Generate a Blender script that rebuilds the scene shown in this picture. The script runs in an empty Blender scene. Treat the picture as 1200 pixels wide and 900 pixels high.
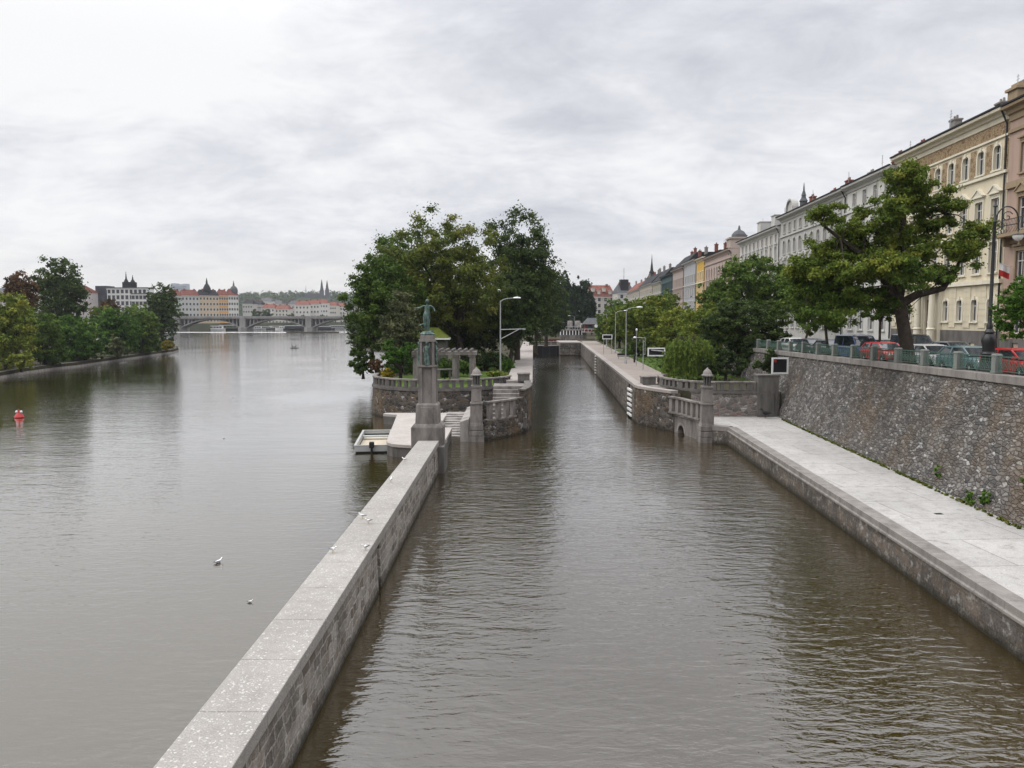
import bpy, bmesh, math, random
import numpy as np
from math import sin, cos, pi, radians
from mathutils import Vector, Matrix

SC = bpy.context.scene
COL = SC.collection
R = random.Random(7)
CAM_H = 9.5

# ---------------------------------------------------------------- helpers
def at(px, py, z):
    """Where the sight line through a picture point meets the level z (survey of the photograph)."""
    a = (px-600)/930.; b = -(py-450)/930.
    th = math.atan(76/930.)
    dx, dy, dz = a, cos(th)+b*sin(th), -sin(th)+b*cos(th)
    t = (z-CAM_H)/dz
    return (dx*t, dy*t, z)

def far(px, py, Y):
    """The point on a sight line at ground distance Y -> (x, z)."""
    a = (px-600)/930.; b = -(py-450)/930.
    th = math.atan(76/930.)
    t = Y/(cos(th)+b*sin(th))
    return a*t, CAM_H+(-sin(th)+b*cos(th))*t

def link(o, parent=None):
    COL.objects.link(o)
    if parent is not None:
        o.parent = parent
    return o

def tag(o, label=None, cat=None, group=None, kind=None):
    if label: o['label'] = label
    if cat: o['category'] = cat
    if group: o['group'] = group
    if kind: o['kind'] = kind
    return o

def thing(name, label, cat, loc=(0, 0, 0), rz=0.0, group=None):
    o = bpy.data.objects.new(name, None)
    o.empty_display_size = .3
    link(o)
    o.location = loc
    o.rotation_euler = (0, 0, rz)
    return tag(o, label, cat, group)

def kids(o):
    return [c for c in COL.objects if c.parent == o]

_children = {}
def copy_tree(o, loc=None, rz=None, label=None, group=None, parent=None, scale=None):
    c = o.copy()
    COL.objects.link(c)
    if parent is not None: c.parent = parent
    if loc is not None: c.location = loc
    if rz is not None: c.rotation_euler = (0, 0, rz)
    if scale is not None: c.scale = scale
    if label: c['label'] = label
    if group: c['group'] = group
    for ch in o.children:
        copy_tree(ch, parent=c)
    return c

def origin_of(o):
    p = Vector((0, 0, 0))
    while o is not None:
        p += o.location
        o = o.parent
    return p

class MB:
    def __init__(s):
        s.v = []; s.f = []; s.m = []; s.cur = 0
    def add(s, vs, fs):
        b = len(s.v)
        s.v.extend([tuple(p) for p in vs])
        for f in fs:
            s.f.append(tuple(b+i for i in f)); s.m.append(s.cur)
    def box(s, x0, x1, y0, y1, z0, z1):
        s.add([(x0,y0,z0),(x1,y0,z0),(x1,y1,z0),(x0,y1,z0),(x0,y0,z1),(x1,y0,z1),(x1,y1,z1),(x0,y1,z1)],
              [(0,3,2,1),(4,5,6,7),(0,1,5,4),(1,2,6,5),(2,3,7,6),(3,0,4,7)])
    def cbox(s, c, size, rz=0.0):
        cx, cy, cz = c; sx, sy, sz = [k/2 for k in size]
        ca, sa = cos(rz), sin(rz)
        P = []
        for z in (-sz, sz):
            for x, y in ((-sx,-sy),(sx,-sy),(sx,sy),(-sx,sy)):
                P.append((cx+x*ca-y*sa, cy+x*sa+y*ca, cz+z))
        s.add(P, [(0,3,2,1),(4,5,6,7),(0,1,5,4),(1,2,6,5),(2,3,7,6),(3,0,4,7)])
    def frustum(s, c, z0, z1, a0, a1, b0=None, b1=None, rz=0):
        b0 = a0 if b0 is None else b0; b1 = a1 if b1 is None else b1
        ca, sa = cos(rz), sin(rz); P = []
        for z, a, b in ((z0,a0,b0),(z1,a1,b1)):
            for x, y in ((-a/2,-b/2),(a/2,-b/2),(a/2,b/2),(-a/2,b/2)):
                P.append((c[0]+x*ca-y*sa, c[1]+x*sa+y*ca, z))
        s.add(P, [(0,3,2,1),(4,5,6,7),(0,1,5,4),(1,2,6,5),(2,3,7,6),(3,0,4,7)])
    def prism(s, poly, z0, z1):
        n = len(poly)
        zz0 = z0 if callable(z0) else (lambda x, y: z0)
        zz1 = z1 if callable(z1) else (lambda x, y: z1)
        P = [(x,y,zz0(x,y)) for x,y in poly]+[(x,y,zz1(x,y)) for x,y in poly]
        s.add(P, [tuple(range(n-1,-1,-1)), tuple(range(n,2*n))]+[(i,(i+1)%n,n+(i+1)%n,n+i) for i in range(n)])
    def vprism(s, poly, y0, y1):
        """outline in the x-z plane pushed from y0 to y1"""
        n = len(poly)
        P = [(x,y0,z) for x,z in poly]+[(x,y1,z) for x,z in poly]
        s.add(P, [tuple(range(n)), tuple(range(2*n-1,n-1,-1))]+[(i,n+i,n+(i+1)%n,(i+1)%n) for i in range(n)])
    def tube(s, pts, rad, n=8, cap=True):
        pts = [Vector(p) for p in pts]
        if not hasattr(rad, '__len__'): rad = [rad]*len(pts)
        P = []; up = Vector((0,0,1)); prev = None
        for i, p in enumerate(pts):
            t = (pts[min(i+1,len(pts)-1)]-pts[max(i-1,0)])
            t = t.normalized() if t.length > 1e-9 else up
            if prev is None:
                a = t.cross(up)
                if a.length < .01: a = Vector((1,0,0))
            else:
                a = prev-t*prev.dot(t)
                if a.length < .01: a = t.cross(up)
            a.normalize(); prev = a
            b = t.cross(a)
            for k in range(n):
                w = 2*pi*k/n
                P.append(p+(a*cos(w)+b*sin(w))*rad[i])
        F = []
        for i in range(len(pts)-1):
            for k in range(n):
                F.append((i*n+k, i*n+(k+1)%n, (i+1)*n+(k+1)%n, (i+1)*n+k))
        if cap:
            F.append(tuple(range(n-1,-1,-1))); F.append(tuple((len(pts)-1)*n+k for k in range(n)))
        s.add(P, F)
    def lathe(s, prof, c=(0,0,0), n=16, sx=1, sy=1):
        P = []; F = []
        for r, z in prof:
            for k in range(n):
                w = 2*pi*k/n
                P.append((c[0]+r*cos(w)*sx, c[1]+r*sin(w)*sy, c[2]+z))
        m = len(prof)
        for i in range(m-1):
            for k in range(n):
                F.append((i*n+k, i*n+(k+1)%n, (i+1)*n+(k+1)%n, (i+1)*n+k))
        F.append(tuple(range(n-1,-1,-1))); F.append(tuple((m-1)*n+k for k in range(n)))
        s.add(P, F)
    def sphere(s, c, r, n=10, m=7, sz=1.0):
        prof = []
        for i in range(m+1):
            a = -pi/2+pi*i/m
            prof.append((max(.0001, r*cos(a)), r*sin(a)*sz))
        s.lathe(prof, c, n)
    def sweep(s, path, prof, closed=False):
        """closed cross-section prof [(offset to the left, z)] along path [(x,y[,z])], mitred"""
        n = len(path); k = len(prof); P = []
        pp = [Vector((p[0], p[1])) for p in path]
        for i in range(n):
            if closed:
                a, b, c = pp[(i-1) % n], pp[i], pp[(i+1) % n]
            else:
                a, b, c = pp[max(i-1,0)], pp[i], pp[min(i+1,n-1)]
            d1 = (b-a) if (b-a).length > 1e-9 else (c-b)
            d2 = (c-b) if (c-b).length > 1e-9 else (b-a)
            d1.normalize(); d2.normalize()
            n1 = Vector((-d1.y, d1.x)); n2 = Vector((-d2.y, d2.x))
            m = n1+n2
            m.normalize()
            sc = 1/max(.35, m.dot(n1))
            z = path[i][2] if len(path[i]) > 2 else 0
            for o, h in prof:
                q = b+m*o*sc
                P.append((q.x, q.y, z+h))
        F = []
        for i in range(n if closed else n-1):
            j = (i+1) % n
            for q in range(k):
                F.append((i*k+q, i*k+(q+1) % k, j*k+(q+1) % k, j*k+q))
        if not closed:
            F.append(tuple(range(k-1,-1,-1))); F.append(tuple((n-1)*k+q for q in range(k)))
        s.add(P, F)
    def build(s, name, mat, parent=None, world=True, smooth=None, bevel=None, label=None, base=None):
        v = np.array(s.v, dtype=np.float64)
        if parent is not None:
            off = np.array(origin_of(parent)) if world else np.zeros(3)
            loc = None
        elif base is not None:
            off = np.array(base, dtype=np.float64); loc = Vector(base)
        else:
            off = np.zeros(3); loc = None
        v = v-off
        me = bpy.data.meshes.new(name)
        me.from_pydata([tuple(x) for x in v], [], s.f)
        mats = mat if isinstance(mat, (list, tuple)) else [mat]
        for m in mats: me.materials.append(m)
        if len(mats) > 1:
            me.polygons.foreach_set('material_index', s.m)
        if len(s.f) < 60000:
            bm = bmesh.new(); bm.from_mesh(me)
            bmesh.ops.recalc_face_normals(bm, faces=bm.faces)
            bm.to_mesh(me); bm.free()
        if smooth is not None:
            me.polygons.foreach_set('use_smooth', [True]*len(me.polygons))
            me.set_sharp_from_angle(angle=radians(smooth))
        me.update()
        o = bpy.data.objects.new(name, me)
        link(o, parent)
        if loc is not None: o.location = loc
        if bevel:
            b = o.modifiers.new('bevel', 'BEVEL'); b.width = bevel; b.segments = 2; b.limit_method = 'ANGLE'; b.angle_limit = radians(40)
        if label: o['label'] = label
        return o

def dup(o, parent, loc=None, rz=None, scale=None):
    c = o.copy(); COL.objects.link(c); c.parent = parent
    if loc is not None: c.location = loc
    if rz is not None: c.rotation_euler = (0,0,rz)
    if scale is not None: c.scale = scale
    for ch in o.children:
        copy_tree(ch, parent=c)
    return c

# ---------------------------------------------------------------- materials
def new_mat(name):
    m = bpy.data.materials.new(name); m.use_nodes = True
    nt = m.node_tree; nt.nodes.clear()
    out = nt.nodes.new('ShaderNodeOutputMaterial')
    b = nt.nodes.new('ShaderNodeBsdfPrincipled')
    nt.links.new(b.outputs[0], out.inputs[0])
    return m, nt, b

def lk(nt, a, b): nt.links.new(a, b)

def nd(nt, typ, **kw):
    n = nt.nodes.new(typ)
    for k, v in kw.items():
        if k.startswith('i_'):
            key = k[2:].replace('_', ' ')
            n.inputs[key].default_value = v
        else:
            setattr(n, k, v)
    return n

def coords(nt, scale=(1,1,1), rot=(0,0,0), kind='Object'):
    t = nd(nt, 'ShaderNodeTexCoord'); m = nd(nt, 'ShaderNodeMapping')
    m.inputs['Scale'].default_value = scale; m.inputs['Rotation'].default_value = rot
    lk(nt, t.outputs[kind], m.inputs[0])
    return m.outputs[0]

def noise(nt, vec, scale, detail=4, rough=.55, dist=0):
    n = nd(nt, 'ShaderNodeTexNoise')
    n.inputs['Scale'].default_value = scale; n.inputs['Detail'].default_value = detail
    n.inputs['Roughness'].default_value = rough; n.inputs['Distortion'].default_value = dist
    if vec is not None: lk(nt, vec, n.inputs['Vector'])
    return n

def ramp(nt, fac, stops, interp='LINEAR'):
    r = nd(nt, 'ShaderNodeValToRGB'); cr = r.color_ramp; cr.interpolation = interp
    while len(cr.elements) < len(stops): cr.elements.new(.5)
    for e, (p, c) in zip(cr.elements, stops):
        e.position = p; e.color = (c[0], c[1], c[2], 1) if hasattr(c, '__len__') else (c, c, c, 1)
    lk(nt, fac, r.inputs[0])
    return r.outputs[0]

def mixc(nt, fac, a, b, mode='MIX'):
    m = nd(nt, 'ShaderNodeMix', data_type='RGBA', blend_type=mode)
    for sock, val in ((m.inputs[0], fac), (m.inputs[6], a), (m.inputs[7], b)):
        if hasattr(val, 'links'): lk(nt, val, sock)
        elif hasattr(val, '__len__'): sock.default_value = (val[0], val[1], val[2], 1)
        else: sock.default_value = val
    return m.outputs[2]

def mathn(nt, op, a, b=None, c=None):
    m = nd(nt, 'ShaderNodeMath', operation=op)
    for i, v in enumerate((a, b, c)):
        if v is None: continue
        if hasattr(v, 'links'): lk(nt, v, m.inputs[i])
        else: m.inputs[i].default_value = v
    return m.outputs[0]

def bump(nt, bsdf, h, strength=.4, dist=.05):
    b = nd(nt, 'ShaderNodeBump'); b.inputs['Strength'].default_value = strength; b.inputs['Distance'].default_value = dist
    lk(nt, h, b.inputs['Height']); lk(nt, b.outputs[0], bsdf.inputs['Normal'])

def plain(name, col, rough=.6, metal=0, var=.12, scale=3, spec=.4, bmp=0):
    m, nt, b = new_mat(name)
    vec = coords(nt)
    n = noise(nt, vec, scale, 5)
    c = ramp(nt, n.outputs[0], [(.25, [k*(1-var) for k in col]), (.75, [min(1, k*(1+var)) for k in col])])
    lk(nt, c, b.inputs['Base Color'])
    b.inputs['Roughness'].default_value = rough; b.inputs['Metallic'].default_value = metal
    b.inputs['Specular IOR Level'].default_value = spec
    if bmp:
        n2 = noise(nt, vec, scale*8, 4)
        bump(nt, b, n2.outputs[0], .5, bmp)
    return m

def granite(name, col, grime=(.05,.045,.04), speck=.25, grime_amt=.5, gscale=.9):
    """dressed stone: fine grain, dark weather stains running down, pale lichen flecks"""
    m, nt, b = new_mat(name)
    vec = coords(nt)
    f = noise(nt, vec, 40, 2)
    c1 = ramp(nt, f.outputs[0], [(.3, [k*(1-speck) for k in col]), (.7, [min(1,k*(1+speck)) for k in col])])
    sv = coords(nt, (1.6, 1.6, .45))
    g = noise(nt, sv, gscale, 6, .65)
    gm = ramp(nt, g.outputs[0], [(.4, 0), (.7, grime_amt)])
    c2 = mixc(nt, gm, c1, grime)
    l = noise(nt, vec, 7, 5, .7)
    lm = ramp(nt, l.outputs[0], [(.62, 0), (.72, .45)])
    c3 = mixc(nt, lm, c2, [min(1, k*1.6) for k in col])
    lk(nt, c3, b.inputs['Base Color'])
    b.inputs['Roughness'].default_value = .85; b.inputs['Specular IOR Level'].default_value = .25
    bump(nt, b, f.outputs[0], .35, .01)
    return m

def rubble(name, cols, scale=2.2, mortar=(.16,.15,.14), stain=(.2,.12,.06), stain_amt=.5, white=.25, flat=1.5, mw=.045, edge=.6, tide=True):
    """random rubble masonry: a cell per stone, its own tone, mortar between, stains across"""
    m, nt, b = new_mat(name)
    base = coords(nt)
    w = noise(nt, base, 1.3, 3)
    off = nd(nt, 'ShaderNodeVectorMath', operation='SCALE'); off.inputs['Scale'].default_value = .35
    lk(nt, w.outputs['Color'], off.inputs[0])
    ad = nd(nt, 'ShaderNodeVectorMath', operation='ADD'); lk(nt, base, ad.inputs[0]); lk(nt, off.outputs[0], ad.inputs[1])
    mp = nd(nt, 'ShaderNodeMapping'); mp.inputs['Scale'].default_value = (1, 1, flat); lk(nt, ad.outputs[0], mp.inputs[0])
    v1 = nd(nt, 'ShaderNodeTexVoronoi'); v1.inputs['Scale'].default_value = scale; lk(nt, mp.outputs[0], v1.inputs['Vector'])
    v2 = nd(nt, 'ShaderNodeTexVoronoi', feature='DISTANCE_TO_EDGE'); v2.inputs['Scale'].default_value = scale; lk(nt, mp.outputs[0], v2.inputs['Vector'])
    sep = nd(nt, 'ShaderNodeSeparateColor'); lk(nt, v1.outputs['Color'], sep.inputs[0])
    k = len(cols)
    c = ramp(nt, sep.outputs[0], [(i/k, cc) for i, cc in enumerate(cols)], 'CONSTANT')
    fn = noise(nt, base, 14, 5, .7)
    c = mixc(nt, .55, c, ramp(nt, fn.outputs[0], [(.3, .25), (.7, 1.0)]), 'MULTIPLY')
    wh = ramp(nt, sep.outputs[1], [(1-white*.6, 0), (1-white*.3, .8)])
    fn2 = noise(nt, base, 5, 5, .7)
    whm = mathn(nt, 'MULTIPLY', wh, ramp(nt, fn2.outputs[0], [(.42, 0), (.58, 1)]))
    c = mixc(nt, whm, c, (.5,.49,.47))
    mm = ramp(nt, v2.outputs[0], [(mw*.4, 1), (mw, 0)])
    c = mixc(nt, mm, c, mortar)
    sn = noise(nt, coords(nt, (.25,.25,.22)), 1.0, 5, .6)
    sm = ramp(nt, sn.outputs[0], [(.5, 0), (.68, stain_amt)])
    c = mixc(nt, sm, c, stain)
    sn2 = noise(nt, coords(nt, (.5,.5,.16), (0,0,.7)), 1.0, 6, .65)
    c = mixc(nt, ramp(nt, sn2.outputs[0], [(.5, 0), (.7, .6)]), c, (.05,.045,.04))
    if tide:
        g = nd(nt, 'ShaderNodeNewGeometry'); sx = nd(nt, 'ShaderNodeSeparateXYZ'); lk(nt, g.outputs['Position'], sx.inputs[0])
        tn = noise(nt, base, 3, 3)
        hz = mathn(nt, 'ADD', sx.outputs[2], mathn(nt, 'MULTIPLY', tn.outputs[0], .35))
        c = mixc(nt, ramp(nt, hz, [(.22, .8), (.5, 0)]), c, (.022,.02,.014))
    lk(nt, c, b.inputs['Base Color'])
    b.inputs['Roughness'].default_value = .9; b.inputs['Specular IOR Level'].default_value = .2
    h = mathn(nt, 'ADD', ramp(nt, v2.outputs[0], [(0, 0), (.16, 1)]), mathn(nt, 'MULTIPLY', fn.outputs[0], .6))
    bump(nt, b, h, edge, .08)
    return m

def coursed(name, axis='Y', bw=.9, bh=.38, c1=(.26,.225,.19), c2=(.13,.115,.1), mortar=(.42,.39,.36), msize=.03, tide=True, stain=.75):
    """squared rubble in courses, along the wall's own length"""
    m, nt, b = new_mat(name)
    t = nd(nt, 'ShaderNodeTexCoord'); s = nd(nt, 'ShaderNodeSeparateXYZ'); lk(nt, t.outputs['Object'], s.inputs[0])
    cmb = nd(nt, 'ShaderNodeCombineXYZ'); lk(nt, s.outputs[axis], cmb.inputs[0]); lk(nt, s.outputs['Z'], cmb.inputs[1])
    wn = noise(nt, t.outputs['Object'], 1.8, 4)
    sc = nd(nt, 'ShaderNodeVectorMath', operation='SCALE'); sc.inputs['Scale'].default_value = .34; lk(nt, wn.outputs['Color'], sc.inputs[0])
    ad = nd(nt, 'ShaderNodeVectorMath', operation='ADD'); lk(nt, cmb.outputs[0], ad.inputs[0]); lk(nt, sc.outputs[0], ad.inputs[1])
    br = nd(nt, 'ShaderNodeTexBrick'); lk(nt, ad.outputs[0], br.inputs['Vector'])
    br.inputs['Color1'].default_value = (*c1,1); br.inputs['Color2'].default_value = (*c2,1); br.inputs['Mortar'].default_value = (*mortar,1)
    br.inputs['Scale'].default_value = 1; br.inputs['Brick Width'].default_value = bw; br.inputs['Row Height'].default_value = bh
    br.inputs['Mortar Size'].default_value = msize; br.inputs['Mortar Smooth'].default_value = .3; br.offset = .43; br.squash = .7; br.squash_frequency = 3
    fn = noise(nt, t.outputs['Object'], 9, 6, .7)
    c = mixc(nt, .75, br.outputs[0], ramp(nt, fn.outputs[0], [(.3, .35), (.7, 1.25)]), 'MULTIPLY')
    vb = nd(nt, 'ShaderNodeTexVoronoi'); vb.inputs['Scale'].default_value = 1.6; lk(nt, ad.outputs[0], vb.inputs['Vector'])
    sepv = nd(nt, 'ShaderNodeSeparateColor'); lk(nt, vb.outputs['Color'], sepv.inputs[0])
    c = mixc(nt, ramp(nt, sepv.outputs[0], [(.3, 0), (.9, .3)]), c, (.23,.16,.11))
    pn = noise(nt, coords(nt, (1,1,1), (0,.6,.3)), 2.6, 6, .72)
    c = mixc(nt, ramp(nt, pn.outputs[0], [(.53, 0), (.66, .75)]), c, (.42,.4,.37))
    dn = noise(nt, coords(nt, (.6,.6,.3)), 1.3, 5, .6)
    c = mixc(nt, ramp(nt, dn.outputs[0], [(.5, 0), (.72, stain)]), c, (.03,.028,.025))
    if tide:
        g = nd(nt, 'ShaderNodeNewGeometry'); sx = nd(nt, 'ShaderNodeSeparateXYZ'); lk(nt, g.outputs['Position'], sx.inputs[0])
        hz = mathn(nt, 'ADD', sx.outputs[2], mathn(nt, 'MULTIPLY', fn.outputs[0], .4))
        c = mixc(nt, ramp(nt, hz, [(.25, .9), (.62, 0)]), c, (.022,.02,.013))
    lk(nt, c, b.inputs['Base Color'])
    b.inputs['Roughness'].default_value = .9; b.inputs['Specular IOR Level'].default_value = .2
    h = mathn(nt, 'ADD', mathn(nt, 'MULTIPLY', br.outputs['Fac'], -1.0), mathn(nt, 'MULTIPLY', fn.outputs[0], 1.2))
    bump(nt, b, h, .7, .05)
    return m

def concrete(name, col, dark=(.2,.19,.17), amt=.5, drop=0.0, scale=1.0, joints=False):
    m, nt, b = new_mat(name)
    vec = coords(nt)
    n1 = noise(nt, vec, .35*scale, 6, .6); n2 = noise(nt, vec, 2.5*scale, 6, .65); n3 = noise(nt, vec, 30, 3)
    c = ramp(nt, n1.outputs[0], [(.3, [k*.86 for k in col]), (.7, [min(1,k*1.08) for k in col])])
    c = mixc(nt, ramp(nt, n2.outputs[0], [(.48, 0), (.75, amt)]), c, dark)
    c = mixc(nt, .5, c, ramp(nt, n3.outputs[0], [(.3, .5), (.7, 1.4)]), 'MULTIPLY')
    if joints:
        jb = nd(nt, 'ShaderNodeTexBrick'); lk(nt, coords(nt, (1,1,1), (0,0,-.055)), jb.inputs['Vector'])
        jb.inputs['Scale'].default_value = 1; jb.inputs['Brick Width'].default_value = 5.2; jb.inputs['Row Height'].default_value = 3.1
        jb.inputs['Mortar Size'].default_value = .022; jb.inputs['Color1'].default_value = (1,1,1,1); jb.inputs['Color2'].default_value = (.86,.86,.86,1); jb.inputs['Mortar'].default_value = (.5,.48,.45,1)
        c = mixc(nt, 1.0, c, jb.outputs[0], 'MULTIPLY')
        st = noise(nt, coords(nt, (.5,.09,1), (0,0,-.06)), 1.0, 6, .65)
        c = mixc(nt, ramp(nt, st.outputs[0], [(.5, 0), (.72, .5)]), c, dark)
        sp_ = noise(nt, vec, 1.1, 7, .75)
        c = mixc(nt, ramp(nt, sp_.outputs[0], [(.6, 0), (.68, .55)]), c, [k*.6 for k in dark])
    if drop:
        v = nd(nt, 'ShaderNodeTexVoronoi'); v.inputs['Scale'].default_value = 11; v.inputs['Randomness'].default_value = 1
        wv = noise(nt, vec, 12, 3)
        sc = nd(nt, 'ShaderNodeVectorMath', operation='SCALE'); sc.inputs['Scale'].default_value = .12; lk(nt, wv.outputs['Color'], sc.inputs[0])
        ad = nd(nt, 'ShaderNodeVectorMath', operation='ADD'); lk(nt, vec, ad.inputs[0]); lk(nt, sc.outputs[0], ad.inputs[1])
        lk(nt, ad.outputs[0], v.inputs['Vector'])
        sp = nd(nt, 'ShaderNodeSeparateColor'); lk(nt, v.outputs['Color'], sp.inputs[0])
        rad = mathn(nt, 'MULTIPLY', mathn(nt, 'POWER', sp.outputs[0], 2.2), .36)
        spot = mathn(nt, 'LESS_THAN', v.outputs['Distance'], rad)
        dens = ramp(nt, noise(nt, vec, .5, 4).outputs[0], [(.42, .05), (.58, 1)])
        c = mixc(nt, mathn(nt, 'MULTIPLY', mathn(nt, 'MULTIPLY', spot, dens), drop), c, (.72,.72,.71))
        v3 = nd(nt, 'ShaderNodeTexVoronoi'); v3.inputs['Scale'].default_value = 17; lk(nt, ad.outputs[0], v3.inputs['Vector'])
        sp3 = nd(nt, 'ShaderNodeSeparateColor'); lk(nt, v3.outputs['Color'], sp3.inputs[0])
        spot3 = mathn(nt, 'LESS_THAN', v3.outputs['Distance'], mathn(nt, 'MULTIPLY', mathn(nt, 'POWER', sp3.outputs[0], 3.0), .5))
        c = mixc(nt, mathn(nt, 'MULTIPLY', spot3, drop*.85), c, (.66,.66,.65))
    lk(nt, c, b.inputs['Base Color'])
    b.inputs['Roughness'].default_value = .88; b.inputs['Specular IOR Level'].default_value = .25
    bump(nt, b, mathn(nt, 'ADD', n3.outputs[0], n2.outputs[0]), .3, .012)
    return m

def plaster(name, col, grime=.28):
    m, nt, b = new_mat(name)
    vec = coords(nt)
    n1 = noise(nt, vec, .5, 5, .6)
    c = ramp(nt, n1.outputs[0], [(.3, [k*.9 for k in col]), (.7, [min(1,k*1.05) for k in col])])
    g = noise(nt, coords(nt, (2.2,2.2,.18)), 1, 6, .65)
    c = mixc(nt, ramp(nt, g.outputs[0], [(.5, 0), (.75, grime)]), c, [k*.35 for k in col])
    lk(nt, c, b.inputs['Base Color'])
    b.inputs['Roughness'].default_value = .85; b.inputs['Specular IOR Level'].default_value = .2
    return m

def foliage(name, a, bcol, ccol, trans=.22):
    """leaves: each clump and leaf carries its own tint"""
    m, nt, b = new_mat(name)
    at_ = nd(nt, 'ShaderNodeAttribute', attribute_name='tint')
    c = ramp(nt, at_.outputs['Fac'], [(.12, a), (.5, bcol), (.88, ccol)])
    lk(nt, c, b.inputs['Base Color'])
    b.inputs['Roughness'].default_value = .6; b.inputs['Specular IOR Level'].default_value = .1
    t = nd(nt, 'ShaderNodeBsdfTranslucent'); lk(nt, c, t.inputs[0])
    mx = nd(nt, 'ShaderNodeMixShader'); mx.inputs[0].default_value = trans
    lk(nt, b.outputs[0], mx.inputs[1]); lk(nt, t.outputs[0], mx.inputs[2])
    out = [n for n in nt.nodes if n.type == 'OUTPUT_MATERIAL'][0]
    lk(nt, mx.outputs[0], out.inputs[0])
    return m

def glass_mat(name, col=(.02,.025,.03), rough=.04):
    m, nt, b = new_mat(name)
    vec = coords(nt)
    n = noise(nt, vec, .9, 2)
    c = ramp(nt, n.outputs[0], [(.35, col), (.7, [k*2.4+.01 for k in col])])
    lk(nt, c, b.inputs['Base Color'])
    b.inputs['Roughness'].default_value = rough; b.inputs['Specular IOR Level'].default_value = .8
    return m

M = {}
M['rubble'] = rubble('rubble_masonry', [(.215,.2,.185),(.14,.132,.124),(.26,.243,.226),(.18,.167,.153),(.21,.188,.165),(.12,.114,.108),(.3,.287,.27)], scale=3.0, mortar=(.1,.094,.088), white=.28, flat=2.1, edge=1.0, stain=(.2,.13,.07), stain_amt=.45, tide=False)
M['rubble_island'] = rubble('rubble_masonry_dark', [(.12,.105,.09),(.075,.068,.06),(.15,.13,.11),(.17,.13,.095),(.06,.055,.05)], scale=2.6, mortar=(.12,.11,.1), white=.2, stain=(.2,.12,.05), stain_amt=.55, mw=.05)
M['rubble_pale'] = rubble('rubble_masonry_pale', [(.25,.22,.2),(.2,.18,.165),(.28,.24,.22),(.3,.22,.19),(.17,.155,.14)], scale=2.2, mortar=(.26,.24,.225), white=.2, stain=(.22,.15,.11), stain_amt=.3, mw=.05, tide=False)
M['coursed'] = coursed('coursed_masonry', 'Y', .62, .31, (.46,.42,.37), (.17,.15,.13), (.52,.49,.455), .03, stain=.5)
M['quay_face'] = coursed('quay_face_masonry', 'Y', 1.25, .48, (.17,.15,.13), (.1,.09,.08), (.13,.12,.105), .018)
M['coping_white'] = concrete('coping_with_droppings', (.33,.31,.285), (.2,.185,.165), .5, drop=.55)
M['quay_top'] = concrete('pale_quay_concrete', (.47,.455,.435), (.27,.25,.23), .7, joints=True)
M['quay_edge'] = granite('quay_edge_stone', (.26,.24,.22), grime_amt=.55)
M['granite'] = granite('granite_pinkish', (.25,.225,.208), grime_amt=.85)
M['granite_dark'] = granite('granite_weathered', (.15,.14,.13), grime_amt=.75)
M['granite_pale'] = granite('granite_pale', (.34,.315,.295), grime_amt=.65)
M['lock_coping'] = concrete('lock_coping_stone', (.35,.315,.29), (.2,.175,.16), .5)
M['lock_wall'] = coursed('lock_wall_masonry', 'Y', 1.1, .45, (.2,.178,.155), (.085,.076,.068), (.24,.22,.2))
M['platform'] = concrete('landing_stone', (.42,.385,.355), (.24,.21,.19), .45, scale=2)
M['path'] = concrete('path_gravel', (.28,.24,.21), (.19,.165,.15), .5)
M['grass'] = plain('lawn_grass', (.07,.11,.022), .9, var=.4, scale=1.2, spec=.1, bmp=.03)
M['soil'] = plain('garden_soil', (.05,.045,.028), .95, var=.4, scale=1.5, spec=.1)
M['asphalt'] = plain('asphalt', (.055,.055,.055), .9, var=.2, scale=2, spec=.2, bmp=.004)
M['pavement'] = concrete('pavement_cobbles', (.22,.21,.2), (.14,.13,.12), .5, scale=3)
M['bed'] = plain('river_bed', (.05,.04,.025), .9)
M['farland'] = plain('far_land', (.08,.085,.05), .95, var=.4, scale=.02)
M['bronze'] = None
M['bark'] = plain('bark', (.055,.045,.036), .95, var=.45, scale=4, spec=.1, bmp=.03)
M['iron'] = plain('black_iron', (.012,.012,.013), .45, var=.2, spec=.5)
M['green_iron'] = plain('green_painted_iron', (.055,.11,.085), .5, var=.2)
M['post_stone'] = granite('railing_post_stone', (.2,.215,.195), grime_amt=.5)
M['steel'] = plain('galvanised_steel', (.38,.39,.39), .45, .3, var=.1)
M['white'] = plain('white_paint', (.78,.78,.77), .5, var=.06)
M['black'] = plain('black_panel', (.01,.01,.012), .5)
M['red'] = plain('red_paint', (.42,.02,.02), .4, var=.15)
M['lamp_glass'] = plain('opal_glass', (.8,.79,.76), .25, var=.04)
M['rubber'] = plain('rubber', (.015,.015,.015), .8)
M['glass'] = glass_mat('window_glass')
M['glass_far'] = plain('window_glass_far', (.05,.055,.065), .25, var=.4, scale=.3)
M['sash'] = plain('white_sash', (.62,.6,.56), .6)
M['beige_boards'] = plain('beige_boards', (.5,.44,.34), .8, var=.12, scale=6)
M['alu'] = plain('boat_aluminium', (.42,.43,.42), .45, .15, var=.1)
M['roof_red'] = plain('red_tiles', (.2,.082,.062), .9, var=.45, scale=.8, spec=.1)
M['roof_dark'] = plain('dark_sheet_roof', (.03,.03,.032), .8, var=.3, scale=1, spec=.15)
M['roof_grey'] = plain('grey_sheet_roof', (.1,.103,.108), .8, var=.2, scale=1, spec=.2)
M['hillwood'] = plain('wooded_hillside', (.025,.038,.02), .95, var=.4, scale=.03, spec=.05)
M['brick'] = plain('chimney_brick', (.2,.07,.05), .9, var=.3, scale=5)
M['house_red'] = plain('dark_red_boards', (.11,.015,.013), .7, var=.2)
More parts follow.
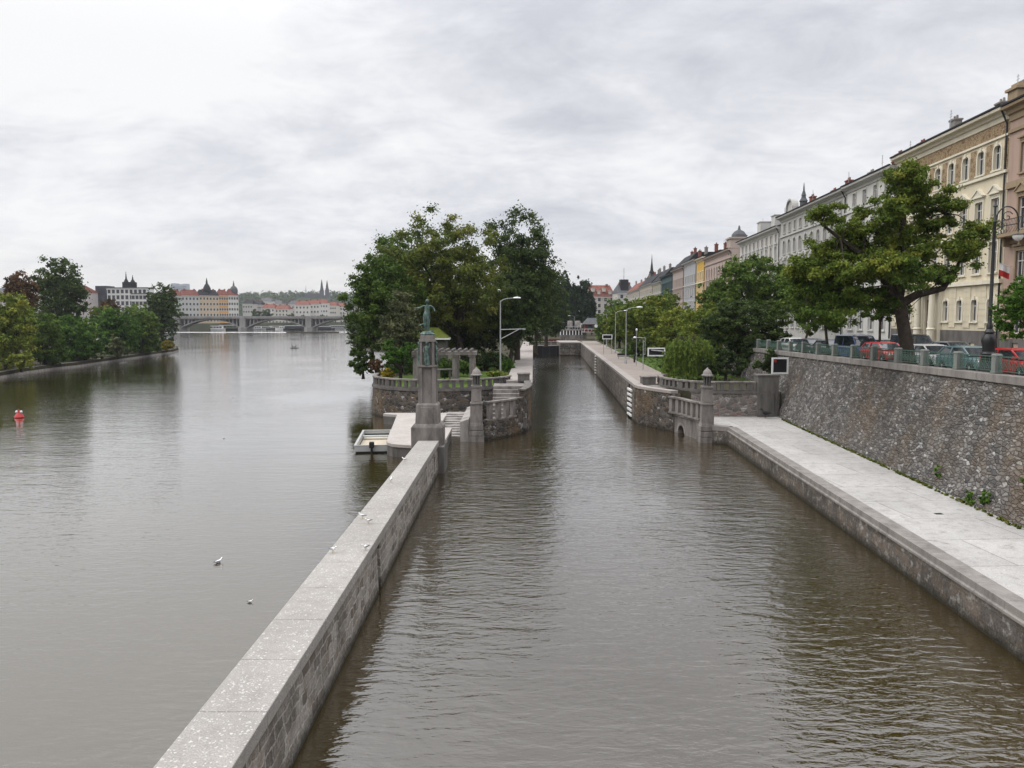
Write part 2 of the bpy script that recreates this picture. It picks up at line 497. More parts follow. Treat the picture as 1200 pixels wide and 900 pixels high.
M['roof_moss'] = plain('mossy_roof', (.14,.17,.022), .95, var=.35, scale=2.5, bmp=.03)

def bronze():
    m, nt, b = new_mat('patinated_bronze')
    vec = coords(nt)
    n = noise(nt, vec, 4, 5, .65); n2 = noise(nt, coords(nt, (5,5,1)), 1.5, 5)
    f = mathn(nt, 'MULTIPLY', mathn(nt, 'ADD', n.outputs[0], n2.outputs[0]), .5)
    c = ramp(nt, f, [(.4, (.022,.03,.025)), (.5, (.06,.115,.095)), (.6, (.17,.235,.205))])
    lk(nt, c, b.inputs['Base Color']); b.inputs['Roughness'].default_value = .6; b.inputs['Metallic'].default_value = .1
    return m
M['bronze'] = bronze()

def ornament():
    """brown scratched plaster with pale scrollwork"""
    m, nt, b = new_mat('brown_sgraffito')
    vec = coords(nt)
    w = noise(nt, vec, 3.2, 3, .6, 2.2)
    v = nd(nt, 'ShaderNodeTexVoronoi'); v.inputs['Scale'].default_value = 2.2; lk(nt, vec, v.inputs['Vector'])
    f = mathn(nt, 'ADD', mathn(nt, 'MULTIPLY', w.outputs[0], .8), mathn(nt, 'MULTIPLY', v.outputs['Distance'], .25))
    c = ramp(nt, f, [(.42, (.15,.09,.045)), (.5, (.25,.16,.085)), (.56, (.42,.33,.2)), (.64, (.2,.125,.065))])
    lk(nt, c, b.inputs['Base Color']); b.inputs['Roughness'].default_value = .9
    return m
M['ornament'] = ornament()

def water_mat():
    m, nt, b = new_mat('river_water')
    g = nd(nt, 'ShaderNodeNewGeometry')
    def vec(sc, rot=0):
        mp = nd(nt, 'ShaderNodeMapping'); mp.inputs['Scale'].default_value = sc; mp.inputs['Rotation'].default_value = (0,0,rot)
        lk(nt, g.outputs['Position'], mp.inputs[0]); return mp.outputs[0]
    a = noise(nt, vec((.75,2.0,1), .12), 1.0, 3, .5, .6)      # short wind waves, crests across the channel
    a2 = noise(nt, vec((2.2,4.6,1), -.25), 1.0, 3, .55, .4)
    a0 = noise(nt, vec((.12,.36,1), .3), 1.0, 2, .5)           # long low swell    # ripples
    a3 = noise(nt, vec((7,11,1), .3), 1.0, 2, .5)             # capillary texture
    big = noise(nt, vec((.035,.028,1), .4), 1.0, 3, .55)       # calm and ruffled patches
    amp = ramp(nt, big.outputs[0], [(.36, .25), (.5, .8), (.66, 1.0)])
    h = mathn(nt, 'ADD', mathn(nt, 'MULTIPLY', a.outputs[0], 1.0), mathn(nt, 'MULTIPLY', a2.outputs[0], .5))
    h = mathn(nt, 'ADD', h, mathn(nt, 'MULTIPLY', a3.outputs[0], .06))
    h = mathn(nt, 'MULTIPLY', h, amp)
    gx = nd(nt, 'ShaderNodeSeparateXYZ'); lk(nt, g.outputs['Position'], gx.inputs[0])
    chop = nd(nt, 'ShaderNodeMapRange'); lk(nt, gx.outputs[0], chop.inputs[0])      # the walled canal is choppier than the open river
    chop.inputs[1].default_value = -8; chop.inputs[2].default_value = -3; chop.inputs[3].default_value = 1.3; chop.inputs[4].default_value = 3.1
    h = mathn(nt, 'MULTIPLY', h, chop.outputs[0])
    h = mathn(nt, 'ADD', h, mathn(nt, 'MULTIPLY', a0.outputs[0], 1.5))
    bp = nd(nt, 'ShaderNodeBump'); bp.inputs['Strength'].default_value = 1.0; bp.inputs['Distance'].default_value = .022
    lk(nt, h, bp.inputs['Height']); lk(nt, bp.outputs[0], b.inputs['Normal'])
    sn = noise(nt, vec((.08,.05,1)), 1.0, 4)
    c = ramp(nt, sn.outputs[0], [(.3, (.028,.0185,.0036)), (.7, (.038,.0255,.0055))])
    lk(nt, c, b.inputs['Base Color'])
    b.inputs['Roughness'].default_value = .05; b.inputs['IOR'].default_value = 1.75
    b.inputs['Coat Weight'].default_value = .8; b.inputs['Coat IOR'].default_value = 1.55; b.inputs['Coat Roughness'].default_value = .04
    lk(nt, bp.outputs[0], b.inputs['Coat Normal'])
    return m
M['water'] = water_mat()

# ---------------------------------------------------------------- sky, sun, camera
SUN_EL, SUN_AZ = radians(52), radians(-82)       # behind the clouds, high on the left
def make_world():
    w = bpy.data.worlds.new('World'); SC.world = w; w.use_nodes = True
    nt = w.node_tree; nt.nodes.clear()
    out = nd(nt, 'ShaderNodeOutputWorld')
    sky = nd(nt, 'ShaderNodeTexSky', sky_type='NISHITA'); sky.sun_disc = False
    sky.sun_elevation = SUN_EL; sky.sun_rotation = SUN_AZ; sky.dust_density = 2.5
    b1 = nd(nt, 'ShaderNodeBackground'); b1.inputs[1].default_value = .09; lk(nt, sky.outputs[0], b1.inputs[0])
    tc = nd(nt, 'ShaderNodeTexCoord'); sp = nd(nt, 'ShaderNodeSeparateXYZ'); lk(nt, tc.outputs['Generated'], sp.inputs[0])
    z = mathn(nt, 'MAXIMUM', sp.outputs[2], 0.0)
    zz = mathn(nt, 'ADD', z, .3)
    cx = mathn(nt, 'DIVIDE', sp.outputs[0], zz); cy = mathn(nt, 'DIVIDE', sp.outputs[1], zz)
    cv = nd(nt, 'ShaderNodeCombineXYZ'); lk(nt, cx, cv.inputs[0]); lk(nt, cy, cv.inputs[1])
    def mp(scale, loc=(0,0,0), rot=0):
        q = nd(nt, 'ShaderNodeMapping'); q.inputs['Scale'].default_value = scale; q.inputs['Location'].default_value = loc; q.inputs['Rotation'].default_value = (0,0,rot)
        lk(nt, cv.outputs[0], q.inputs[0]); return q.outputs[0]
    n1 = noise(nt, mp((1.3,1.5,1), (3.1,1.7,0), .5), 1.0, 9, .6, .35)
    n2 = noise(nt, mp((3.6,4.6,1), (7.3,2.2,0), -.35), 1.0, 10, .64, .4)
    f = mathn(nt, 'ADD', mathn(nt, 'MULTIPLY', n1.outputs[0], .62), mathn(nt, 'MULTIPLY', n2.outputs[0], .38))
    # thinner cloud round the hidden sun lets more light through
    sd = Vector((sin(radians(-31))*cos(radians(18)), cos(radians(-31))*cos(radians(18)), sin(radians(18)))).normalized()
    dt = nd(nt, 'ShaderNodeVectorMath', operation='DOT_PRODUCT'); lk(nt, tc.outputs['Generated'], dt.inputs[0]); dt.inputs[1].default_value = sd
    gl = mathn(nt, 'POWER', mathn(nt, 'MAXIMUM', dt.outputs['Value'], 0), 26)
    f2 = mathn(nt, 'ADD', f, mathn(nt, 'MULTIPLY', gl, .13))
    c = ramp(nt, f2, [(.39, (.62,.635,.69)), (.455, (.72,.735,.78)), (.51, (.815,.825,.865)), (.56, (.91,.915,.94)), (.63, (1.0,1.0,1.0))])
    # pale creamy strip low over the horizon, broken by cloud bars
    st = noise(nt, mp((.16,.9,1), (1.3,4.7,0), .03), 1.0, 5, .5)
    low = ramp(nt, z, [(.0, 1), (.045, .75), (.1, 0)])
    sf = mathn(nt, 'MULTIPLY', low, ramp(nt, st.outputs[0], [(.42, .2), (.6, .9)]))
    c = mixc(nt, sf, c, (.93,.885,.80))
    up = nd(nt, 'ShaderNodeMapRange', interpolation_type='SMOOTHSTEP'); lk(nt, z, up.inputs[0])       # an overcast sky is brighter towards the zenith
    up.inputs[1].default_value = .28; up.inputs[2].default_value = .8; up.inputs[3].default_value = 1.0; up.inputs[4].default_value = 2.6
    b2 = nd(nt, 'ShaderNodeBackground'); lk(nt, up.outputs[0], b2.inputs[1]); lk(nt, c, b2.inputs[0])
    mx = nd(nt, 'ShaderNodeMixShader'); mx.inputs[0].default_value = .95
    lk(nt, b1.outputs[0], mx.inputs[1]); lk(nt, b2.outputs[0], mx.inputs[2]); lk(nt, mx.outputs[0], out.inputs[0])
    s = bpy.data.lights.new('sun', 'SUN'); s.energy = 1.5; s.angle = radians(70); s.color = (1, .96, .9)
    so = bpy.data.objects.new('sun', s); link(so)
    d = Vector((sin(SUN_AZ)*cos(SUN_EL), cos(SUN_AZ)*cos(SUN_EL), sin(SUN_EL)))
    so.rotation_euler = d.to_track_quat('Z', 'Y').to_euler(); so.location = d*300
make_world()
cam = bpy.data.cameras.new('camera'); co = bpy.data.objects.new('camera', cam); link(co)
co.location = (0, 0, CAM_H); co.rotation_euler = (radians(90)-math.atan(76/930.), 0, 0)
cam.sensor_width = 36; cam.lens = 36*930/1200; cam.clip_end = 20000; cam.clip_start = .1
SC.camera = co
SC.view_settings.view_transform = 'Standard'; SC.view_settings.look = 'None'
SC.view_settings.gamma = 1; SC.view_settings.exposure = 0; SC.view_settings.use_curve_mapping = False
SC.cycles.use_denoising = True
SC.cycles.max_bounces = 6; SC.cycles.diffuse_bounces = 3; SC.cycles.glossy_bounces = 3; SC.cycles.transmission_bounces = 3
SC.cycles.volume_bounces = 0; SC.cycles.transparent_max_bounces = 4
SC.cycles.caustics_reflective = False; SC.cycles.caustics_refractive = False
# ================================================================ THE SETTING
def structure(name, mb, mat, **kw):
    o = mb.build(name, mat, **kw); o['kind'] = 'structure'; return o

def xf(D): return 38+.055*(D-61)              # building line
def xw(D): return 20.2+.055*D                 # embankment wall, top edge
def zs(D): return max(6.15, 7.0-.009*(D-34))  # level of the wall's coping
def zst(D): return zs(D)-.42                  # street level

m = MB(); S = 7000
m.add([(-S,-S,-2.6),(S,-S,-2.6),(S,S,-2.6),(-S,S,-2.6)], [(0,1,2,3)]); structure('ground', m, M['bed'])
m = MB()
m.add([(-1200,-90,0),(70,-90,0),(70,1330,0),(-1200,1330,0)], [(0,1,2,3)]); structure('water', m, M['water'])

# island ground
ISL_C = (-7.1, 81.5); ISL_R = 7.16
def arc(c, r, a0, a1, n): return [(c[0]+r*cos(radians(a0+(a1-a0)*i/n)), c[1]+r*sin(radians(a0+(a1-a0)*i/n))) for i in range(n+1)]
island_front = arc(ISL_C, ISL_R, 175, 352, 26)
m = MB()
m.prism([(-22,232),(-20.5,160),(-17.5,110),(-14.4,86)]+arc(ISL_C, ISL_R-.25, 175, 352, 26)+[(.2,86),(.9,100),(2.4,150),(4.6,215),(5,232)], -2.5, 3.0)
structure('island_ground', m, M['soil'])
m = MB()
m.prism([(-13.2,85.5)]+arc(ISL_C, ISL_R-.9, 170, 350, 20)+[(-.6,90),(.1,112),(-4,113),(-12,112)], 3.0, 3.012)
structure('island_lawn', m, M['grass'])
def lockL(y): return 1.75+(y-70)*.0268
def lockR(y): return 11.35+(y-73)*.049
m = MB()
m.sweep([(lockL(y)-1.55, y) for y in (78,100,140,180,215)], [(1.0,2.9),(-.95,2.9),(-.95,3.46),(1.0,3.46)])
structure('island_footpath', m, M['lock_coping'])
# ground beyond the chamber
m = MB(); m.prism([(-22,232),(4.9,232),(4.9,224),(19,224),(19.2,420),(-60,420),(-60,300)], -2.5, 3.0); structure('lock_ground', m, M['soil'])
# garden on the right bank
gr = [(lockR(y), y) for y in (73.2,110,160,224)]
m = MB()
m.prism([(22.6,66.35),(17,66.4),(14.6,67.6),(13.3,70.5),(12.6,73)]+[(lockR(y)+.55, y) for y in (74,110,160,205)]+[(18.2,224),(19,420),(43.3,420),(31.2,200),(27.3,130)], -2.5, 3.4)
structure('garden_ground', m, M['soil'])
m = MB()
m.sweep([(lockR(y)+2.75, y) for y in (74.5,100,140,180,222)], [(2.1,3.3),(-2.1,3.3),(-2.1,3.415),(2.1,3.415)])
structure('garden_path', m, M['path'])
m = MB()
m.prism([(lockR(80)+4.9,80),(23.4,82),(25.4,120),(27.8,160),(lockR(160)+4.9,160),(lockR(110)+4.9,110)], 3.35, 3.43)
structure('garden_lawn', m, M['grass'])
# quay
def qo(y): return 14.25+.0555*(y-21.5)
def qi(y): return 19.8+.0638*(y-30)
m = MB()
m.prism([(qo(-40)+.5,-40),(qo(59.4)+.5,60.3),(15.7,60.8),(15.3,66.2),(23.5,66.2),(qi(30)+1.2,30),(qi(-40)+1.2,-40)], -2.5, 1.35)
structure('quay', m, M['quay_top'])
# street, pavements
m = MB(); st = [-40,0,34,67,100,124,250,430]
m.add([p for y in st for p in ((xw(y)+.3,y,zst(y)),(90+.055*y,y,zst(y)))], [(2*i,2*i+1,2*i+3,2*i+2) for i in range(len(st)-1)])
structure('street', m, M['asphalt'])
def strip(name, f0, f1, mat, h):
    m = MB()
    for a, b_ in zip(st[:-1], st[1:]):
        m.add([(f0(a),a,zst(a)-.05),(f1(a),a,zst(a)-.05),(f1(b_),b_,zst(b_)-.05),(f0(b_),b_,zst(b_)-.05),
               (f0(a),a,zst(a)+h),(f1(a),a,zst(a)+h),(f1(b_),b_,zst(b_)+h),(f0(b_),b_,zst(b_)+h)],
              [(4,5,6,7),(0,4,7,3),(1,2,6,5)])
    structure(name, m, mat)
strip('riverside_pavement', lambda y: xw(y)+.35, lambda y: xw(y)+3.6, M['pavement'], .12)
strip('house_pavement', lambda y: xf(y)-3.2, lambda y: xf(y)+.5, M['pavement'], .125)
# left island with its bank, the left bank beyond, the far bank
shore = [at(-220,475,0),at(-60,452,0),at(0,443.2,0),at(30,437.5,0),at(60,433.3,0),at(90,430,0),at(120,425.5,0),at(150,421,0),at(180,416.6,0),at(203,413.4,0)]
SH = [(p[0],p[1]) for p in shore]
tip = [(-100,238),(-106,252),(-118,270)]
m = MB(); m.prism(SH+tip+[(-175,330),(-330,330),(-330,60)], -2.5, .9); structure('left_island_ground', m, M['soil'])
m = MB(); m.prism([(-262,560),(-262,640),(-246,760),(-200,1000),(-210,1330),(-1500,1330),(-1500,380),(-330,380),(-290,470)], -2.5, 6.0); structure('left_bank_ground', m, M['farland'])
m = MB(); m.prism([(-1500,1320),(-380,1320),(-300,1180),(-240,1120),(-110,1120),(60,700),(60,430),(2500,430),(5000,6500),(-5000,6500)], -2.55, 4.0); structure('far_bank_ground', m, M['farland'])

# ---------------------------------------------------------------- divider wall
DW = thing('river_wall', 'long low stone wall dividing the river from the canal, its flat top speckled white', 'wall', (-5.3, 20, 0))
def dl(y): return -6.03+(y-12.7)*.0062
def dr(y): return -4.70+(y-12.7)*.0046
m = MB()
y = -30.0
while y < 48.7:
    y2 = min(y+2.35, 48.7)
    m.add([(dl(y+.012),y+.012,1.68),(dr(y+.012),y+.012,1.68),(dr(y2),y2,1.68),(dl(y2),y2,1.68),
           (dl(y+.012),y+.012,2.0),(dr(y+.012),y+.012,2.0),(dr(y2),y2,2.0),(dl(y2),y2,2.0)],
          [(0,3,2,1),(4,5,6,7),(0,1,5,4),(1,2,6,5),(2,3,7,6),(3,0,4,7)])
    y = y2
m.build('coping', M['coping_white'], DW, bevel=.018)
m = MB()
def wallseg(y0, y1, inset=.07):
    m.add([(dl(y0)+inset-.1,y0,-2.5),(dr(y0)-inset+.16,y0,-2.5),(dr(y1)-inset+.16,y1,-2.5),(dl(y1)+inset-.1,y1,-2.5),
           (dl(y0)+inset,y0,1.68),(dr(y0)-inset,y0,1.68),(dr(y1)-inset,y1,1.68),(dl(y1)+inset,y1,1.68)],
          [(0,3,2,1),(4,5,6,7),(0,1,5,4),(1,2,6,5),(2,3,7,6),(3,0,4,7)])
wallseg(-30, 27.0); wallseg(27.0, 27.5, .28); wallseg(27.5, 46.2); wallseg(46.2, 46.6, .28); wallseg(46.6, 48.7)
m.build('wall_face', M['coursed'], DW)
m = MB(); m.box(-4.75,-4.18,48.4,51.2,-2.5,1.66); m.build('end_block', M['granite_dark'], DW, bevel=.03)

# ---------------------------------------------------------------- landing platform and steps
pl = [at(450,484,.9)[:2], at(466,485.5,.9)[:2], at(453,516.5,.9)[:2]]
front = [at(454.2,518.8,.9)[:2], at(460,520.4,.9)[:2], at(475,521.6,.9)[:2]]
LP = thing('landing_stage', 'pale stone landing stage wrapping the foot of the statue column', 'landing', (-7, 60, 0))
poly = [(-11.6,72.5),(pl[0][0],pl[0][1]-.6),(pl[1][0],pl[1][1]-.4),pl[2]]+front+[(-5.95,53.4),(-5.95,51.0),(-4.75,51.0),(-4.75,62.4),(-5.9,62.4),(-5.9,72.5)]
m = MB(); m.prism(poly, .68, .92); m.build('slab', M['platform'], LP, bevel=.03)
def shrink(poly, k):
    cx = sum(p[0] for p in poly)/len(poly); cy = sum(p[1] for p in poly)/len(poly)
    return [(cx+(p[0]-cx)*k, cy+(p[1]-cy)*k) for p in poly]
m = MB(); m.prism(shrink(poly, .985), -2.5, .68); m.build('base', M['granite_dark'], LP)
ST = thing('stone_steps', 'broad pale stone steps going down to the water beside the statue column', 'steps', (-4.6, 66, 0))
m = MB()
for i in range(11):
    z1 = 1.0-.105*i
    m.box(-5.9,-4.05, 71.9-i*.82-.82, 72.6-i*.82, z1-.4, z1)
m.build('treads', M['granite_pale'], ST, bevel=.015)

# ---------------------------------------------------------------- statue column
CC = (-5.3, 49.9)
SCOL = thing('monument_column', 'tall square granite column with a bronze statue on its top', 'column', (CC[0], CC[1], 1.0))
m = MB(); m.box(CC[0]-.98,CC[0]+.98,CC[1]-1.0,CC[1]+1.0,-1,2.78); m.frustum(CC,2.78,3.0,1.96,1.6); m.build('plinth', M['granite'], SCOL, bevel=.03)
m = MB(); m.frustum(CC,3.0,4.15,1.48,1.38); m.frustum(CC,4.15,4.25,1.38,1.2)
m.cbox((CC[0],CC[1]-.71,3.55),(.8,.06,.95)); m.build('pedestal', M['granite'], SCOL, bevel=.02)
m = MB(); m.frustum(CC,4.25,6.52,.86,.76)
for sx in (-1,1):
    for sy in (-1,1):
        m.frustum((CC[0]+sx*.43,CC[1]+sy*.43),4.25,6.5,.26,.24)
m.cbox((CC[0],CC[1],6.57),(1.18,1.18,.12)); m.build('shaft', M['granite'], SCOL, bevel=.015)
m = MB(); m.frustum(CC,6.63,8.1,.46,.44)
for sx in (-1,1):
    for sy in (-1,1):
        m.frustum((CC[0]+sx*.38,CC[1]+sy*.38),6.63,8.1,.17,.15)
m.cbox((CC[0],CC[1],8.16),(.98,.98,.14)); m.cbox((CC[0],CC[1],8.36),(.84,.84,.26)); m.build('niche_block', M['granite'], SCOL, bevel=.012)

def skin_mesh(name, pts, edges, rads, sub=2):
    me = bpy.data.meshes.new(name)
    me.from_pydata([tuple(p) for p in pts], edges, [])
    o = bpy.data.objects.new(name, me); COL.objects.link(o)
    md = o.modifiers.new('skin', 'SKIN'); md.use_smooth_shade = True
    for i, r in enumerate(rads):
        d = me.skin_vertices[0].data[i]
        d.radius = (r, r) if not hasattr(r, '__len__') else r
        d.use_root = (i == 0)
    s2 = o.modifiers.new('sub', 'SUBSURF'); s2.levels = sub; s2.render_levels = sub
    dg = bpy.context.evaluated_depsgraph_get()
    out = bpy.data.meshes.new_from_object(o.evaluated_get(dg))
    bpy.data.objects.remove(o); bpy.data.meshes.remove(me)
    out.polygons.foreach_set('use_smooth', [True]*len(out.polygons))
    return out

def head_into(verts, faces, c, r, tilt=0):
    """an egg-shaped head with brow, nose, chin and hair knot, facing -y"""
    n, mm = 14, 10; b0 = len(verts)
    for i in range(mm+1):
        a = -pi/2+pi*i/mm
        for k in range(n):
            w = 2*pi*k/n
            x, y, z = cos(a)*cos(w)*.78, cos(a)*sin(w)*.92, sin(a)*1.12
            if y < -.5 and abs(x) < .25 and -.25 < z < .2: y -= .2
            if y < -.3 and z < -.6: y -= .12
            if y > .4 and z > -.2: y += .25
            verts.append((c[0]+x*r, c[1]+y*r, c[2]+z*r))
    for i in range(mm):
        for k in range(n):
            faces.append((b0+i*n+k, b0+i*n+(k+1)%n, b0+(i+1)*n+(k+1)%n, b0+(i+1)*n+k))

def figure_mesh(name, P, E, Rd, head, hr, extra=None):
    me = skin_mesh(name, P, E, Rd)
    vs = [tuple(v.co) for v in me.vertices]; fs = [tuple(p.vertices) for p in me.polygons]
    head_into(vs, fs, head, hr)
    if extra:
        b = len(vs); vs += extra.v; fs += [tuple(b+i for i in f) for f in extra.f]
    me2 = bpy.data.meshes.new(name); me2.from_pydata(vs, [], fs)
    me2.polygons.foreach_set('use_smooth', [True]*len(me2.polygons)); me2.update()
    return me2

# the woman on top: weight on one leg, left arm flung out, the other bent, a long clinging gown
P = [(0,0,1.12),(0,.01,1.32),(.01,0,1.5),(.02,-.01,1.66),(.02,-.02,1.78),
     (-.16,0,1.62),(-.36,.02,1.5),(-.6,-.04,1.46),(-.7,-.05,1.47),
     (.18,0,1.62),(.33,.06,1.5),(.42,-.02,1.33),(.4,-.1,1.25),
     (-.09,0,1.0),(-.1,-.03,.55),(-.06,.02,.12),(-.07,-.1,.06),
     (.1,0,1.0),(.07,.05,.55),(.02,.2,.16),(.02,.1,.1)]
E = [(0,1),(1,2),(2,3),(3,4),(2,5),(5,6),(6,7),(7,8),(2,9),(9,10),(10,11),(11,12),(0,13),(13,14),(14,15),(15,16),(0,17),(17,18),(18,19),(19,20)]
Rd = [(.17,.12),(.135,.1),(.16,.11),(.055,.055),(.05,.05),.065,.05,.036,.028,.065,.05,.038,.03,.1,.075,.045,.04,.1,.075,.045,.04]
ex = MB()
prof = [(.12,.1),(.15,.25),(.17,.45),(.2,.7),(.215,.92),(.2,1.05),(.165,1.18),(.14,1.28)]
ns = 24
vs = []
for r, z in prof:
    for k in range(ns):
        w = 2*pi*k/ns
        rr = r*(1+.1*sin(7*w+z*3)*(1.2-z))
        vs.append((rr*cos(w)*.95-.02*(1-z)-.02, rr*sin(w)*.75+.04*(1-z)+(.16*max(0,.5-z) if sin(w) > 0 else 0), z))
ex.add(vs, [(i*ns+k, i*ns+(k+1)%ns, (i+1)*ns+(k+1)%ns, (i+1)*ns+k) for i in range(len(prof)-1) for k in range(ns)])
ex.tube([(-.12,.12,.5),(-.32,.2,.42),(-.48,.2,.4)], [.08,.06,.015], 7)
wm = figure_mesh('statue', P, E, Rd, (.02,-.04,1.9), .125, ex)
wm.materials.append(M['bronze'])
so_ = bpy.data.objects.new('statue', wm); link(so_); so_.location = (CC[0]-.02, CC[1], 8.72); so_.scale = (1.16,1.12,1.0)
tag(so_, 'green bronze statue of a woman in a long gown, one arm out, topping the column', 'statue')
m = MB(); m.lathe([(.36,0),(.38,.08),(.3,.16),(.22,.24),(.1,.26)], (0,0,-.23), 12, 1.1, .9); m.cbox((.16,.05,-.02),(.3,.24,.2),.3)
m.build('base', M['bronze'], so_, world=False, smooth=50)
# four figures standing round the niche block
P = [(0,0,.98),(0,0,1.15),(0,0,1.32),(0,0,1.46),(0,-.01,1.55),(-.17,0,1.38),(-.25,-.06,1.15),(-.2,-.16,.98),(.17,0,1.38),(.22,.0,1.6),(.1,-.06,1.74),
     (-.08,0,.88),(-.08,-.04,.5),(-.08,0,.1),(-.08,-.1,.03),(.08,0,.88),(.1,-.1,.5),(.08,0,.1),(.08,-.1,.03)]
E = [(0,1),(1,2),(2,3),(3,4),(2,5),(5,6),(6,7),(2,8),(8,9),(9,10),(0,11),(11,12),(12,13),(13,14),(0,15),(15,16),(16,17),(17,18)]
Rd = [(.15,.1),(.12,.09),(.15,.1),(.055,.055),(.05,.05),.06,.046,.034,.06,.046,.032,.095,.07,.045,.04,.095,.07,.045,.04]
ex = MB()
vs = []
prof = [(.2,.03),(.19,.3),(.19,.6),(.19,.85),(.16,1.02)]
for r, z in prof:
    for k in range(20):
        w = 2*pi*k/20; rr = r*(1+.12*sin(6*w)*(1.1-z)); vs.append((rr*cos(w), rr*sin(w)*.7, z))
ex.add(vs, [(i*20+k, i*20+(k+1)%20, (i+1)*20+(k+1)%20, (i+1)*20+k) for i in range(len(prof)-1) for k in range(20)])
nm = figure_mesh('bronze_figure', P, E, Rd, (0,-.03,1.67), .11, ex); nm.materials.append(M['bronze'])
for i, (dx, dy, rz, lab) in enumerate(((0,-.52,0,'bronze figure with a raised arm standing in the column\'s front niche'),
        (.52,0,pi/2,'bronze figure on the canal side of the column top'),(-.52,0,-pi/2,'bronze figure on the open-river side of the column top'))):
    o = bpy.data.objects.new('bronze_figure', nm); link(o); o.location = (CC[0]+dx, CC[1]+dy, 6.63); o.rotation_euler = (0,0,rz); o.scale = (.86,.86,.82)
    tag(o, lab, 'statue', 'bronze figures round the column')

# ---------------------------------------------------------------- lantern pillars
def lantern_pillar(x, y, label):
    t = thing('lantern_pillar', label, 'pillar', (x, y, 0), group='lantern pillars at the canal entrance')
    c = (0,0)
    m = MB(); m.frustum(c,-2.5,.42,1.22,1.18); m.frustum(c,.46,.86,1.16,1.12); m.frustum(c,.9,1.3,1.1,1.06); m.frustum(c,-1,1.32,1.0,.98); m.build('plinth', M['granite'], t, world=False, bevel=.03)
    m = MB(); m.frustum(c,1.32,1.5,.98,.9); m.frustum(c,1.5,2.9,.86,.82); m.cbox((0,0,2.98),(1.0,1.0,.14))
    for s in (-1,1): m.cbox((s*.42,-.42,2.15),(.12,.06,1.3))
    m.build('lower_shaft', M['granite'], t, world=False, bevel=.02)
    m = MB(); m.frustum(c,3.05,4.2,.8,.74); m.cbox((0,0,4.28),(.86,.86,.16)); m.cbox((0,-.4,3.6),(.4,.05,.9)); m.build('upper_shaft', M['granite'], t, world=False, bevel=.02)
    m = MB()
    for k in range(8):
        a = 2*pi*k/8+pi/8; m.cbox((.25*cos(a),.25*sin(a),4.75),(.085,.085,.8),a)
    m.lathe([(.32,4.36),(.32,4.45),(.16,4.46)],(0,0,0),16)
    ln = m.build('lantern', M['granite_dark'], t, world=False)
    m = MB(); m.lathe([(.17,4.46),(.17,5.15)],(0,0,0),12); m.build('glazing', M['glass'], ln, world=False)
    m = MB(); m.lathe([(.45,5.13),(.46,5.22),(.36,5.26),(.34,5.36),(.29,5.5),(.19,5.62),(.09,5.68),(.07,5.76),(.01,5.8)],(0,0,0),18); m.build('dome_cap', M['granite_pale'], t, world=False, smooth=45)
    return t
PLx, PRx = -2.77, 15.05
lantern_pillar(PLx, 61.6, 'square granite lantern pillar with domed cap beside the steps on the island')
lantern_pillar(PRx, 61.0, 'square granite lantern pillar with domed cap on the corner of the pale quay')
SB = thing('stair_cheek', 'pale sloping stone block between the broad steps and the lantern pillar', 'block', (-3.7,62,0))
m = MB(); m.vprism([(-4.05,-2.5),(-3.36,-2.5),(-3.36,1.75),(-4.05,1.55)], 61.2, 71.5); m.build('block', M['granite_pale'], SB, bevel=.03)

# ---------------------------------------------------------------- island terrace wall and balustrade
IW = thing('terrace_wall', 'curved dark rubble wall of the round island terrace', 'wall', (-7.1, 74.3, 0))
path = [(-20.4,160),(-17.6,112),(-14.5,88)]+arc(ISL_C, ISL_R, 176, 353, 30)
m = MB(); m.sweep(path, [(0,2.72),(.5,2.72),(.5,-2.5),(-.12,-2.5)]); m.build('wall_face', M['rubble_island'], IW)
m = MB(); m.sweep(path, [(.5,2.72),(-.08,2.72),(-.08,2.93),(.5,2.93)]); m.build('coping', M['granite_dark'], IW)

def balustrade(label, path, z0, h, spacing, mat, loc, wide=.34, closed_ends=True, rail_over=.0, group=None, name='balustrade', slender=False):
    t = thing(name, label, 'balustrade', loc, group=group)
    m = MB(); m.sweep(path, [(wide/2,z0),(-wide/2,z0),(-wide/2,z0+.14),(wide/2,z0+.14)]); m.build('base', mat, t)
    m = MB(); w2 = wide/2+.04; m.sweep(path, [(w2,z0+h-.16),(-w2,z0+h-.16),(-w2,z0+h),(w2,z0+h)]); m.build('rail', M['granite'], t, bevel=.02)
    # blocks at even steps along the path
    pts = [Vector((p[0],p[1])) for p in path]; zz = [p[2] if len(p) > 2 else 0 for p in path]
    d = 0; nxt = spacing*.5; proto = {}
    n_ = 0
    for a, b, za, zb in zip(pts[:-1], pts[1:], zz[:-1], zz[1:]):
        L = (b-a).length
        while nxt <= d+L and n_ < 100:
            u = (nxt-d)/L; p = a.lerp(b, u); z = za+(zb-za)*u
            ang = math.atan2((b-a).y, (b-a).x)
            key = 'w' if (not slender and n_ % 4 == 0) else 'n'
            if key not in proto:
                mm = MB(); s = (.62 if key == 'w' else .3) if not slender else .42
                mm.cbox((0,0,(h-.3)/2),(s,wide*.8,h-.3)); 
                o = mm.build('baluster', mat, t, world=False); proto[key] = o
            else:
                o = proto[key].copy(); COL.objects.link(o); o.parent = t
            o.location = Vector((p.x,p.y,z+z0+.14))-Vector(loc); o.rotation_euler = (0,0,ang)
            nxt += spacing; n_ += 1
        d += L
    return t
balustrade('weathered stone balustrade curving round the island terrace above the landing stage', [(-15.6,95),(-14.45,86)]+arc(ISL_C, ISL_R-.2, 177, 350, 30), 2.93, .92, .78, M['granite_dark'], (-7.1,74.4,2.93))
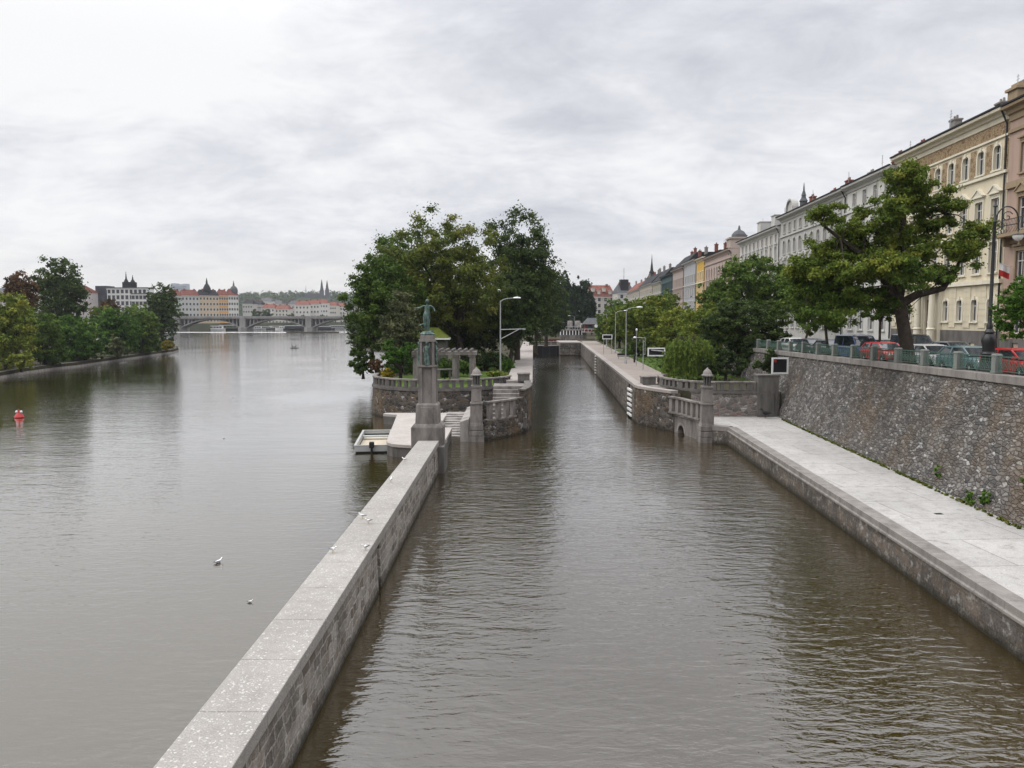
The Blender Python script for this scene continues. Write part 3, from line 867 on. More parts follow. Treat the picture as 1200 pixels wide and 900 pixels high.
# curved outer stair wall on the island side
IS = thing('stair_wall', 'rubble wall curving from the lantern pillar to the lock side of the island', 'wall', (0,66,0))
c1 = [(-2.2,61.7),(-1.2,62.6),(-.2,63.9),(.7,65.6),(1.35,67.8),(1.72,70.5),(1.76,76)]
m = MB(); m.sweep(c1, [(.55,1.5),(.55,-2.5),(-.14,-2.5),(0,1.5)]); m.build('wall_face', M['rubble_island'], IS)
up = [(.2,64.7),(.7,65.6),(1.35,67.8),(1.72,70.5),(1.76,76)]
m = MB(); m.sweep(up, [(.5,1.5),(0,1.5),(0,2.98),(.5,2.98)]); m.build('upper_face', M['rubble_island'], IS)
m = MB(); m.sweep([(1.1,66.8),(1.35,67.8),(1.72,70.5),(1.76,76)], [(.5,2.98),(0,2.98),(0,3.5),(.5,3.5)]); m.build('raised_face', M['rubble_island'], IS)
m = MB(); m.sweep([(1.05,66.6),(1.35,67.8),(1.72,70.5),(1.76,76)], [(.55,3.5),(-.05,3.5),(-.05,3.62),(.55,3.62)]); m.build('coping', M['granite_dark'], IS)
balustrade('short stone balustrade with tall openings beside the left lantern pillar', [(-2.1,61.95),(-1.35,62.75),(-.35,64.0),(.25,65)], 1.5, 1.55, 1.0, M['granite'], (-1.2,63,1.5), wide=.36, slender=True)
IST = thing('side_stairs', 'narrow stone stairs climbing behind the curved wall to the island footpath', 'stairs', (.2,70,1))
m = MB()
for i in range(9):
    m.box(-1.7,1.25,66.4+i*.62,74.5,.3,.95+.28*(i+1))
m.build('treads', M['granite'], IST, bevel=.015)
for bx, by, lab in ((1.15,78.2,'squat stone block beside the top of the island stairs'),):
    o = thing('stone_block', lab, 'block', (bx,by,3.4)); m = MB(); m.cbox((0,0,.35),(1.15,1.5,.7)); m.build('body', M['granite_dark'], o, world=False, bevel=.03); m = MB(); m.cbox((0,0,.76),(1.3,1.65,.12)); m.build('cap', M['granite'], o, world=False, bevel=.02)

# ---------------------------------------------------------------- lock side walls
LW = thing('lock_wall', 'long lock wall along the island side of the canal', 'wall', (lockL(140),140,0))
pth = [(lockL(y), y) for y in (75.5,100,140,180,224)]
m = MB(); m.sweep(pth, [(.9,3.2),(.9,-2.5),(-.05,-2.5),(0,3.2)]); m.build('wall_face', M['lock_wall'], LW)
m = MB(); m.sweep(pth, [(.75,3.2),(-.06,3.2),(-.06,3.48),(.75,3.48)]); m.build('coping', M['lock_coping'], LW, bevel=.02)
RW = thing('lock_wall', 'long lock wall along the garden side of the canal, pale coping on top', 'wall', (lockR(140),140,0))
pth = [(lockR(y), y) for y in (73,76.5)]+[(lockR(y), y) for y in (77,100,140,180,205)]
m = MB(); m.sweep(pth, [(0,3.2),(.05,-2.5),(-.95,-2.5),(-.95,3.2)]); m.build('wall_face', M['lock_wall'], RW)
m = MB(); m.sweep(pth, [(.06,3.2),(-.75,3.2),(-.75,3.48),(.06,3.48)]); m.build('coping', M['lock_coping'], RW, bevel=.02)
def fender(y, label, n, w, mat):
    t = thing('fender_ladder', label, 'ladder', (lockR(y), y, 0), group='ladders on the lock wall')
    for i in range(n):
        m = MB(); m.cbox((-.1,0,.3+i*.48),(.2,w,.2)); m.build('rung', mat, t, world=False, bevel=.02)
    for s in (-1,1): m = MB(); m.cbox((-.03,s*w*.42,1.5),(.1,.12,3.3)); m.build('rail', M['iron'], t, world=False)
fender(76.5, 'broad pale fender planks on the near corner of the garden-side lock wall', 6, 2.6, M['white'])
fender(136, 'thin dark ladder with white rungs midway along the garden-side lock wall', 7, .9, M['white'])

# right outer curved stair wall with the arch
RS = thing('stair_wall', 'rubble wall with a round arch bulging from the lock corner to the quay pillar', 'wall', (13.2,67,0))
c2 = [(15.0,60.9),(14.62,62.6),(14.45,64.0),(14.2,65.4),(13.72,66.6),(12.9,68.3),(12.1,70.2),(11.55,71.8),(11.35,73.2)]
m = MB()
# face split round the arch opening (radius .6) near (14.2,65.4)
m.sweep(c2[4:], [(.0,3.2),(.12,-2.5),(-.6,-2.5),(-.6,3.2)][::-1]); m.build('wall_face', M['rubble_island'], RS)
m = MB()
A0, A1 = Vector((14.5,63.3)), Vector((13.72,66.6)); Ld = (A1-A0).length; dv = (A1-A0)/Ld; nv = Vector((-dv.y, dv.x))  # nv points to the canal
def pt(u, z, o): q = A0+dv*u+nv*o; return (q.x,q.y,z)
uc, ra = 2.0, .58
nA = 14
arcp = [(uc+ra*cos(pi*i/nA), .15+ra*1.0*sin(pi*i/nA)) for i in range(nA+1)]  # from right to left
outl = []
for i in range(nA+1):
    a = pi*i/nA
    k = max(abs(cos(a))/1.0, abs(sin(a))/1.0)
    outl.append((uc+min(1.0,1)*cos(a)/k*.95, .15+sin(a)/k*1.3))
for i in range(nA):
    q = [pt(arcp[i][0],arcp[i][1],0),pt(outl[i][0],outl[i][1],0),pt(outl[i+1][0],outl[i+1][1],0),pt(arcp[i+1][0],arcp[i+1][1],0)]
    m.add(q, [(0,1,2,3)])
    m.add([pt(arcp[i][0],arcp[i][1],0),pt(arcp[i+1][0],arcp[i+1][1],0),pt(arcp[i+1][0],arcp[i+1][1],-1.6),pt(arcp[i][0],arcp[i][1],-1.6)], [(0,1,2,3)])
m.add([pt(0,-2.5,0),pt(uc-.95,-2.5,0),pt(uc-.95,1.45,0),pt(0,1.45,0)],[(0,1,2,3)])
m.add([pt(uc+.95,-2.5,0),pt(Ld,-2.5,0),pt(Ld,1.45,0),pt(uc+.95,1.45,0)],[(0,1,2,3)])
m.add([pt(uc-.95,-2.5,0),pt(uc-ra,-2.5,0),pt(uc-ra,.15,0),pt(uc-.95,.15,0)],[(0,1,2,3)])
m.add([pt(uc+ra,-2.5,0),pt(uc+.95,-2.5,0),pt(uc+.95,.15,0),pt(uc+ra,.15,0)],[(0,1,2,3)])
m.add([pt(uc-ra,-2.5,0),pt(uc-ra,-2.5,-1.6),pt(uc-ra,.15,-1.6),pt(uc-ra,.15,0)],[(0,1,2,3)])
m.add([pt(uc+ra,-2.5,0),pt(uc+ra,-2.5,-1.6),pt(uc+ra,.15,-1.6),pt(uc+ra,.15,0)],[(0,1,2,3)])
m.add([pt(0,1.45,0),pt(Ld,1.45,0),pt(Ld,1.45,-.6),pt(0,1.45,-.6)],[(0,1,2,3)])
m.build('arch_face', M['granite'], RS)
m = MB(); m.add([pt(0,-2.5,-1.6),pt(Ld,-2.5,-1.6),pt(Ld,1.45,-1.6),pt(0,1.45,-1.6)],[(0,1,2,3)]); m.build('dark_arch_backing', M['black'], RS)  # flat black sheet stands for the dark inside the arch hole
m = MB()
for i in range(nA):
    a0, a1 = pi*i/nA, pi*(i+1)/nA
    P_ = []
    for a, r in ((a0,ra),(a0,ra+.24),(a1,ra+.24),(a1,ra)):
        P_.append(pt(uc+r*cos(a), .15+r*sin(a), .05))
    m.add(P_, [(0,1,2,3)])
m.build('arch_ring', M['granite_pale'], RS)
m = MB(); m.sweep([(15.0,60.9),(14.62,62.6),(14.5,63.3)], [(.0,1.45),(.05,-2.5),(-.6,-2.5),(-.6,1.45)][::-1]); m.build('corner_face', M['granite'], RS)
m = MB(); m.sweep([(14.85,61.5),(14.5,63.3),(13.72,66.6)], [(.1,1.42),(-.55,1.42),(-.55,1.6),(.1,1.6)]); m.build('plinth_course', M['granite_pale'], RS, bevel=.02)
m = MB(); m.sweep([(13.5,67.0),(12.9,68.3),(12.1,70.2),(11.55,71.8),(11.35,73.3)], [(.06,3.2),(-.7,3.2),(-.7,3.46),(.06,3.46)]); m.build('coping', M['lock_coping'], RS, bevel=.02)
balustrade('stone balustrade with tall openings running from the quay pillar above the arch', [(14.78,61.6),(14.3,63.6),(14.05,65.2),(13.4,66.9)], 1.6, 1.42, .95, M['granite'], (14.3,64,1.6), wide=.36, slender=True)
RST = thing('side_stairs', 'narrow stone stairs climbing behind the arch wall to the garden path', 'stairs', (13.8,69,1))
m = MB()
for i in range(8):
    z = 1.35+.26*(i+1)
    m.prism([(16.0-i*.25,66.0+i*.6),(14.95-i*.25,65.6+i*.6),(12.3,73.3),(13.6,73.6)], .3, z)
m.build('treads', M['granite'], RST, bevel=.015)
# garden terrace wall and balustrade
GW = thing('terrace_wall', 'pale rubble wall closing the far end of the quay below the garden', 'wall', (18.5,66.2,1.3))
m = MB(); m.sweep([(22.4,66.15),(17.2,66.2),(15.4,67.0),(14.5,68.6)], [(0,3.28),(0,.5),(-.6,.5),(-.6,3.28)]); m.build('wall_face', M['rubble_pale'], GW)
m = MB(); m.sweep([(22.4,66.15),(17.2,66.2),(15.4,67.0),(14.3,69.0)], [(.08,3.28),(-.6,3.28),(-.6,3.46),(.08,3.46)]); m.build('coping', M['granite_dark'], GW)
balustrade('weathered stone balustrade along the garden terrace above the end of the quay', [(20.4,66.4),(17.2,66.45),(15.5,67.2),(14.2,69.2),(13.6,71.5),(13.9,74.5),(14.6,75.6)], 3.46, .84, .78, M['granite_dark'], (17,66.5,3.46))
o = thing('stone_block', 'squat stone block at the lock corner beside the garden balustrade', 'block', (12.75,74.2,3.42)); m = MB(); m.cbox((0,0,.33),(1.25,1.3,.66)); m.build('body', M['granite_dark'], o, world=False, bevel=.03); m = MB(); m.cbox((0,0,.72),(1.4,1.45,.12)); m.build('cap', M['granite'], o, world=False, bevel=.02)
o = thing('stone_pier', 'weathered stone pier carrying the black sign at the embankment wall', 'pier', (21.4,66.6,1.35)); m = MB(); m.cbox((0,0,1.7),(1.75,1.2,3.4)); m.cbox((-.1,0,1.0),(1.2,1.35,2.0)); m.build('body', M['granite_dark'], o, world=False, bevel=.03); m = MB(); m.cbox((0,0,3.46),(1.9,1.35,.14)); m.build('cap', M['granite_dark'], o, world=False, bevel=.02)
# quay face
QW = thing('quay_wall', 'low dark stone quay wall rising from the canal, edge of the pale quay', 'wall', (14.8,30,0))
pth = [(qo(-40),-40),(qo(20),20),(qo(59.6),59.6)]
m = MB(); m.sweep(pth+[(15.4,60.4)], [(-.6,1.0),(-.6,-2.5),(.1,-2.5),(.02,1.0)]); m.build('wall_face', M['quay_face'], QW)
m = MB()
y = -40.
while y < 59.3:
    y2 = min(y+1.6, 59.6)
    m.sweep([(qo(y)+.006,y+.006),(qo(y2),y2)], [(-.62,1.0),(.09,1.0),(.09,1.1),(.03,1.13),(.03,1.375),(-.62,1.375)])
    y = y2
m.sweep([(qo(59.6)+.02,59.62),(15.4,60.4)], [(-.62,1.0),(.09,1.0),(.09,1.375),(-.62,1.375)])
m.build('edge_coping', M['quay_edge'], QW, bevel=.02)

# ---------------------------------------------------------------- embankment wall and railing
EW = thing('embankment_wall', 'high battered rubble wall holding up the street above the quay', 'wall', (21,45,1.3))
m = MB(); ys = [-40]+list(range(-30,70,5))+[70,100,150,250,420]
ys = sorted(set(ys)); nz = 5
P = []
for y in ys:
    for j in range(nz+1):
        u = j/nz; z = .9+(zs(y)-.37-.9)*u
        P.append((qi(y)+(xw(y)+.02-qi(y))*u+.10*sin(u*pi), y, z))
m.add(P, [(i*(nz+1)+j, (i+1)*(nz+1)+j, (i+1)*(nz+1)+j+1, i*(nz+1)+j+1) for i in range(len(ys)-1) for j in range(nz)])
m.build('wall_face', M['rubble'], EW, smooth=60)
m = MB(); y = -40.
while y < 300:
    L = 1.75+.5*R.random() if y < 80 else 12
    y2 = y+L
    m.add([(xw(a)+o, a, zs(a)+h) for a in (y+.012,y2) for o, h in ((-.1,-.37),(.55,-.37),(.55,0),(-.1,0))], [(0,1,2,3),(7,6,5,4),(0,4,5,1),(1,5,6,2),(2,6,7,3),(3,7,4,0)])
    y = y2
m.build('coping', M['quay_edge'], EW, bevel=.02)

RL = thing('railing', 'green iron railing between stone posts along the embankment', 'railing', (22.5,45,7))
Dp = [36.7-3.55*i for i in range(10,0,-1)]+[36.7,40.2,43.9,47.3,50.9,54.4,58.1,61.7,65.3,69,72.6,76.2,80,83.6]
pm = MB(); pm.cbox((0,0,.42),(.32,.32,.84)); pm.frustum((0,0),.84,.93,.38,.28); pm.cbox((0,0,.06),(.38,.38,.12))
post0 = None
for d in Dp:
    L = Vector((xw(d)+.22, d, zs(d)))-RL.location
    if post0 is None: post0 = pm.build('post', M['post_stone'], RL, world=False, bevel=.015); post0.location = L
    else: c = post0.copy(); COL.objects.link(c); c.parent = RL; c.location = L
g = MB(); Lp = 3.2
g.cbox((0,Lp/2,.8),(.05,Lp,.05)); g.cbox((0,Lp/2,.14),(.04,Lp,.04)); g.cbox((0,Lp/2,.66),(.03,Lp,.025))
nn = 8
for i in range(nn+1):
    y0 = Lp*i/nn
    g.tube([(0,y0,.14),(0,y0,.8)], .012, 5)
for i in range(nn):
    y0 = Lp*i/nn; w = Lp/nn
    for s in (0,1):
        pts = [(0, y0+w*(.5-.5*cos(pi*u)) if s == 0 else y0+w*(.5+.5*cos(pi*u)), .14+.52*u) for u in [k/8 for k in range(9)]]
        g.tube(pts, .014, 5)
    g.tube([(0,y0+w/2+.13*cos(a),.4+.17*sin(a)) for a in [2*pi*k/12 for k in range(13)]], .012, 5)
pan0 = None
for a, b in zip(Dp[:-1], Dp[1:]):
    L = Vector((xw(a)+.22, a+.2, zs(a)))-RL.location
    if pan0 is None: pan0 = g.build('panel', M['green_iron'], RL, world=False); c = pan0
    else: c = pan0.copy(); COL.objects.link(c); c.parent = RL
    c.location = L
    c.rotation_euler = (math.atan2(zs(b)-zs(a), b-a), 0, -math.atan(.055)); c.scale = (1, (b-a-.4)/Lp, 1)
# ================================================================ TREES
def leaf_mesh(name, seed, clumps, per, leaf, mat, flat=.7, droop=False, tint0=.5, tint_spread=.22, aspect=.55):
    """clumps: array (n,4) x,y,z,r. One folded-free leaf face per leaf, scattered through every clump."""
    rg = np.random.default_rng(seed)
    C = np.asarray(clumps, float); n = len(C)
    idx = np.repeat(np.arange(n), per); N = len(idx)
    d = rg.normal(size=(N,3)); d /= np.linalg.norm(d, axis=1)[:,None]+1e-9
    r = np.minimum(1.5, np.abs(rg.normal(size=N))*.42+.3*rg.random(N))
    off = d*r[:,None]*C[idx,3][:,None]; off[:,2] *= flat
    p = C[idx,:3]+off
    nrm = rg.normal(size=(N,3))*.75+d*.7; nrm[:,2] += .35
    nrm /= np.linalg.norm(nrm, axis=1)[:,None]+1e-9
    t = rg.normal(size=(N,3)); 
    if droop: t = t*.25; t[:,2] -= 1.0
    t -= nrm*np.sum(t*nrm, axis=1)[:,None]; t /= np.linalg.norm(t, axis=1)[:,None]+1e-9
    b = np.cross(nrm, t)
    s = leaf*(.65+.7*rg.random(N))
    L = (s*.5)[:,None]*t; W = (s*.5*aspect)[:,None]*b
    V = np.empty((N,4,3)); V[:,0] = p+L; V[:,1] = p+W; V[:,2] = p-L; V[:,3] = p-W
    me = bpy.data.meshes.new(name)
    me.vertices.add(N*4); me.vertices.foreach_set('co', V.reshape(-1).astype(np.float32))
    me.loops.add(N*4); me.loops.foreach_set('vertex_index', np.arange(N*4, dtype=np.int32))
    me.polygons.add(N); me.polygons.foreach_set('loop_start', np.arange(0, N*4, 4, dtype=np.int32))
    ct = np.clip(tint0+rg.normal(size=n)*tint_spread, .02, .98)
    tint = np.clip(ct[idx]+rg.normal(size=N)*.1, 0, 1).astype(np.float32)
    a = me.attributes.new('tint', 'FLOAT', 'FACE'); a.data.foreach_set('value', tint)
    me.materials.append(mat); me.update(calc_edges=True)
    return me

def auto_lobes(rg, c, rad, n=7, spread=.47, size=(.42,.56)):
    out = [(c[0],c[1],c[2],rad[0]*.84,rad[1]*.84,rad[2]*.86)]
    for i in range(n):
        a = 2*pi*(i+rg.random()*.7)/n; e = -.75+1.7*rg.random()
        ce = cos(e*.9)
        s = size[0]+(size[1]-size[0])*rg.random()
        out.append((c[0]+rad[0]*spread*cos(a)*ce, c[1]+rad[1]*spread*sin(a)*ce, c[2]+rad[2]*spread*sin(e)*1.05, rad[0]*s, rad[1]*s, rad[2]*s))
    return out

def clump_points(rg, lobes, n, rc, zmin, shell=.62):
    w = np.array([(l[3]*l[4]*l[5])**.66 for l in lobes]); w /= w.sum()
    out = []
    while len(out) < n:
        l = lobes[int(np.searchsorted(np.cumsum(w), rg.random()).clip(0, len(lobes)-1))]
        d = rg.normal(size=3); d /= np.linalg.norm(d)
        r = shell+(1-shell)*rg.random() if rg.random() < .8 else shell*rg.random()
        p = np.array(l[:3])+d*r*np.array(l[3:])
        if p[2] < zmin: continue
        out.append((p[0],p[1],p[2],rc*(.65+.7*rg.random())))
    return np.array(out)

def limbs_mesh(mb, rg, base, fork, lobes, clumps, r0, lean=(0,0), nsub=26, twig=.045):
    """trunk, limbs to each lobe, branches on to clumps"""
    b = np.array(base); f = np.array(fork)
    mid = (b+f)/2+np.array([lean[0]*.3, lean[1]*.3, 0])
    mb.tube([b+np.array([0,0,-.3]), b+(mid-b)*.12, mid, f], [r0*1.45, r0*1.05, r0*.86, r0*.74], 10)
    for l in lobes[1:]:
        e = np.array(l[:3]); m1 = f+(e-f)*.5+np.array([rg.normal()*.4, rg.normal()*.4, .5+rg.random()*.5])*min(1, l[3]*.2)
        mb.tube([f-np.array([0,0,r0*.5]), f+(m1-f)*.5, m1, e], [r0*.55, r0*.42, r0*.3, r0*.12], 6)
        near = clumps[np.argsort(np.linalg.norm(clumps[:,:3]-e, axis=1))[:max(3, nsub//len(lobes))]]
        for c in near:
            q = c[:3]; st_ = m1+(e-m1)*rg.random()
            md = (st_+q)/2+np.array([0,0,.25])
            mb.tube([st_, md, q], [r0*.16+twig*.3, r0*.1+twig*.2, twig*.3], 5)

FOL = {
 'dark':   foliage('foliage_dark_green', (.03,.05,.014), (.048,.076,.021), (.078,.112,.03)),
 'mid':    foliage('foliage_mid_green', (.052,.092,.016), (.092,.15,.026), (.15,.21,.038)),
 'olive':  foliage('foliage_olive', (.062,.088,.018), (.11,.14,.027), (.19,.19,.034)),
 'yellow': foliage('foliage_yellow_green', (.09,.132,.02), (.165,.21,.032), (.26,.265,.044)),
 'bright': foliage('foliage_bright_green', (.045,.1,.014), (.08,.16,.022), (.14,.22,.035)),
 'autumn': foliage('foliage_brown_autumn', (.07,.05,.025), (.13,.065,.03), (.2,.1,.035)),
 'gold':   foliage('foliage_gold', (.14,.12,.015), (.26,.2,.02), (.38,.3,.03)),
 'paleol': foliage('foliage_pale_olive', (.07,.085,.04), (.12,.135,.06), (.18,.185,.08)),
 'blue':   foliage('foliage_blue_green', (.02,.036,.019), (.032,.055,.03), (.05,.078,.04)),
}
def tree(name, label, cat, x, y, zb, crown_c, rad, fol, leaf=.4, clumps=90, per=140, rc=None, fork=None, r0=.3, lobes=7, group=None, seed=1,
         flat=.7, shell=.62, tint0=.5, spread=.22, zmin=None, L=None, tint_spread=.2, trunk=True, aspect=.55):
    rg = np.random.default_rng(seed)
    t = thing(name, label, cat, (x,y,zb), group=group)
    Ls = L if L else auto_lobes(rg, crown_c, rad, lobes)
    zm = zb+.4 if zmin is None else zmin
    rc = rc or max(rad)*.22
    C = clump_points(rg, Ls, clumps, rc, zm, shell)
    if trunk:
        fk = fork or (x+(crown_c[0]-x)*.4, y, zb+(crown_c[2]-rad[2]*.55-zb)*.9)
        mb = MB(); limbs_mesh(mb, rg, (x,y,zb), fk, Ls, C, r0)
        mb.build('trunk', M['bark'], t, smooth=60)
    C2 = C.copy(); C2[:,0] -= x; C2[:,1] -= y; C2[:,2] -= zb
    me = leaf_mesh('crown', seed, C2, per, leaf, FOL[fol], flat, tint0=tint0, tint_spread=tint_spread, aspect=aspect)
    o = bpy.data.objects.new('crown', me); link(o, t)
    return t

_seed = [100]
def ptree(label, x0, x1, yt, yb, Y, zb, fol, name='tree', cat='tree', trunk_px=None, **kw):
    """a tree surveyed by its outline in the photograph (left, right, top, foot of crown) standing at distance Y on level zb"""
    _seed[0] += 1
    xl, _ = far(x0, 400, Y); xr, _ = far(x1, 400, Y); _, zt = far(600, yt, Y); _, zc = far(600, yb, Y)
    cx = (xl+xr)/2; rx = (xr-xl)/2; rz = max(.4,(zt-zc)/2)
    bx = cx if trunk_px is None else far(trunk_px, 400, Y)[0]
    depth = kw.pop('depth', 1.0)
    dens = kw.pop('dens', 1.0)
    leaf = kw.pop('leaf', max(.15, Y*.0033))
    area = 4*pi*((rx*rx*depth+rx*rz*2)/3)
    n_leaf = area*dens*4.0/(leaf*leaf*.28)*.55
    n_leaf = min(75000, max(1500, n_leaf))
    cl = int(kw.pop('clumps', int(max(26, min(170, area/2.0))))*2.2)
    kw['rck'] = kw.get('rck', .2)*.8
    return tree(name, label, cat, bx, Y, zb, (cx, Y, (zt+zc)/2), (rx, rx*depth, rz), fol, leaf=leaf, clumps=cl, per=int(n_leaf/cl), seed=_seed[0],
                rc=kw.pop('rc', None) or max(rx,rz)*kw.pop('rck', .2), r0=kw.pop('r0', max(.1, min(.5, rx*.075))), **kw)

# --- the island
ptree('big spreading olive-green tree rising behind the statue, yellowing at its top right', 422, 612, 240, 430, 104, 3.0, 'olive', trunk_px=548, clumps=230, tint0=.45, lobes=13, dens=1.0, rck=.14)
ptree('dark green tree reaching out over the river at the left edge of the island', 400, 505, 285, 432, 97, 3.0, 'mid', trunk_px=468, clumps=120, tint0=.25, lobes=9, rck=.16)
ptree('green tree behind the big olive one, filling the left shoulder of the island clump', 420, 520, 258, 420, 112, 3.0, 'mid', lobes=10, clumps=120, rck=.16, tint0=.35)
ptree('tallest dark tree at the right of the island clump', 558, 658, 226, 425, 118, 3.0, 'dark', trunk_px=606, clumps=130, lobes=9, rck=.15, tint0=.6)
ptree('dark low-branched tree overhanging the island footpath', 570, 640, 318, 428, 106, 3.0, 'dark', trunk_px=597, lobes=8, rck=.16)
ptree('pale olive bushy tree left of the statue', 444, 500, 332, 440, 92, 3.0, 'paleol', trunk_px=475, clumps=70, rck=.2, tint0=.35, lobes=8)
ptree('rich green bush beside the pergola left of the statue column', 440, 498, 392, 446, 85, 3.0, 'bright', name='bush', cat='bush', tint0=.15, lobes=6, depth=.7)
ptree('reddish bush hanging over the left end of the terrace balustrade', 427, 452, 417, 440, 84.5, 3.0, 'autumn', name='bush', cat='bush', depth=.8, lobes=5, tint0=.35)
ptree('small yellow-flowered bush behind the left end of the terrace balustrade', 446, 464, 430, 446, 81.5, 3.0, 'gold', name='bush', cat='bush', lobes=4, depth=.8, tint_spread=.35)
ptree('low green bush under the beam of the pergola', 512, 530, 425, 448, 83, 3.0, 'bright', name='bush', cat='bush', lobes=4, depth=.8, tint0=.3)
ptree('clipped yellow-green bush beside the street lamp on the island', 566, 600, 434, 448, 86.5, 3.0, 'yellow', name='bush', cat='bush', lobes=5, depth=.5, tint0=.5)
ptree('green bush at the foot of the dark trees beside the island footpath', 584, 604, 418, 444, 98, 3.0, 'bright', name='bush', cat='bush', lobes=5, tint0=.3)
ptree('dark tree filling the middle of the island behind the pergola', 490, 600, 330, 432, 122, 3.0, 'dark', lobes=8, rck=.2, tint0=.3)
ptree('dark tree farther along the island bank over the river', 402, 470, 330, 425, 128, 3.0, 'dark', lobes=7, rck=.2)
ptree('dark tree leaning over the canal halfway along the island', 598, 658, 300, 412, 150, 3.0, 'dark', lobes=8, rck=.18, tint0=.55)
ptree('dark tree at the far end of the island above the lock gate', 612, 668, 318, 402, 196, 3.0, 'dark', lobes=8, rck=.18, tint0=.5)
ptree('dark tree behind the orange flower boxes past the lock gate', 618, 662, 345, 399, 250, 3.0, 'dark', lobes=7, rck=.2, tint0=.4)
ptree('dense dark tree mass behind the lock bridge under the poplars', 636, 704, 352, 396, 310, 3.0, 'blue', lobes=9, clumps=70, rck=.14, depth=.5, tint0=.4)
ptree('shaded bush beneath the dark trees between the pergola and the footpath', 534, 602, 408, 444, 100, 3.0, 'dark', name='bush', cat='bush', lobes=8, depth=.5, tint0=.3)
ptree('dark bush hanging down to the river below the left edge of the island trees', 404, 446, 398, 444, 98, 2.4, 'mid', name='bush', cat='bush', lobes=6, depth=.8, tint0=.1)
ptree('green hedge-like bush behind the columns of the pergola', 500, 562, 418, 446, 90, 3.0, 'mid', name='bush', cat='bush', lobes=8, depth=.4, tint0=.2)
for px, yt, w, lab in ((655,322,14,'leftmost slender poplar behind the lock bridge'),(664,315,13,'tallest slender poplar behind the lock bridge'),(674,330,13,'shorter slender poplar next to the gap behind the lock bridge'),(685.5,326,15,'slender poplar standing alone right of the gap, above the lock house'),(693,350,9,'small poplar tucked at the right of the lock house trees')):
    Y = 300
    ptree(lab, px-w*.68, px+w*.7, yt-13, 394, Y, 3.0, 'blue', name='poplar', group='poplars behind the lock', depth=1, lobes=9, clumps=60, rck=.075, flat=1.8, dens=2.2, shell=.3)

# --- the garden on the right bank
G = 3.4
ptree('broad dark horse chestnut over the balustrade beside the black sign', 812, 938, 335, 452, 84, G, 'dark', trunk_px=868, clumps=170, lobes=12, rck=.15, depth=.75, tint0=.55, flat=.45, dens=1.2)
ptree('leafy mid-green street tree towering behind the dark chestnut', 830, 944, 283, 402, 96, 6.3, 'mid', trunk_px=884, clumps=150, lobes=10, rck=.15, tint0=.4)
ptree('rounded green street tree in front of the pink corner house', 812, 872, 318, 400, 112, 6.2, 'mid', lobes=8, rck=.17, tint0=.45)
ptree('yellowish green tree behind the weeping willow', 786, 872, 343, 434, 99, G, 'yellow', lobes=9, clumps=130, rck=.16, tint0=.4)
ptree('yellow-green garden tree with a golden patch above the white frame sign', 762, 826, 348, 430, 112, G, 'yellow', lobes=9, clumps=110, rck=.16, tint0=.55)
ptree('light green garden tree behind the low hooked lamp', 738, 798, 340, 426, 126, G, 'yellow', lobes=9, clumps=110, rck=.16, tint0=.36)
ptree('green garden tree in the middle of the path-side row', 722, 768, 342, 420, 145, G, 'yellow', lobes=8, rck=.17, tint0=.25)
ptree('light green garden tree behind the far frame sign', 704, 748, 352, 414, 165, G, 'yellow', lobes=8, rck=.17, tint0=.32)
ptree('last small green garden tree beside the lock house', 694, 724, 360, 410, 195, G, 'mid', lobes=7, rck=.18, tint0=.6)
ptree('green street tree rising behind the middle of the garden row', 748, 812, 334, 405, 150, 6.2, 'yellow', lobes=8, rck=.17, tint0=.2)
ptree('distant street tree in front of the beige houses', 704, 752, 344, 402, 215, 6.2, 'mid', lobes=8, rck=.18, tint0=.5)
ptree('dark understorey bush behind the willow and the white frame sign', 770, 800, 402, 440, 95, G, 'mid', name='bush', cat='bush', lobes=6, tint0=.1)
ptree('dark bush under the light green trees beside the lawn', 728, 768, 398, 424, 130, G, 'mid', name='bush', cat='bush', lobes=6, tint0=.15)
ptree('dark bush hugging the embankment behind the black sign', 880, 936, 395, 446, 72.5, G, 'dark', name='bush', cat='bush', lobes=7, depth=.6, tint0=.3)
ptree('bush in deep shade between the chestnut and the willow', 822, 880, 405, 448, 76.5, G, 'dark', name='bush', cat='bush', lobes=7, depth=.5, tint0=.3)

# weeping willow: long hanging strands
def willow(label, px, yt, yb, Y, zb, rx):
    cx, zt = far(px, yt, Y); _, z0 = far(px, yb, Y)
    t = thing('willow', label, 'tree', (cx, Y, zb)); rg = np.random.default_rng(77)
    mb = MB(); top = (cx, Y, zt-1.2)
    mb.tube([(cx,Y,zb-.2),(cx+.1,Y,zb+1.2),top], [.22,.17,.1], 8)
    cl = []
    for i in range(150):
        a = 2*pi*rg.random(); r = rx*(.35+.65*rg.random()**.6)
        hx, hy = cx+r*cos(a), Y+r*sin(a)*.9
        hz = zt-.2-1.3*(r/rx)**2+.25*rg.normal()
        bot = z0+.5*rg.random()+(1-r/rx)*.8
        if i < 40: mb.tube([top, ((cx+hx)/2,(Y+hy)/2,hz+.35), (hx,hy,hz)], [.05,.03,.012], 5)
        n = int((hz-bot)/.28)
        for k in range(max(2,n)):
            u = k/max(1,n)
            cl.append((hx+.1*rg.normal()+(hx-cx)*.12*sin(u*2), hy+.1*rg.normal(), hz-(hz-bot)*u, .2))
    mb.build('trunk', M['bark'], t, smooth=60)
    C = np.array(cl); C[:,0] -= cx; C[:,1] -= Y; C[:,2] -= zb
    me = leaf_mesh('crown', 78, C, 14, .34, FOL['mid'], 1.2, droop=True, tint0=.9, tint_spread=.3, aspect=.2)
    o = bpy.data.objects.new('crown', me); link(o, t)
willow('small weeping willow with long hanging strands beside the white frame sign', 808, 393, 447, 79, G, 2.4)

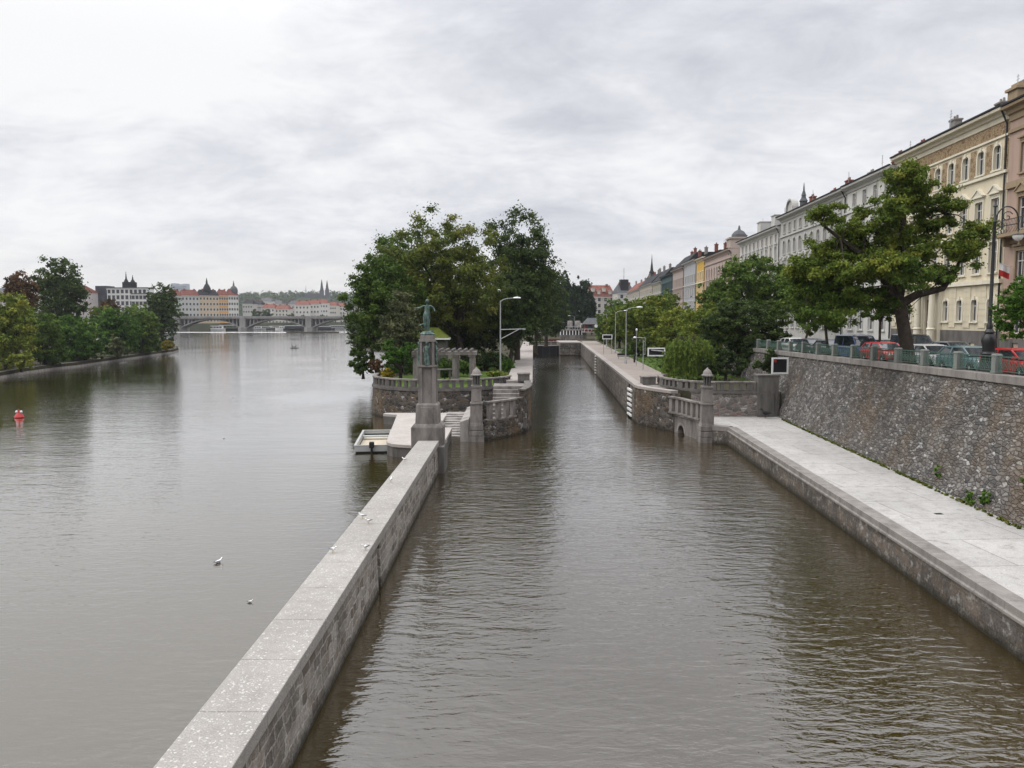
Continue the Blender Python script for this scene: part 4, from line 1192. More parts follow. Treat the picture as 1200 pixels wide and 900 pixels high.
# --- street trees on the embankment
def near_tree():
    x, y, zb = 24.75, 49.6, zst(49.6)+.1
    Ls = [(24.2,49.8,13.4,2.0,2.0,1.7)]
    for (px, py, dy, rx, rz) in ((1062,222,0,1.35,1.5),(1040,252,-.8,1.3,1.1),(1085,262,.6,1.5,1.3),(1110,240,-.4,1.0,.9),(1125,292,-.8,1.4,1.0),(1147,272,.2,1.0,.8),(1005,268,.4,1.4,1.1),(970,250,-.5,1.1,.8),
            (962,300,.2,1.5,1.0),(990,320,-1.0,1.7,1.0),(950,335,.8,1.4,.9),(1030,310,-1.2,1.6,1.1),(1065,325,-1.2,1.6,.9),(1100,320,-.6,1.2,.8),(1010,352,.2,1.7,.8),(972,368,-.6,1.4,.7),(1040,300,1.4,1.8,1.3),(1000,290,1.4,1.6,1.0),(1045,355,1.0,1.2,.6),(1050,282,.6,1.4,1.2),(952,318,0,1.5,1.1),(1075,225,.3,1.2,1.2),(985,345,.6,1.7,1.0)):
        X, Z = far(px, py, y+dy)
        Ls.append((X, y+dy, Z, rx*1.18, rx*1.1, rz*1.2))
    rg = np.random.default_rng(5)
    t = thing('tree', 'big spreading street tree with a thick leaning trunk behind the green railing, its top yellowing', 'tree', (x,y,zb))
    C = clump_points(rg, Ls, 760, .5, zb+2.3, .35)
    mb = MB()
    f1 = far(1053, 353, y); f1 = np.array((f1[0], y, f1[1]))
    mb.tube([(x+.05,y,zb-.3),(x,y,zb+.25),(x-.12,y,zb+1.4),(f1[0]+.05,y,f1[2])], [.72,.5,.39,.36], 12)
    def limb(pts, r):
        q = []
        for px, py, dy in pts:
            X, Z = far(px, py, y+dy); q.append((X, y+dy, Z))
        mb.tube([tuple(f1-np.array((0,0,.25)))]+q, np.linspace(r, r*.25, len(q)+1), 8)
        return q
    ends = []
    ends += limb([(1075,345,-.2),(1105,338,-.3),(1120,318,-.4),(1128,296,-.6)], .3)[2:]
    ends += limb([(1048,320,.2),(1056,285,.1),(1060,240,0),(1063,215,0)], .34)[1:]
    ends += limb([(1035,325,-.4),(1012,300,-.2),(985,280,0),(962,262,-.3)], .28)[1:]
    ends += limb([(1030,345,.3),(1000,340,.2),(968,340,.4),(945,335,.6)], .24)[1:]
    ends += limb([(1060,330,.8),(1085,285,.7),(1108,250,0)], .22)[1:]
    ends += limb([(1045,330,1.0),(1030,300,1.4),(1010,275,1.2)], .2)[1:]
    E_ = np.array(ends)
    for c in C[:150]:
        k = np.argmin(np.linalg.norm(E_-c[:3], axis=1)); s_ = E_[k]; q = c[:3]
        mb.tube([s_, (s_+q)/2+np.array((0,0,.2)), q], [.06,.035,.012], 5)
    mb.build('trunk', M['bark'], t, smooth=60)
    C2 = C.copy(); C2 -= np.array((x,y,zb,0))
    # leaves yellower in the top left sprays
    hi = (C2[:,2] > 6.6) | ((C2[:,0] < -1.6) & (C2[:,2] > 5.3))
    me = leaf_mesh('crown', 6, C2[~hi], 250, .175, FOL['mid'], .6, tint0=.5, tint_spread=.3)
    o = bpy.data.objects.new('crown', me); link(o, t)
    me = leaf_mesh('crown', 7, C2[hi], 270, .175, FOL['yellow'], .6, tint0=.2, tint_spread=.25)
    o = bpy.data.objects.new('crown', me); link(o, t); o['label'] = 'yellowing upper sprays'
near_tree()
ptree('slim young street tree left of the big leaning one, its trunk thin', 908, 1008, 290, 402, 63, zst(63), 'mid', trunk_px=972, lobes=8, rck=.17, tint0=.5, r0=.13, dens=.8)
ptree('slim street tree whose trunk shows between the dark car and the van', 925, 985, 325, 400, 78, zst(78), 'mid', trunk_px=941, lobes=7, rck=.18, tint0=.35, r0=.13)
ptree('thin street tree hidden behind the crown of the big leaning one', 998, 1062, 330, 385, 60, zst(60), 'mid', trunk_px=1031, lobes=6, rck=.18, tint0=.3, r0=.11)
ptree('bright green young street tree cut by the right edge beside the red car', 1163, 1252, 308, 416, 37.5, zst(37), 'bright', trunk_px=1215, lobes=9, clumps=90, rck=.16, tint0=.3, leaf=.15, r0=.12)

# --- the wooded island on the left
LI = .9
ptree('yellow-green willow-like tree nearest on the left bank', -60, 46, 328, 445, 137, LI, 'yellow', trunk_px=8, clumps=130, lobes=9, rck=.16, tint0=.5)
ptree('bright yellow-green bush at the foot of the nearest left-bank tree', 6, 40, 408, 440, 133, LI, 'yellow', name='bush', cat='bush', lobes=5, tint0=.6)
ptree('brown autumn tree behind the nearest left-bank tree', 8, 46, 308, 380, 170, LI, 'autumn', lobes=7, rck=.2, tint0=.35)
ptree('tallest dark green tree on the left bank, alone against the sky', 38, 106, 293, 400, 190, LI, 'dark', lobes=9, clumps=100, rck=.16, tint0=.65)
ptree('mid-green tree right of the nearest left-bank tree', 26, 74, 360, 437, 150, LI, 'mid', lobes=8, rck=.18, tint0=.5)
ptree('wide green tree over the water in the middle of the left bank', 58, 126, 364, 432, 164, LI, 'bright', lobes=9, rck=.17, tint0=.3)
ptree('second wide green tree over the water right of the middle of the left bank', 104, 168, 356, 427, 182, LI, 'bright', lobes=9, rck=.17, tint0=.2)
ptree('green tree with drooping branches before the end of the left bank', 138, 190, 350, 421, 199, LI, 'mid', lobes=8, rck=.18, tint0=.5)
ptree('dark tall tree closing the end of the left bank', 168, 213, 326, 418, 229, LI, 'dark', lobes=8, rck=.17, tint0=.5)
ptree('golden bush at the tip of the left bank', 185, 206, 398, 416, 217, LI, 'gold', name='bush', cat='bush', lobes=5, tint0=.2)
ptree('thin pale yellow tree among the green ones of the left bank', 127, 147, 388, 424, 177, LI, 'paleol', lobes=5, tint0=.5)
ptree('brown-topped tree peeping over the left-bank trees below the white buildings', 116, 144, 346, 390, 240, LI, 'autumn', lobes=5, tint0=.2)
ptree('olive round tree peeping over the left-bank trees', 104, 134, 354, 392, 228, LI, 'olive', lobes=5, tint0=.6)
ptree('dark green tree filling the left bank behind the nearest tree', -30, 70, 350, 420, 200, LI, 'dark', lobes=8, rck=.2)
ptree('dark green bush at the water below the mid-green left-bank tree', 40, 80, 396, 438, 151, LI, 'mid', name='bush', cat='bush', lobes=5, tint0=.05)
ptree('dark green bush at the water below the wide left-bank tree', 76, 122, 394, 431, 168, LI, 'mid', name='bush', cat='bush', lobes=6, tint0=.1)
ptree('grey-green bush at the water before the golden bush', 142, 190, 384, 420, 203, LI, 'mid', name='bush', cat='bush', lobes=6, tint0=.2)
ptree('small light green bush on the shore left of the golden bush', 168, 182, 398, 416, 212, LI, 'bright', name='bush', cat='bush', lobes=4, tint0=.4)
ptree('tree far left at the edge of the photo behind the willow-like one', -80, 6, 345, 440, 160, LI, 'mid', lobes=7, rck=.2)
# the shore's pale stone edge
SE = thing('shore_wall', 'low pale stone edging along the wooded left bank', 'wall', (SH[4][0],SH[4][1],0))
m = MB(); m.sweep(SH+tip[:2], [(0,.35),(.8,.95),(.8,-2.5),(-.6,-2.5)]); m.build('edging', M['quay_edge'], SE)
# ================================================================ BUILDINGS
PL = {}
def pl_(name, col, grime=.28):
    if name not in PL: PL[name] = plaster('plaster_'+name, col, grime)
    return PL[name]
ROT = math.atan2(1, .055)

_win_cache = {}
def window_mesh(w, h, style, trim, sash):
    """surround, sill and sash bars round a recessed pane; y=0 is the wall face, +y towards the street"""
    key = (round(w,2), round(h,2), style, trim.name)
    if key in _win_cache: return _win_cache[key]
    m = MB(); hw = w/2
    t = .16
    m.cur = 0
    if style == 'arch':
        n = 10; r = hw
        zc = h-r
        inner = [(-hw,0),(-hw,zc)]+[(-r*cos(pi*i/n), zc+r*sin(pi*i/n)) for i in range(1,n)]+[(hw,zc),(hw,0)]
        outer = [(-hw-t,0),(-hw-t,zc)]+[(-(r+t)*cos(pi*i/n), zc+(r+t)*sin(pi*i/n)) for i in range(1,n)]+[(hw+t,zc),(hw+t,0)]
        for i in range(len(inner)-1):
            a,b,c,d = inner[i],inner[i+1],outer[i+1],outer[i]
            m.add([(a[0],.09,a[1]),(b[0],.09,b[1]),(c[0],.09,c[1]),(d[0],.09,d[1]),(a[0],-.24,a[1]),(b[0],-.24,b[1]),(c[0],-.02,c[1]),(d[0],-.02,d[1])],
                  [(0,1,2,3),(0,4,5,1),(3,2,6,7)])
        # spandrels filling the square hole above the arch
        for s in (-1,1):
            P = [(s*hw,h)]+[(s*r*cos(pi/2*i/6), zc+r*sin(pi/2*i/6)) for i in range(7)]
            m.add([(x,-.1,z) for x,z in P], [tuple([0,i,i+1]) for i in range(1,7)])
        m.box(-.12,.12,.0,.16,h-.12,h+.22)
    else:
        m.box(-hw-t,-hw,-.05,.08,0,h+t); m.box(hw,hw+t,-.05,.08,0,h+t); m.box(-hw,hw,-.05,.08,h,h+t)
        if style in ('hood','ped'):
            m.box(-hw-t-.12,hw+t+.12,-.05,.26,h+t+.18,h+t+.3)
            m.box(-hw-t,hw+t,-.05,.1,h+t,h+t+.18)
        if style == 'ped':
            m.vprism([(-hw-t-.14,h+t+.3),(hw+t+.14,h+t+.3),(0,h+t+.82)], -.05, .22)
            m.vprism([(-hw-t-.2,h+t+.3),(-hw-t-.05,h+t+.3),(0,h+t+.8),(0,h+t+.94)], -.05, .3)
            m.vprism([(hw+t+.05,h+t+.3),(hw+t+.2,h+t+.3),(0,h+t+.94),(0,h+t+.8)], -.05, .3)
    m.box(-hw-t-.06,hw+t+.06,-.05,.17,-.13,0)
    m.cur = 1
    m.box(-hw+.002,-hw+.09,-.2,-.12,.002,h-.004); m.box(hw-.09,hw-.002,-.2,-.12,.002,h-.004)
    m.box(-hw+.092,hw-.092,-.2,-.12,.002,.09); m.box(-hw+.092,hw-.092,-.2,-.12,h-.09,h-.004)
    m.box(-.04,.04,-.195,-.11,.092,h-.092); m.box(-hw+.092,-.042,-.195,-.12,h*.66,h*.66+.07); m.box(.042,hw-.092,-.195,-.12,h*.66,h*.66+.07)
    me_o = m.build('window', [trim, sash])
    me = me_o.data; COL.objects.unlink(me_o); bpy.data.objects.remove(me_o)
    g = MB(); g.add([(-hw,-.17,0),(hw,-.17,0),(hw,-.17,h),(-hw,-.17,h)], [(0,1,2,3)])
    po = g.build('pane', M['glass']); pe = po.data; COL.objects.unlink(po); bpy.data.objects.remove(po)
    _win_cache[key] = (me, pe)
    return me, pe

def wall_grid(m, L, H, holes, y=0.0, dep=.26):
    """a wall front with true openings and their reveals. holes: (u0,u1,z0,z1)"""
    us = sorted(set([0, L]+[round(h[i],3) for h in holes for i in (0,1)])); zz = sorted(set([0, H]+[round(h[i],3) for h in holes for i in (2,3)]))
    hs = [tuple(round(k,3) for k in h) for h in holes]
    for i in range(len(us)-1):
        uc = (us[i]+us[i+1])/2
        col = [h for h in hs if h[0] < uc < h[1]]
        j = 0
        while j < len(zz)-1:
            zc = (zz[j]+zz[j+1])/2
            if any(h[2] < zc < h[3] for h in col): j += 1; continue
            k = j
            while k+1 < len(zz)-1 and not any(h[2] < (zz[k+1]+zz[k+2])/2 < h[3] for h in col): k += 1
            m.add([(us[i],y,zz[j]),(us[i+1],y,zz[j]),(us[i+1],y,zz[k+1]),(us[i],y,zz[k+1])], [(3,2,1,0)])
            j = k+1
    for a, b, c, d in hs:
        m.add([(a,y,c),(b,y,c),(b,y,d),(a,y,d),(a,y-dep,c),(b,y-dep,c),(b,y-dep,d),(a,y-dep,d)], [(0,1,5,4),(1,2,6,5),(2,3,7,6),(3,0,4,7)])

def row_house(label, D0, D1, ze, wall, trim, floors, bay, name='town_house', roof='roof_dark', zroof=1.6, dorm=(), frieze=False, plinth=None, base_h=None, chim=3, cat='building', gf=None, group='town houses along the embankment', offset=.9, courses=(), corn=.75, first=None):
    zb = zst((D0+D1)/2)+.1 if D0 < 130 else 6.2
    L = (D1-D0)*math.hypot(1,.055); H = ze-zb
    t = thing(name, label, cat, (xf(D0), D0, zb), ROT, group)
    n = max(2, int((L-2*offset)/bay+.5)); bw = (L-2*offset)/n
    us = [offset+bw*(i+.5) for i in range(n)]
    holes = []; wins = []
    for fi, (z0, z1, w, style) in enumerate(floors):
        for i, u in enumerate(us):
            a, b = z0-zb, z1-zb
            holes.append((u-w/2,u+w/2,a,b)); wins.append((u, a, w, b-a, style))
    m = MB(); wall_grid(m, L, H, holes)
    dep = 13.0
    m.add([(0,0,0),(0,-dep,0),(0,-dep,H),(0,0,H),(L,0,0),(L,-dep,0),(L,-dep,H),(L,0,H)], [(0,1,2,3),(5,4,7,6),(1,5,6,2),(3,2,6,7)])
    m.build('wall', wall, t, world=False)
    # inside, a dark floor-to-ceiling back so the openings never look through
    # cornice
    m = MB()
    prof = [(0,H-.0),(0,H-corn),(.12,H-corn),(.16,H-corn*.62),(.34,H-corn*.55),(.42,H-.3),(.78,H-.24),(.82,H-.06),(.7,H+.02),(0,H+.04)]
    m.add([(u,p[0],p[1]) for u in (.02, L-.02) for p in prof], [(i,(i+1)%len(prof),len(prof)+(i+1)%len(prof),len(prof)+i) for i in range(len(prof))]+[tuple(range(len(prof)-1,-1,-1)), tuple(range(len(prof),2*len(prof)))])
    k = .3
    while k < L-.3:
        m.box(k,k+.16,.17,.36,H-corn*.55-.005,H-.31); k += .62
    m.build('cornice', trim, t, world=False)
    m = MB()
    for z, h, o in courses: m.box(.01,L-.01,.0,o,z-zb,z-zb+h)
    if courses: m.build('string_course', trim, t, world=False)
    if plinth:
        m = MB(); wall_grid(m, L-.02, plinth[0]-zb, [(u-.4,u+.4,.7,1.2) for u in us if u < L-1], y=.1, dep=.3)
        m.add([(0,.1,plinth[0]-zb),(L-.02,.1,plinth[0]-zb),(L-.02,0,plinth[0]-zb),(0,0,plinth[0]-zb)],[(0,1,2,3)])
        m.add([(0,-.1,.6),(L,-.1,.6),(L,-.1,1.3),(0,-.1,1.3)],[(0,1,2,3)])
        m.build('plinth', plinth[1], t, world=False)
    # roof
    m = MB()
    m.add([(0,.7,H+.045),(L,.7,H+.045),(L,-3.4,H+zroof),(0,-3.4,H+zroof),(L,-dep+3,H+zroof),(0,-dep+3,H+zroof),(L,-dep,H+.04),(0,-dep,H+.04)],
          [(0,1,2,3),(3,2,4,5),(5,4,6,7),(0,3,5,7),(1,6,4,2)])
    m.box(.02,L-.02,.705,.9,H+.0,H+.13)
    rf = m.build('roof', M[roof], t, world=False)
    for i in range(chim):
        u = L*(i+.35+.3*R.random())/max(1,chim); yy = -3.0-1.8*R.random()
        m = MB(); hh = H+zroof*.9; m.box(u-.5,u+.5,yy-.35,yy+.35,hh-.8,hh+1.6); m.box(u-.58,u+.58,yy-.43,yy+.43,hh+1.602,hh+1.75)
        for s in (-.25,.25): m.lathe([(.12,hh+1.75),(.1,hh+2.1)],(u+s,yy,0),8)
        m.build('chimney', M['brick'] if R.random() < .5 else M['quay_edge'], rf, world=False)
    for i in range(2 if D0 < 160 else 0):
        u = L*(.25+.5*i)+R.uniform(-1,1); hh = H+zroof; m = MB(); m.tube([(u,-2.6,hh-.6),(u,-2.6,hh+2.2)], .03, 5)
        for k in range(4): m.tube([(u-.35+.05*k,-2.6,hh+1.3+.25*k),(u+.35-.05*k,-2.6,hh+1.3+.25*k)], .02, 4)
        m.build('aerial', M['steel'], rf, world=False)
    for i, (u, w, h) in enumerate(dorm):
        m = MB(); m.box(u-w/2,u+w/2,-3.0,-.2,H+.1,H+h); m.box(u-w/2-.1,u+w/2+.1,-3.1,-.05,H+h+.002,H+h+.12)
        m.build('dormer', trim, rf, world=False)
    # windows
    wn = 0
    for u, z, w, h, style in wins:
        if wn >= 98: break
        me, pe = window_mesh(w, h, style, trim, M['sash'])
        o = bpy.data.objects.new('window', me); link(o, t); o.location = (u,0,z)
        p = bpy.data.objects.new('pane', pe); link(p, o)
        wn += 1
    # a drain pipe at the party wall
    m = MB(); m.tube([(.25,.12,.2),(.25,.12,H-corn-.3),(.25,.6,H-.2)], .07, 6); m.build('drainpipe', M['iron'], t, world=False)
    t['_'] = 0; del t['_']
    return t, L, H, zb, us, bw

white_trim = pl_('cream_trim', (.62,.56,.44), .2)
# --- pink house at the right edge
pk = pl_('salmon', (.43,.31,.25)); pkt = pl_('tan_trim', (.34,.26,.17), .35)
t, L, H, zb, us, bw = row_house('salmon pink town house with brown stone trim and a balcony, cut by the right edge', 44.5, 61.95, 25.6, pk, pkt,
    [(8.4,10.6,1.2,'arch'),(12.3,14.6,1.1,'hood'),(16.2,18.6,1.15,'ped'),(20.4,22.6,1.1,'hood')], 2.5, roof='roof_dark', courses=((11.5,.35,.2),(15.2,.3,.18),(19.4,.5,.22),(23.6,.25,.15)), plinth=(8.0, M['granite_dark']), chim=2, corn=1.1)
m = MB(); zz = 15.9-zb+.0; m.box(L-5.3,L-.4,0,1.15,zz-.25,zz)
for u in (L-5.0,L-2.9,L-.8): m.vprism([(u-.12,zz-.25),(u+.12,zz-.25),(u+.12,zz-.9),(u-.12,zz-.9)], 0, .6)
bl = m.build('balcony', pkt, t, world=False)
m = MB()
for k in range(26):
    u = L-5.25+k*.19; m.tube([(u,1.1,zz),(u,1.22,zz+.3),(u,1.1,zz+.95)], .015, 5)
m.box(L-5.3,L-.4,1.07,1.13,zz+.95,zz+1.0)
for k in range(5): m.tube([(L-.42,.15+k*.2,zz),(L-.42,.15+k*.2,zz+.95)], .015, 5)
m.build('balcony_rail', M['iron'], bl, world=False)
m = MB(); m.box(L-1.5,L-.2,-.5,.45,H,H+1.0); m.box(L-1.65,L-.05,-.65,.6,H+1.0,H+1.2); m.box(L-1.35,L-.35,-.4,.3,H+1.2,H+1.5); m.build('attic_pier', pkt, t, world=False)
fl = thing('flag', 'small red and white flag hanging from the salmon pink house', 'flag', (xf(60.6)-.1,60.6,12.4), ROT)
m = MB(); m.tube([(0,0,1.0),(0,1.0,1.35)], .025, 6); m.build('pole', M['white'], fl, world=False)
m = MB(); ns = 6; P = []
for j in range(ns+1):
    for i in range(2): P.append((.05*sin(j*1.3), .2+.75*j/ns, 1.0+.3*j/ns-.45*i)); 
m.add(P, [(2*j,2*j+1,2*j+3,2*j+2) for j in range(ns)]); m.build('white_cloth', M['white'], fl, world=False)
m = MB(); P = []
for j in range(ns+1):
    for i in range(2): P.append((.05*sin(j*1.3), .2+.75*j/ns, .55+.3*j/ns-.45*i))
m.add(P, [(2*j,2*j+1,2*j+3,2*j+2) for j in range(ns)]); m.build('red_cloth', M['red'], fl, world=False)

# --- cream palace with the painted top storey
cr = pl_('cream', (.66,.59,.44), .25); crt = pl_('pale_cream', (.72,.67,.54), .22)
t, L, H, zb, us, bw = row_house('cream palace with brown painted panels between arched top windows and a columned portal', 62.0, 82.0, 25.7, cr, crt,
    [(9.3,11.2,.95,'arch'),(13.2,15.6,1.15,'hood'),(17.0,19.0,1.15,'ped'),(21.2,23.15,1.05,'arch')], 2.5, roof='roof_dark', zroof=1.3, courses=((12.3,.32,.28),(16.15,.25,.16),(20.75,.22,.2),(23.55,.16,.16)),
    plinth=(8.55, M['granite_dark']), chim=3, corn=.95, offset=.3)
m = MB(); m.box(.05,L-.05,0,.05,23.75-zb,24.72-zb); m.build('painted_frieze', M['ornament'], t, world=False)
proto = None
for i in range(len(us)+1):
    u = .3+bw*i
    w = .92 if 0 < i < len(us) else .55
    u = min(max(u, w/2+.05), L-w/2-.05)
    m = MB(); m.cbox((0,.025,0),(w,.05,2.25)); o = m.build('painted_panel', M['ornament'], t, world=False); o.location = (u,0,22.2-zb)
# rusticated ground floor bands
for i in range(len(us)+1):
    a = 0.05 if i == 0 else us[i-1]+.68; b = L-.05 if i == len(us) else us[i]-.68
    m = MB(); m.box(a,b,0,.03,8.76-zb,12.2-zb)
    for k in range(7): m.box(a+.001,b-.001,.0302,.06,8.75-zb+k*.5+.03,8.75-zb+k*.5+.46)
    m.build('pier', cr, t, world=False)
# portal
u0 = us[4]
m = MB(); zf = 8.6-zb
for s in (-1,1):
    m.lathe([(.34,zf-1.2),(.34,zf-.1),(.4,zf),(.3,zf+.15),(.27,zf+1.6),(.24,zf+3.1),(.34,zf+3.25),(.36,zf+3.4)], (u0+s*1.35,.75,0), 14)
m.box(u0-1.8,u0+1.8,.0,1.15,zf+3.4,zf+3.75); m.box(u0-1.95,u0+1.95,.0,1.3,zf+3.75,zf+3.92)
m.box(u0-1.75,u0-.98,0,.3,0,zf+3.4); m.box(u0+.98,u0+1.75,0,.3,0,zf+3.4)
po = m.build('portal', crt, t, world=False)
m = MB(); m.box(u0-.95,u0+.95,.06,.12,0,zf+2.7); m.build('door', pl_('brown_door', (.16,.1,.055)), po, world=False)

g1 = pl_('white_grey', (.60,.585,.55), .25); g1t = pl_('pale_grey', (.55,.54,.51), .25)
row_house('plain off-white town house left of the cream palace, dark red chimneys on its roof', 82.1, 96, 25.1, g1, g1t, [(8.3,10.9,1.3,'plain'),(12.2,14.3,1.1,'plain'),(15.5,17.8,1.1,'hood'),(19.1,21.2,1.1,'hood'),(22.5,24.0,.95,'plain')], 2.7, courses=((11.5,.25,.2),(18.6,.2,.16),(21.9,.2,.2)), zroof=.9, chim=3)
g2 = pl_('light_grey', (.46,.45,.42), .35); g2t = pl_('stone_grey', (.5,.49,.46), .35)
t, L, H, zb, us, bw = row_house('long grey town house with a round gable and a small spire on its roofline', 96.1, 124, 25.0, g2, g2t, [(8.3,10.9,1.3,'arch'),(12.2,14.4,1.1,'hood'),(15.7,18.0,1.1,'ped'),(19.3,21.4,1.1,'arch'),(22.5,23.8,.9,'plain')], 2.7, courses=((11.5,.25,.2),(18.7,.25,.2),(21.9,.2,.2)), zroof=1.0, chim=4)
uc = L-6.3; n = 12
m = MB(); m.vprism([(uc-1.6,H)]+[(uc-1.6*cos(pi*i/n), H+.3+1.5*sin(pi*i/n)) for i in range(n+1)]+[(uc+1.6,H)], -.2, .4)
gb = m.build('round_gable', g2t, t, world=False)
m = MB()
for i in range(n):
    a0, a1 = pi*i/n, pi*(i+1)/n
    m.vprism([(uc-1.6*cos(a0), H+.3+1.5*sin(a0)),(uc-1.85*cos(a0), H+.3+1.75*sin(a0)),(uc-1.85*cos(a1), H+.3+1.75*sin(a1)),(uc-1.6*cos(a1), H+.3+1.5*sin(a1))], -.25, .65)
m.build('gable_cornice', g2, gb, world=False)
m = MB(); m.lathe([(.5,H+.2),(.5,H+1.2),(.62,H+1.25),(.34,H+1.7),(.28,H+2.0),(.34,H+2.05),(.12,H+2.8),(.1,H+3.2),(.02,H+3.9)], (uc-2.8,-.6,0), 10); m.build('spire', M['roof_grey'], t, world=False)  # backlit shade of the spire is put into its dark grey colour
w3 = pl_('off_white', (.56,.54,.5), .3)
row_house('off-white town house between the round-gabled grey house and the pink corner house', 124.2, 151, 23.8, w3, g1t, [(8.3,10.9,1.2,'arch'),(12,14.1,1.1,'plain'),(15.4,17.6,1.1,'hood'),(18.9,20.9,1.1,'hood'),(21.5,22.8,.9,'plain')], 2.7, courses=((11.4,.25,.2),(18.3,.2,.16)), zroof=1.6, chim=4, roof='roof_dark', dorm=((5,2.2,2.2),(14,2.2,2.2)))
pp = pl_('rose', (.47,.375,.335), .25); ppt = pl_('rose_trim', (.45,.37,.32), .25)
t, L, H, zb, us, bw = row_house('rose pink corner house with a small stone attic turret', 158, 186, 23.4, pp, ppt, [(8.3,10.8,1.2,'arch'),(12,14.1,1.1,'plain'),(15.2,17.4,1.1,'hood'),(18.7,20.8,1.1,'arch')], 2.9, courses=((11.4,.25,.2),(18.1,.25,.2),(21.6,.3,.25)), zroof=1.5, chim=3, roof='roof_dark')
m = MB(); m.box(-.05,3.6,-3.6,.3,H,H+1.9); m.box(-.3,3.85,-3.85,.55,H+1.9,H+2.2); m.build('turret', ppt, t, world=False)
m = MB(); m.lathe([(1.5,H+2.2),(1.45,H+2.8),(1.0,H+3.4),(.3,H+3.8),(.12,H+4.6)],(1.7,-1.7,0),12); m.build('dome', M['roof_grey'], t, world=False)
# its side wall facing the cross street, with windows
m = MB(); 
sw = MB()
for z0, z1 in ((12,14.1),(15.2,17.4),(18.7,20.8)):
    for yv in (-2.2,-5.0,-7.8):
        sw.box(-.09,-.02,yv-.7,yv+.7,z0-zb-.15,z1-zb+.15)
        m.box(-.1,-.092,yv-.5,yv+.5,z0-zb,z1-zb)
s_ = sw.build('side_window', ppt, t, world=False); m.build('pane', M['glass'], s_, world=False)
ye = pl_('yellow', (.6,.38,.08), .2)
row_house('narrow yellow town house between the pink and the grey-blue ones', 186.2, 197, 24.0, ye, crt, [(8.3,10.8,1.2,'plain'),(12,14.1,1.1,'plain'),(15.2,17.4,1.1,'hood'),(18.7,20.8,1.1,'plain')], 2.7, courses=((11.4,.25,.2),(18.1,.25,.2)), chim=1)
gb_ = pl_('grey_blue', (.38,.385,.4), .2)
row_house('grey-blue town house left of the narrow yellow one', 197.2, 216, 24.3, gb_, g1t, [(8.3,10.8,1.2,'plain'),(12,14.1,1.1,'plain'),(15.2,17.4,1.1,'hood'),(18.7,20.8,1.1,'plain')], 2.7, courses=((11.4,.25,.2),(18.1,.25,.2)), chim=2)
p2 = pl_('dusty_pink', (.42,.345,.315), .25)
row_house('dusty pink town house left of the grey-blue one', 216.2, 237, 23.6, p2, ppt, [(8.3,10.8,1.2,'plain'),(12,14.1,1.1,'plain'),(15.2,17.4,1.1,'hood'),(18.7,20.8,1.1,'plain')], 2.8, courses=((11.4,.25,.2),(18.1,.25,.2)), chim=2, zroof=4)
tl = pl_('teal_net', (.075,.115,.12), .3)
row_house('town house wrapped in dark teal scaffold netting', 237.2, 262, 23.0, tl, PL['teal_net'], [(12,14.1,1.5,'plain'),(15.2,17.4,1.5,'plain'),(18.7,20.8,1.5,'plain')], 3.0, courses=((11.4,.12,.3),(14.6,.12,.3),(18.0,.12,.3)), chim=1, corn=.5)
ol = pl_('olive_cream', (.36,.35,.25), .3)
row_house('olive cream town house beyond the netted one', 262.2, 286, 22.0, ol, g1t, [(8.3,10.8,1.2,'plain'),(12,14.1,1.1,'plain'),(15.2,17.4,1.1,'hood'),(18.7,20.3,1.1,'plain')], 2.9, courses=((11.4,.25,.2),(18.1,.25,.2)), chim=2, zroof=4.5)
be = pl_('beige', (.45,.39,.31), .3)
row_house('beige town house near the far end of the embankment row', 286.2, 330, 22.5, be, g1t, [(8.3,10.8,1.2,'plain'),(12,14.1,1.1,'plain'),(15.2,17.4,1.1,'plain'),(18.7,20.6,1.1,'plain')], 3.2, courses=((18.1,.25,.2),), chim=4, zroof=4)
row_house('last pale beige town house of the embankment row', 330.2, 385, 22.0, pl_('beige_pale', (.5,.45,.38), .3), g1t, [(8.3,10.8,1.2,'plain'),(12,14.1,1.1,'plain'),(15.2,17.4,1.1,'plain'),(18.7,20.6,1.1,'plain')], 3.4, courses=((18.1,.25,.2),), chim=4, zroof=4, roof='roof_red')
# small tower with a spire above the far roofs
CT = thing('church_tower', 'slim dark spire rising over the far embankment roofs', 'tower', (62,355,6))
m = MB(); m.frustum((0,0),0,20,5,4.6); m.build('tower', g2t, CT, world=False)
m = MB(); m.lathe([(2.9,20),(2.3,21.5),(1.1,23.5),(1.2,24.2),(.7,25),(.3,28.5),(.05,32)],(0,0,0),8); m.build('spire', M['roof_dark'], CT, world=False)

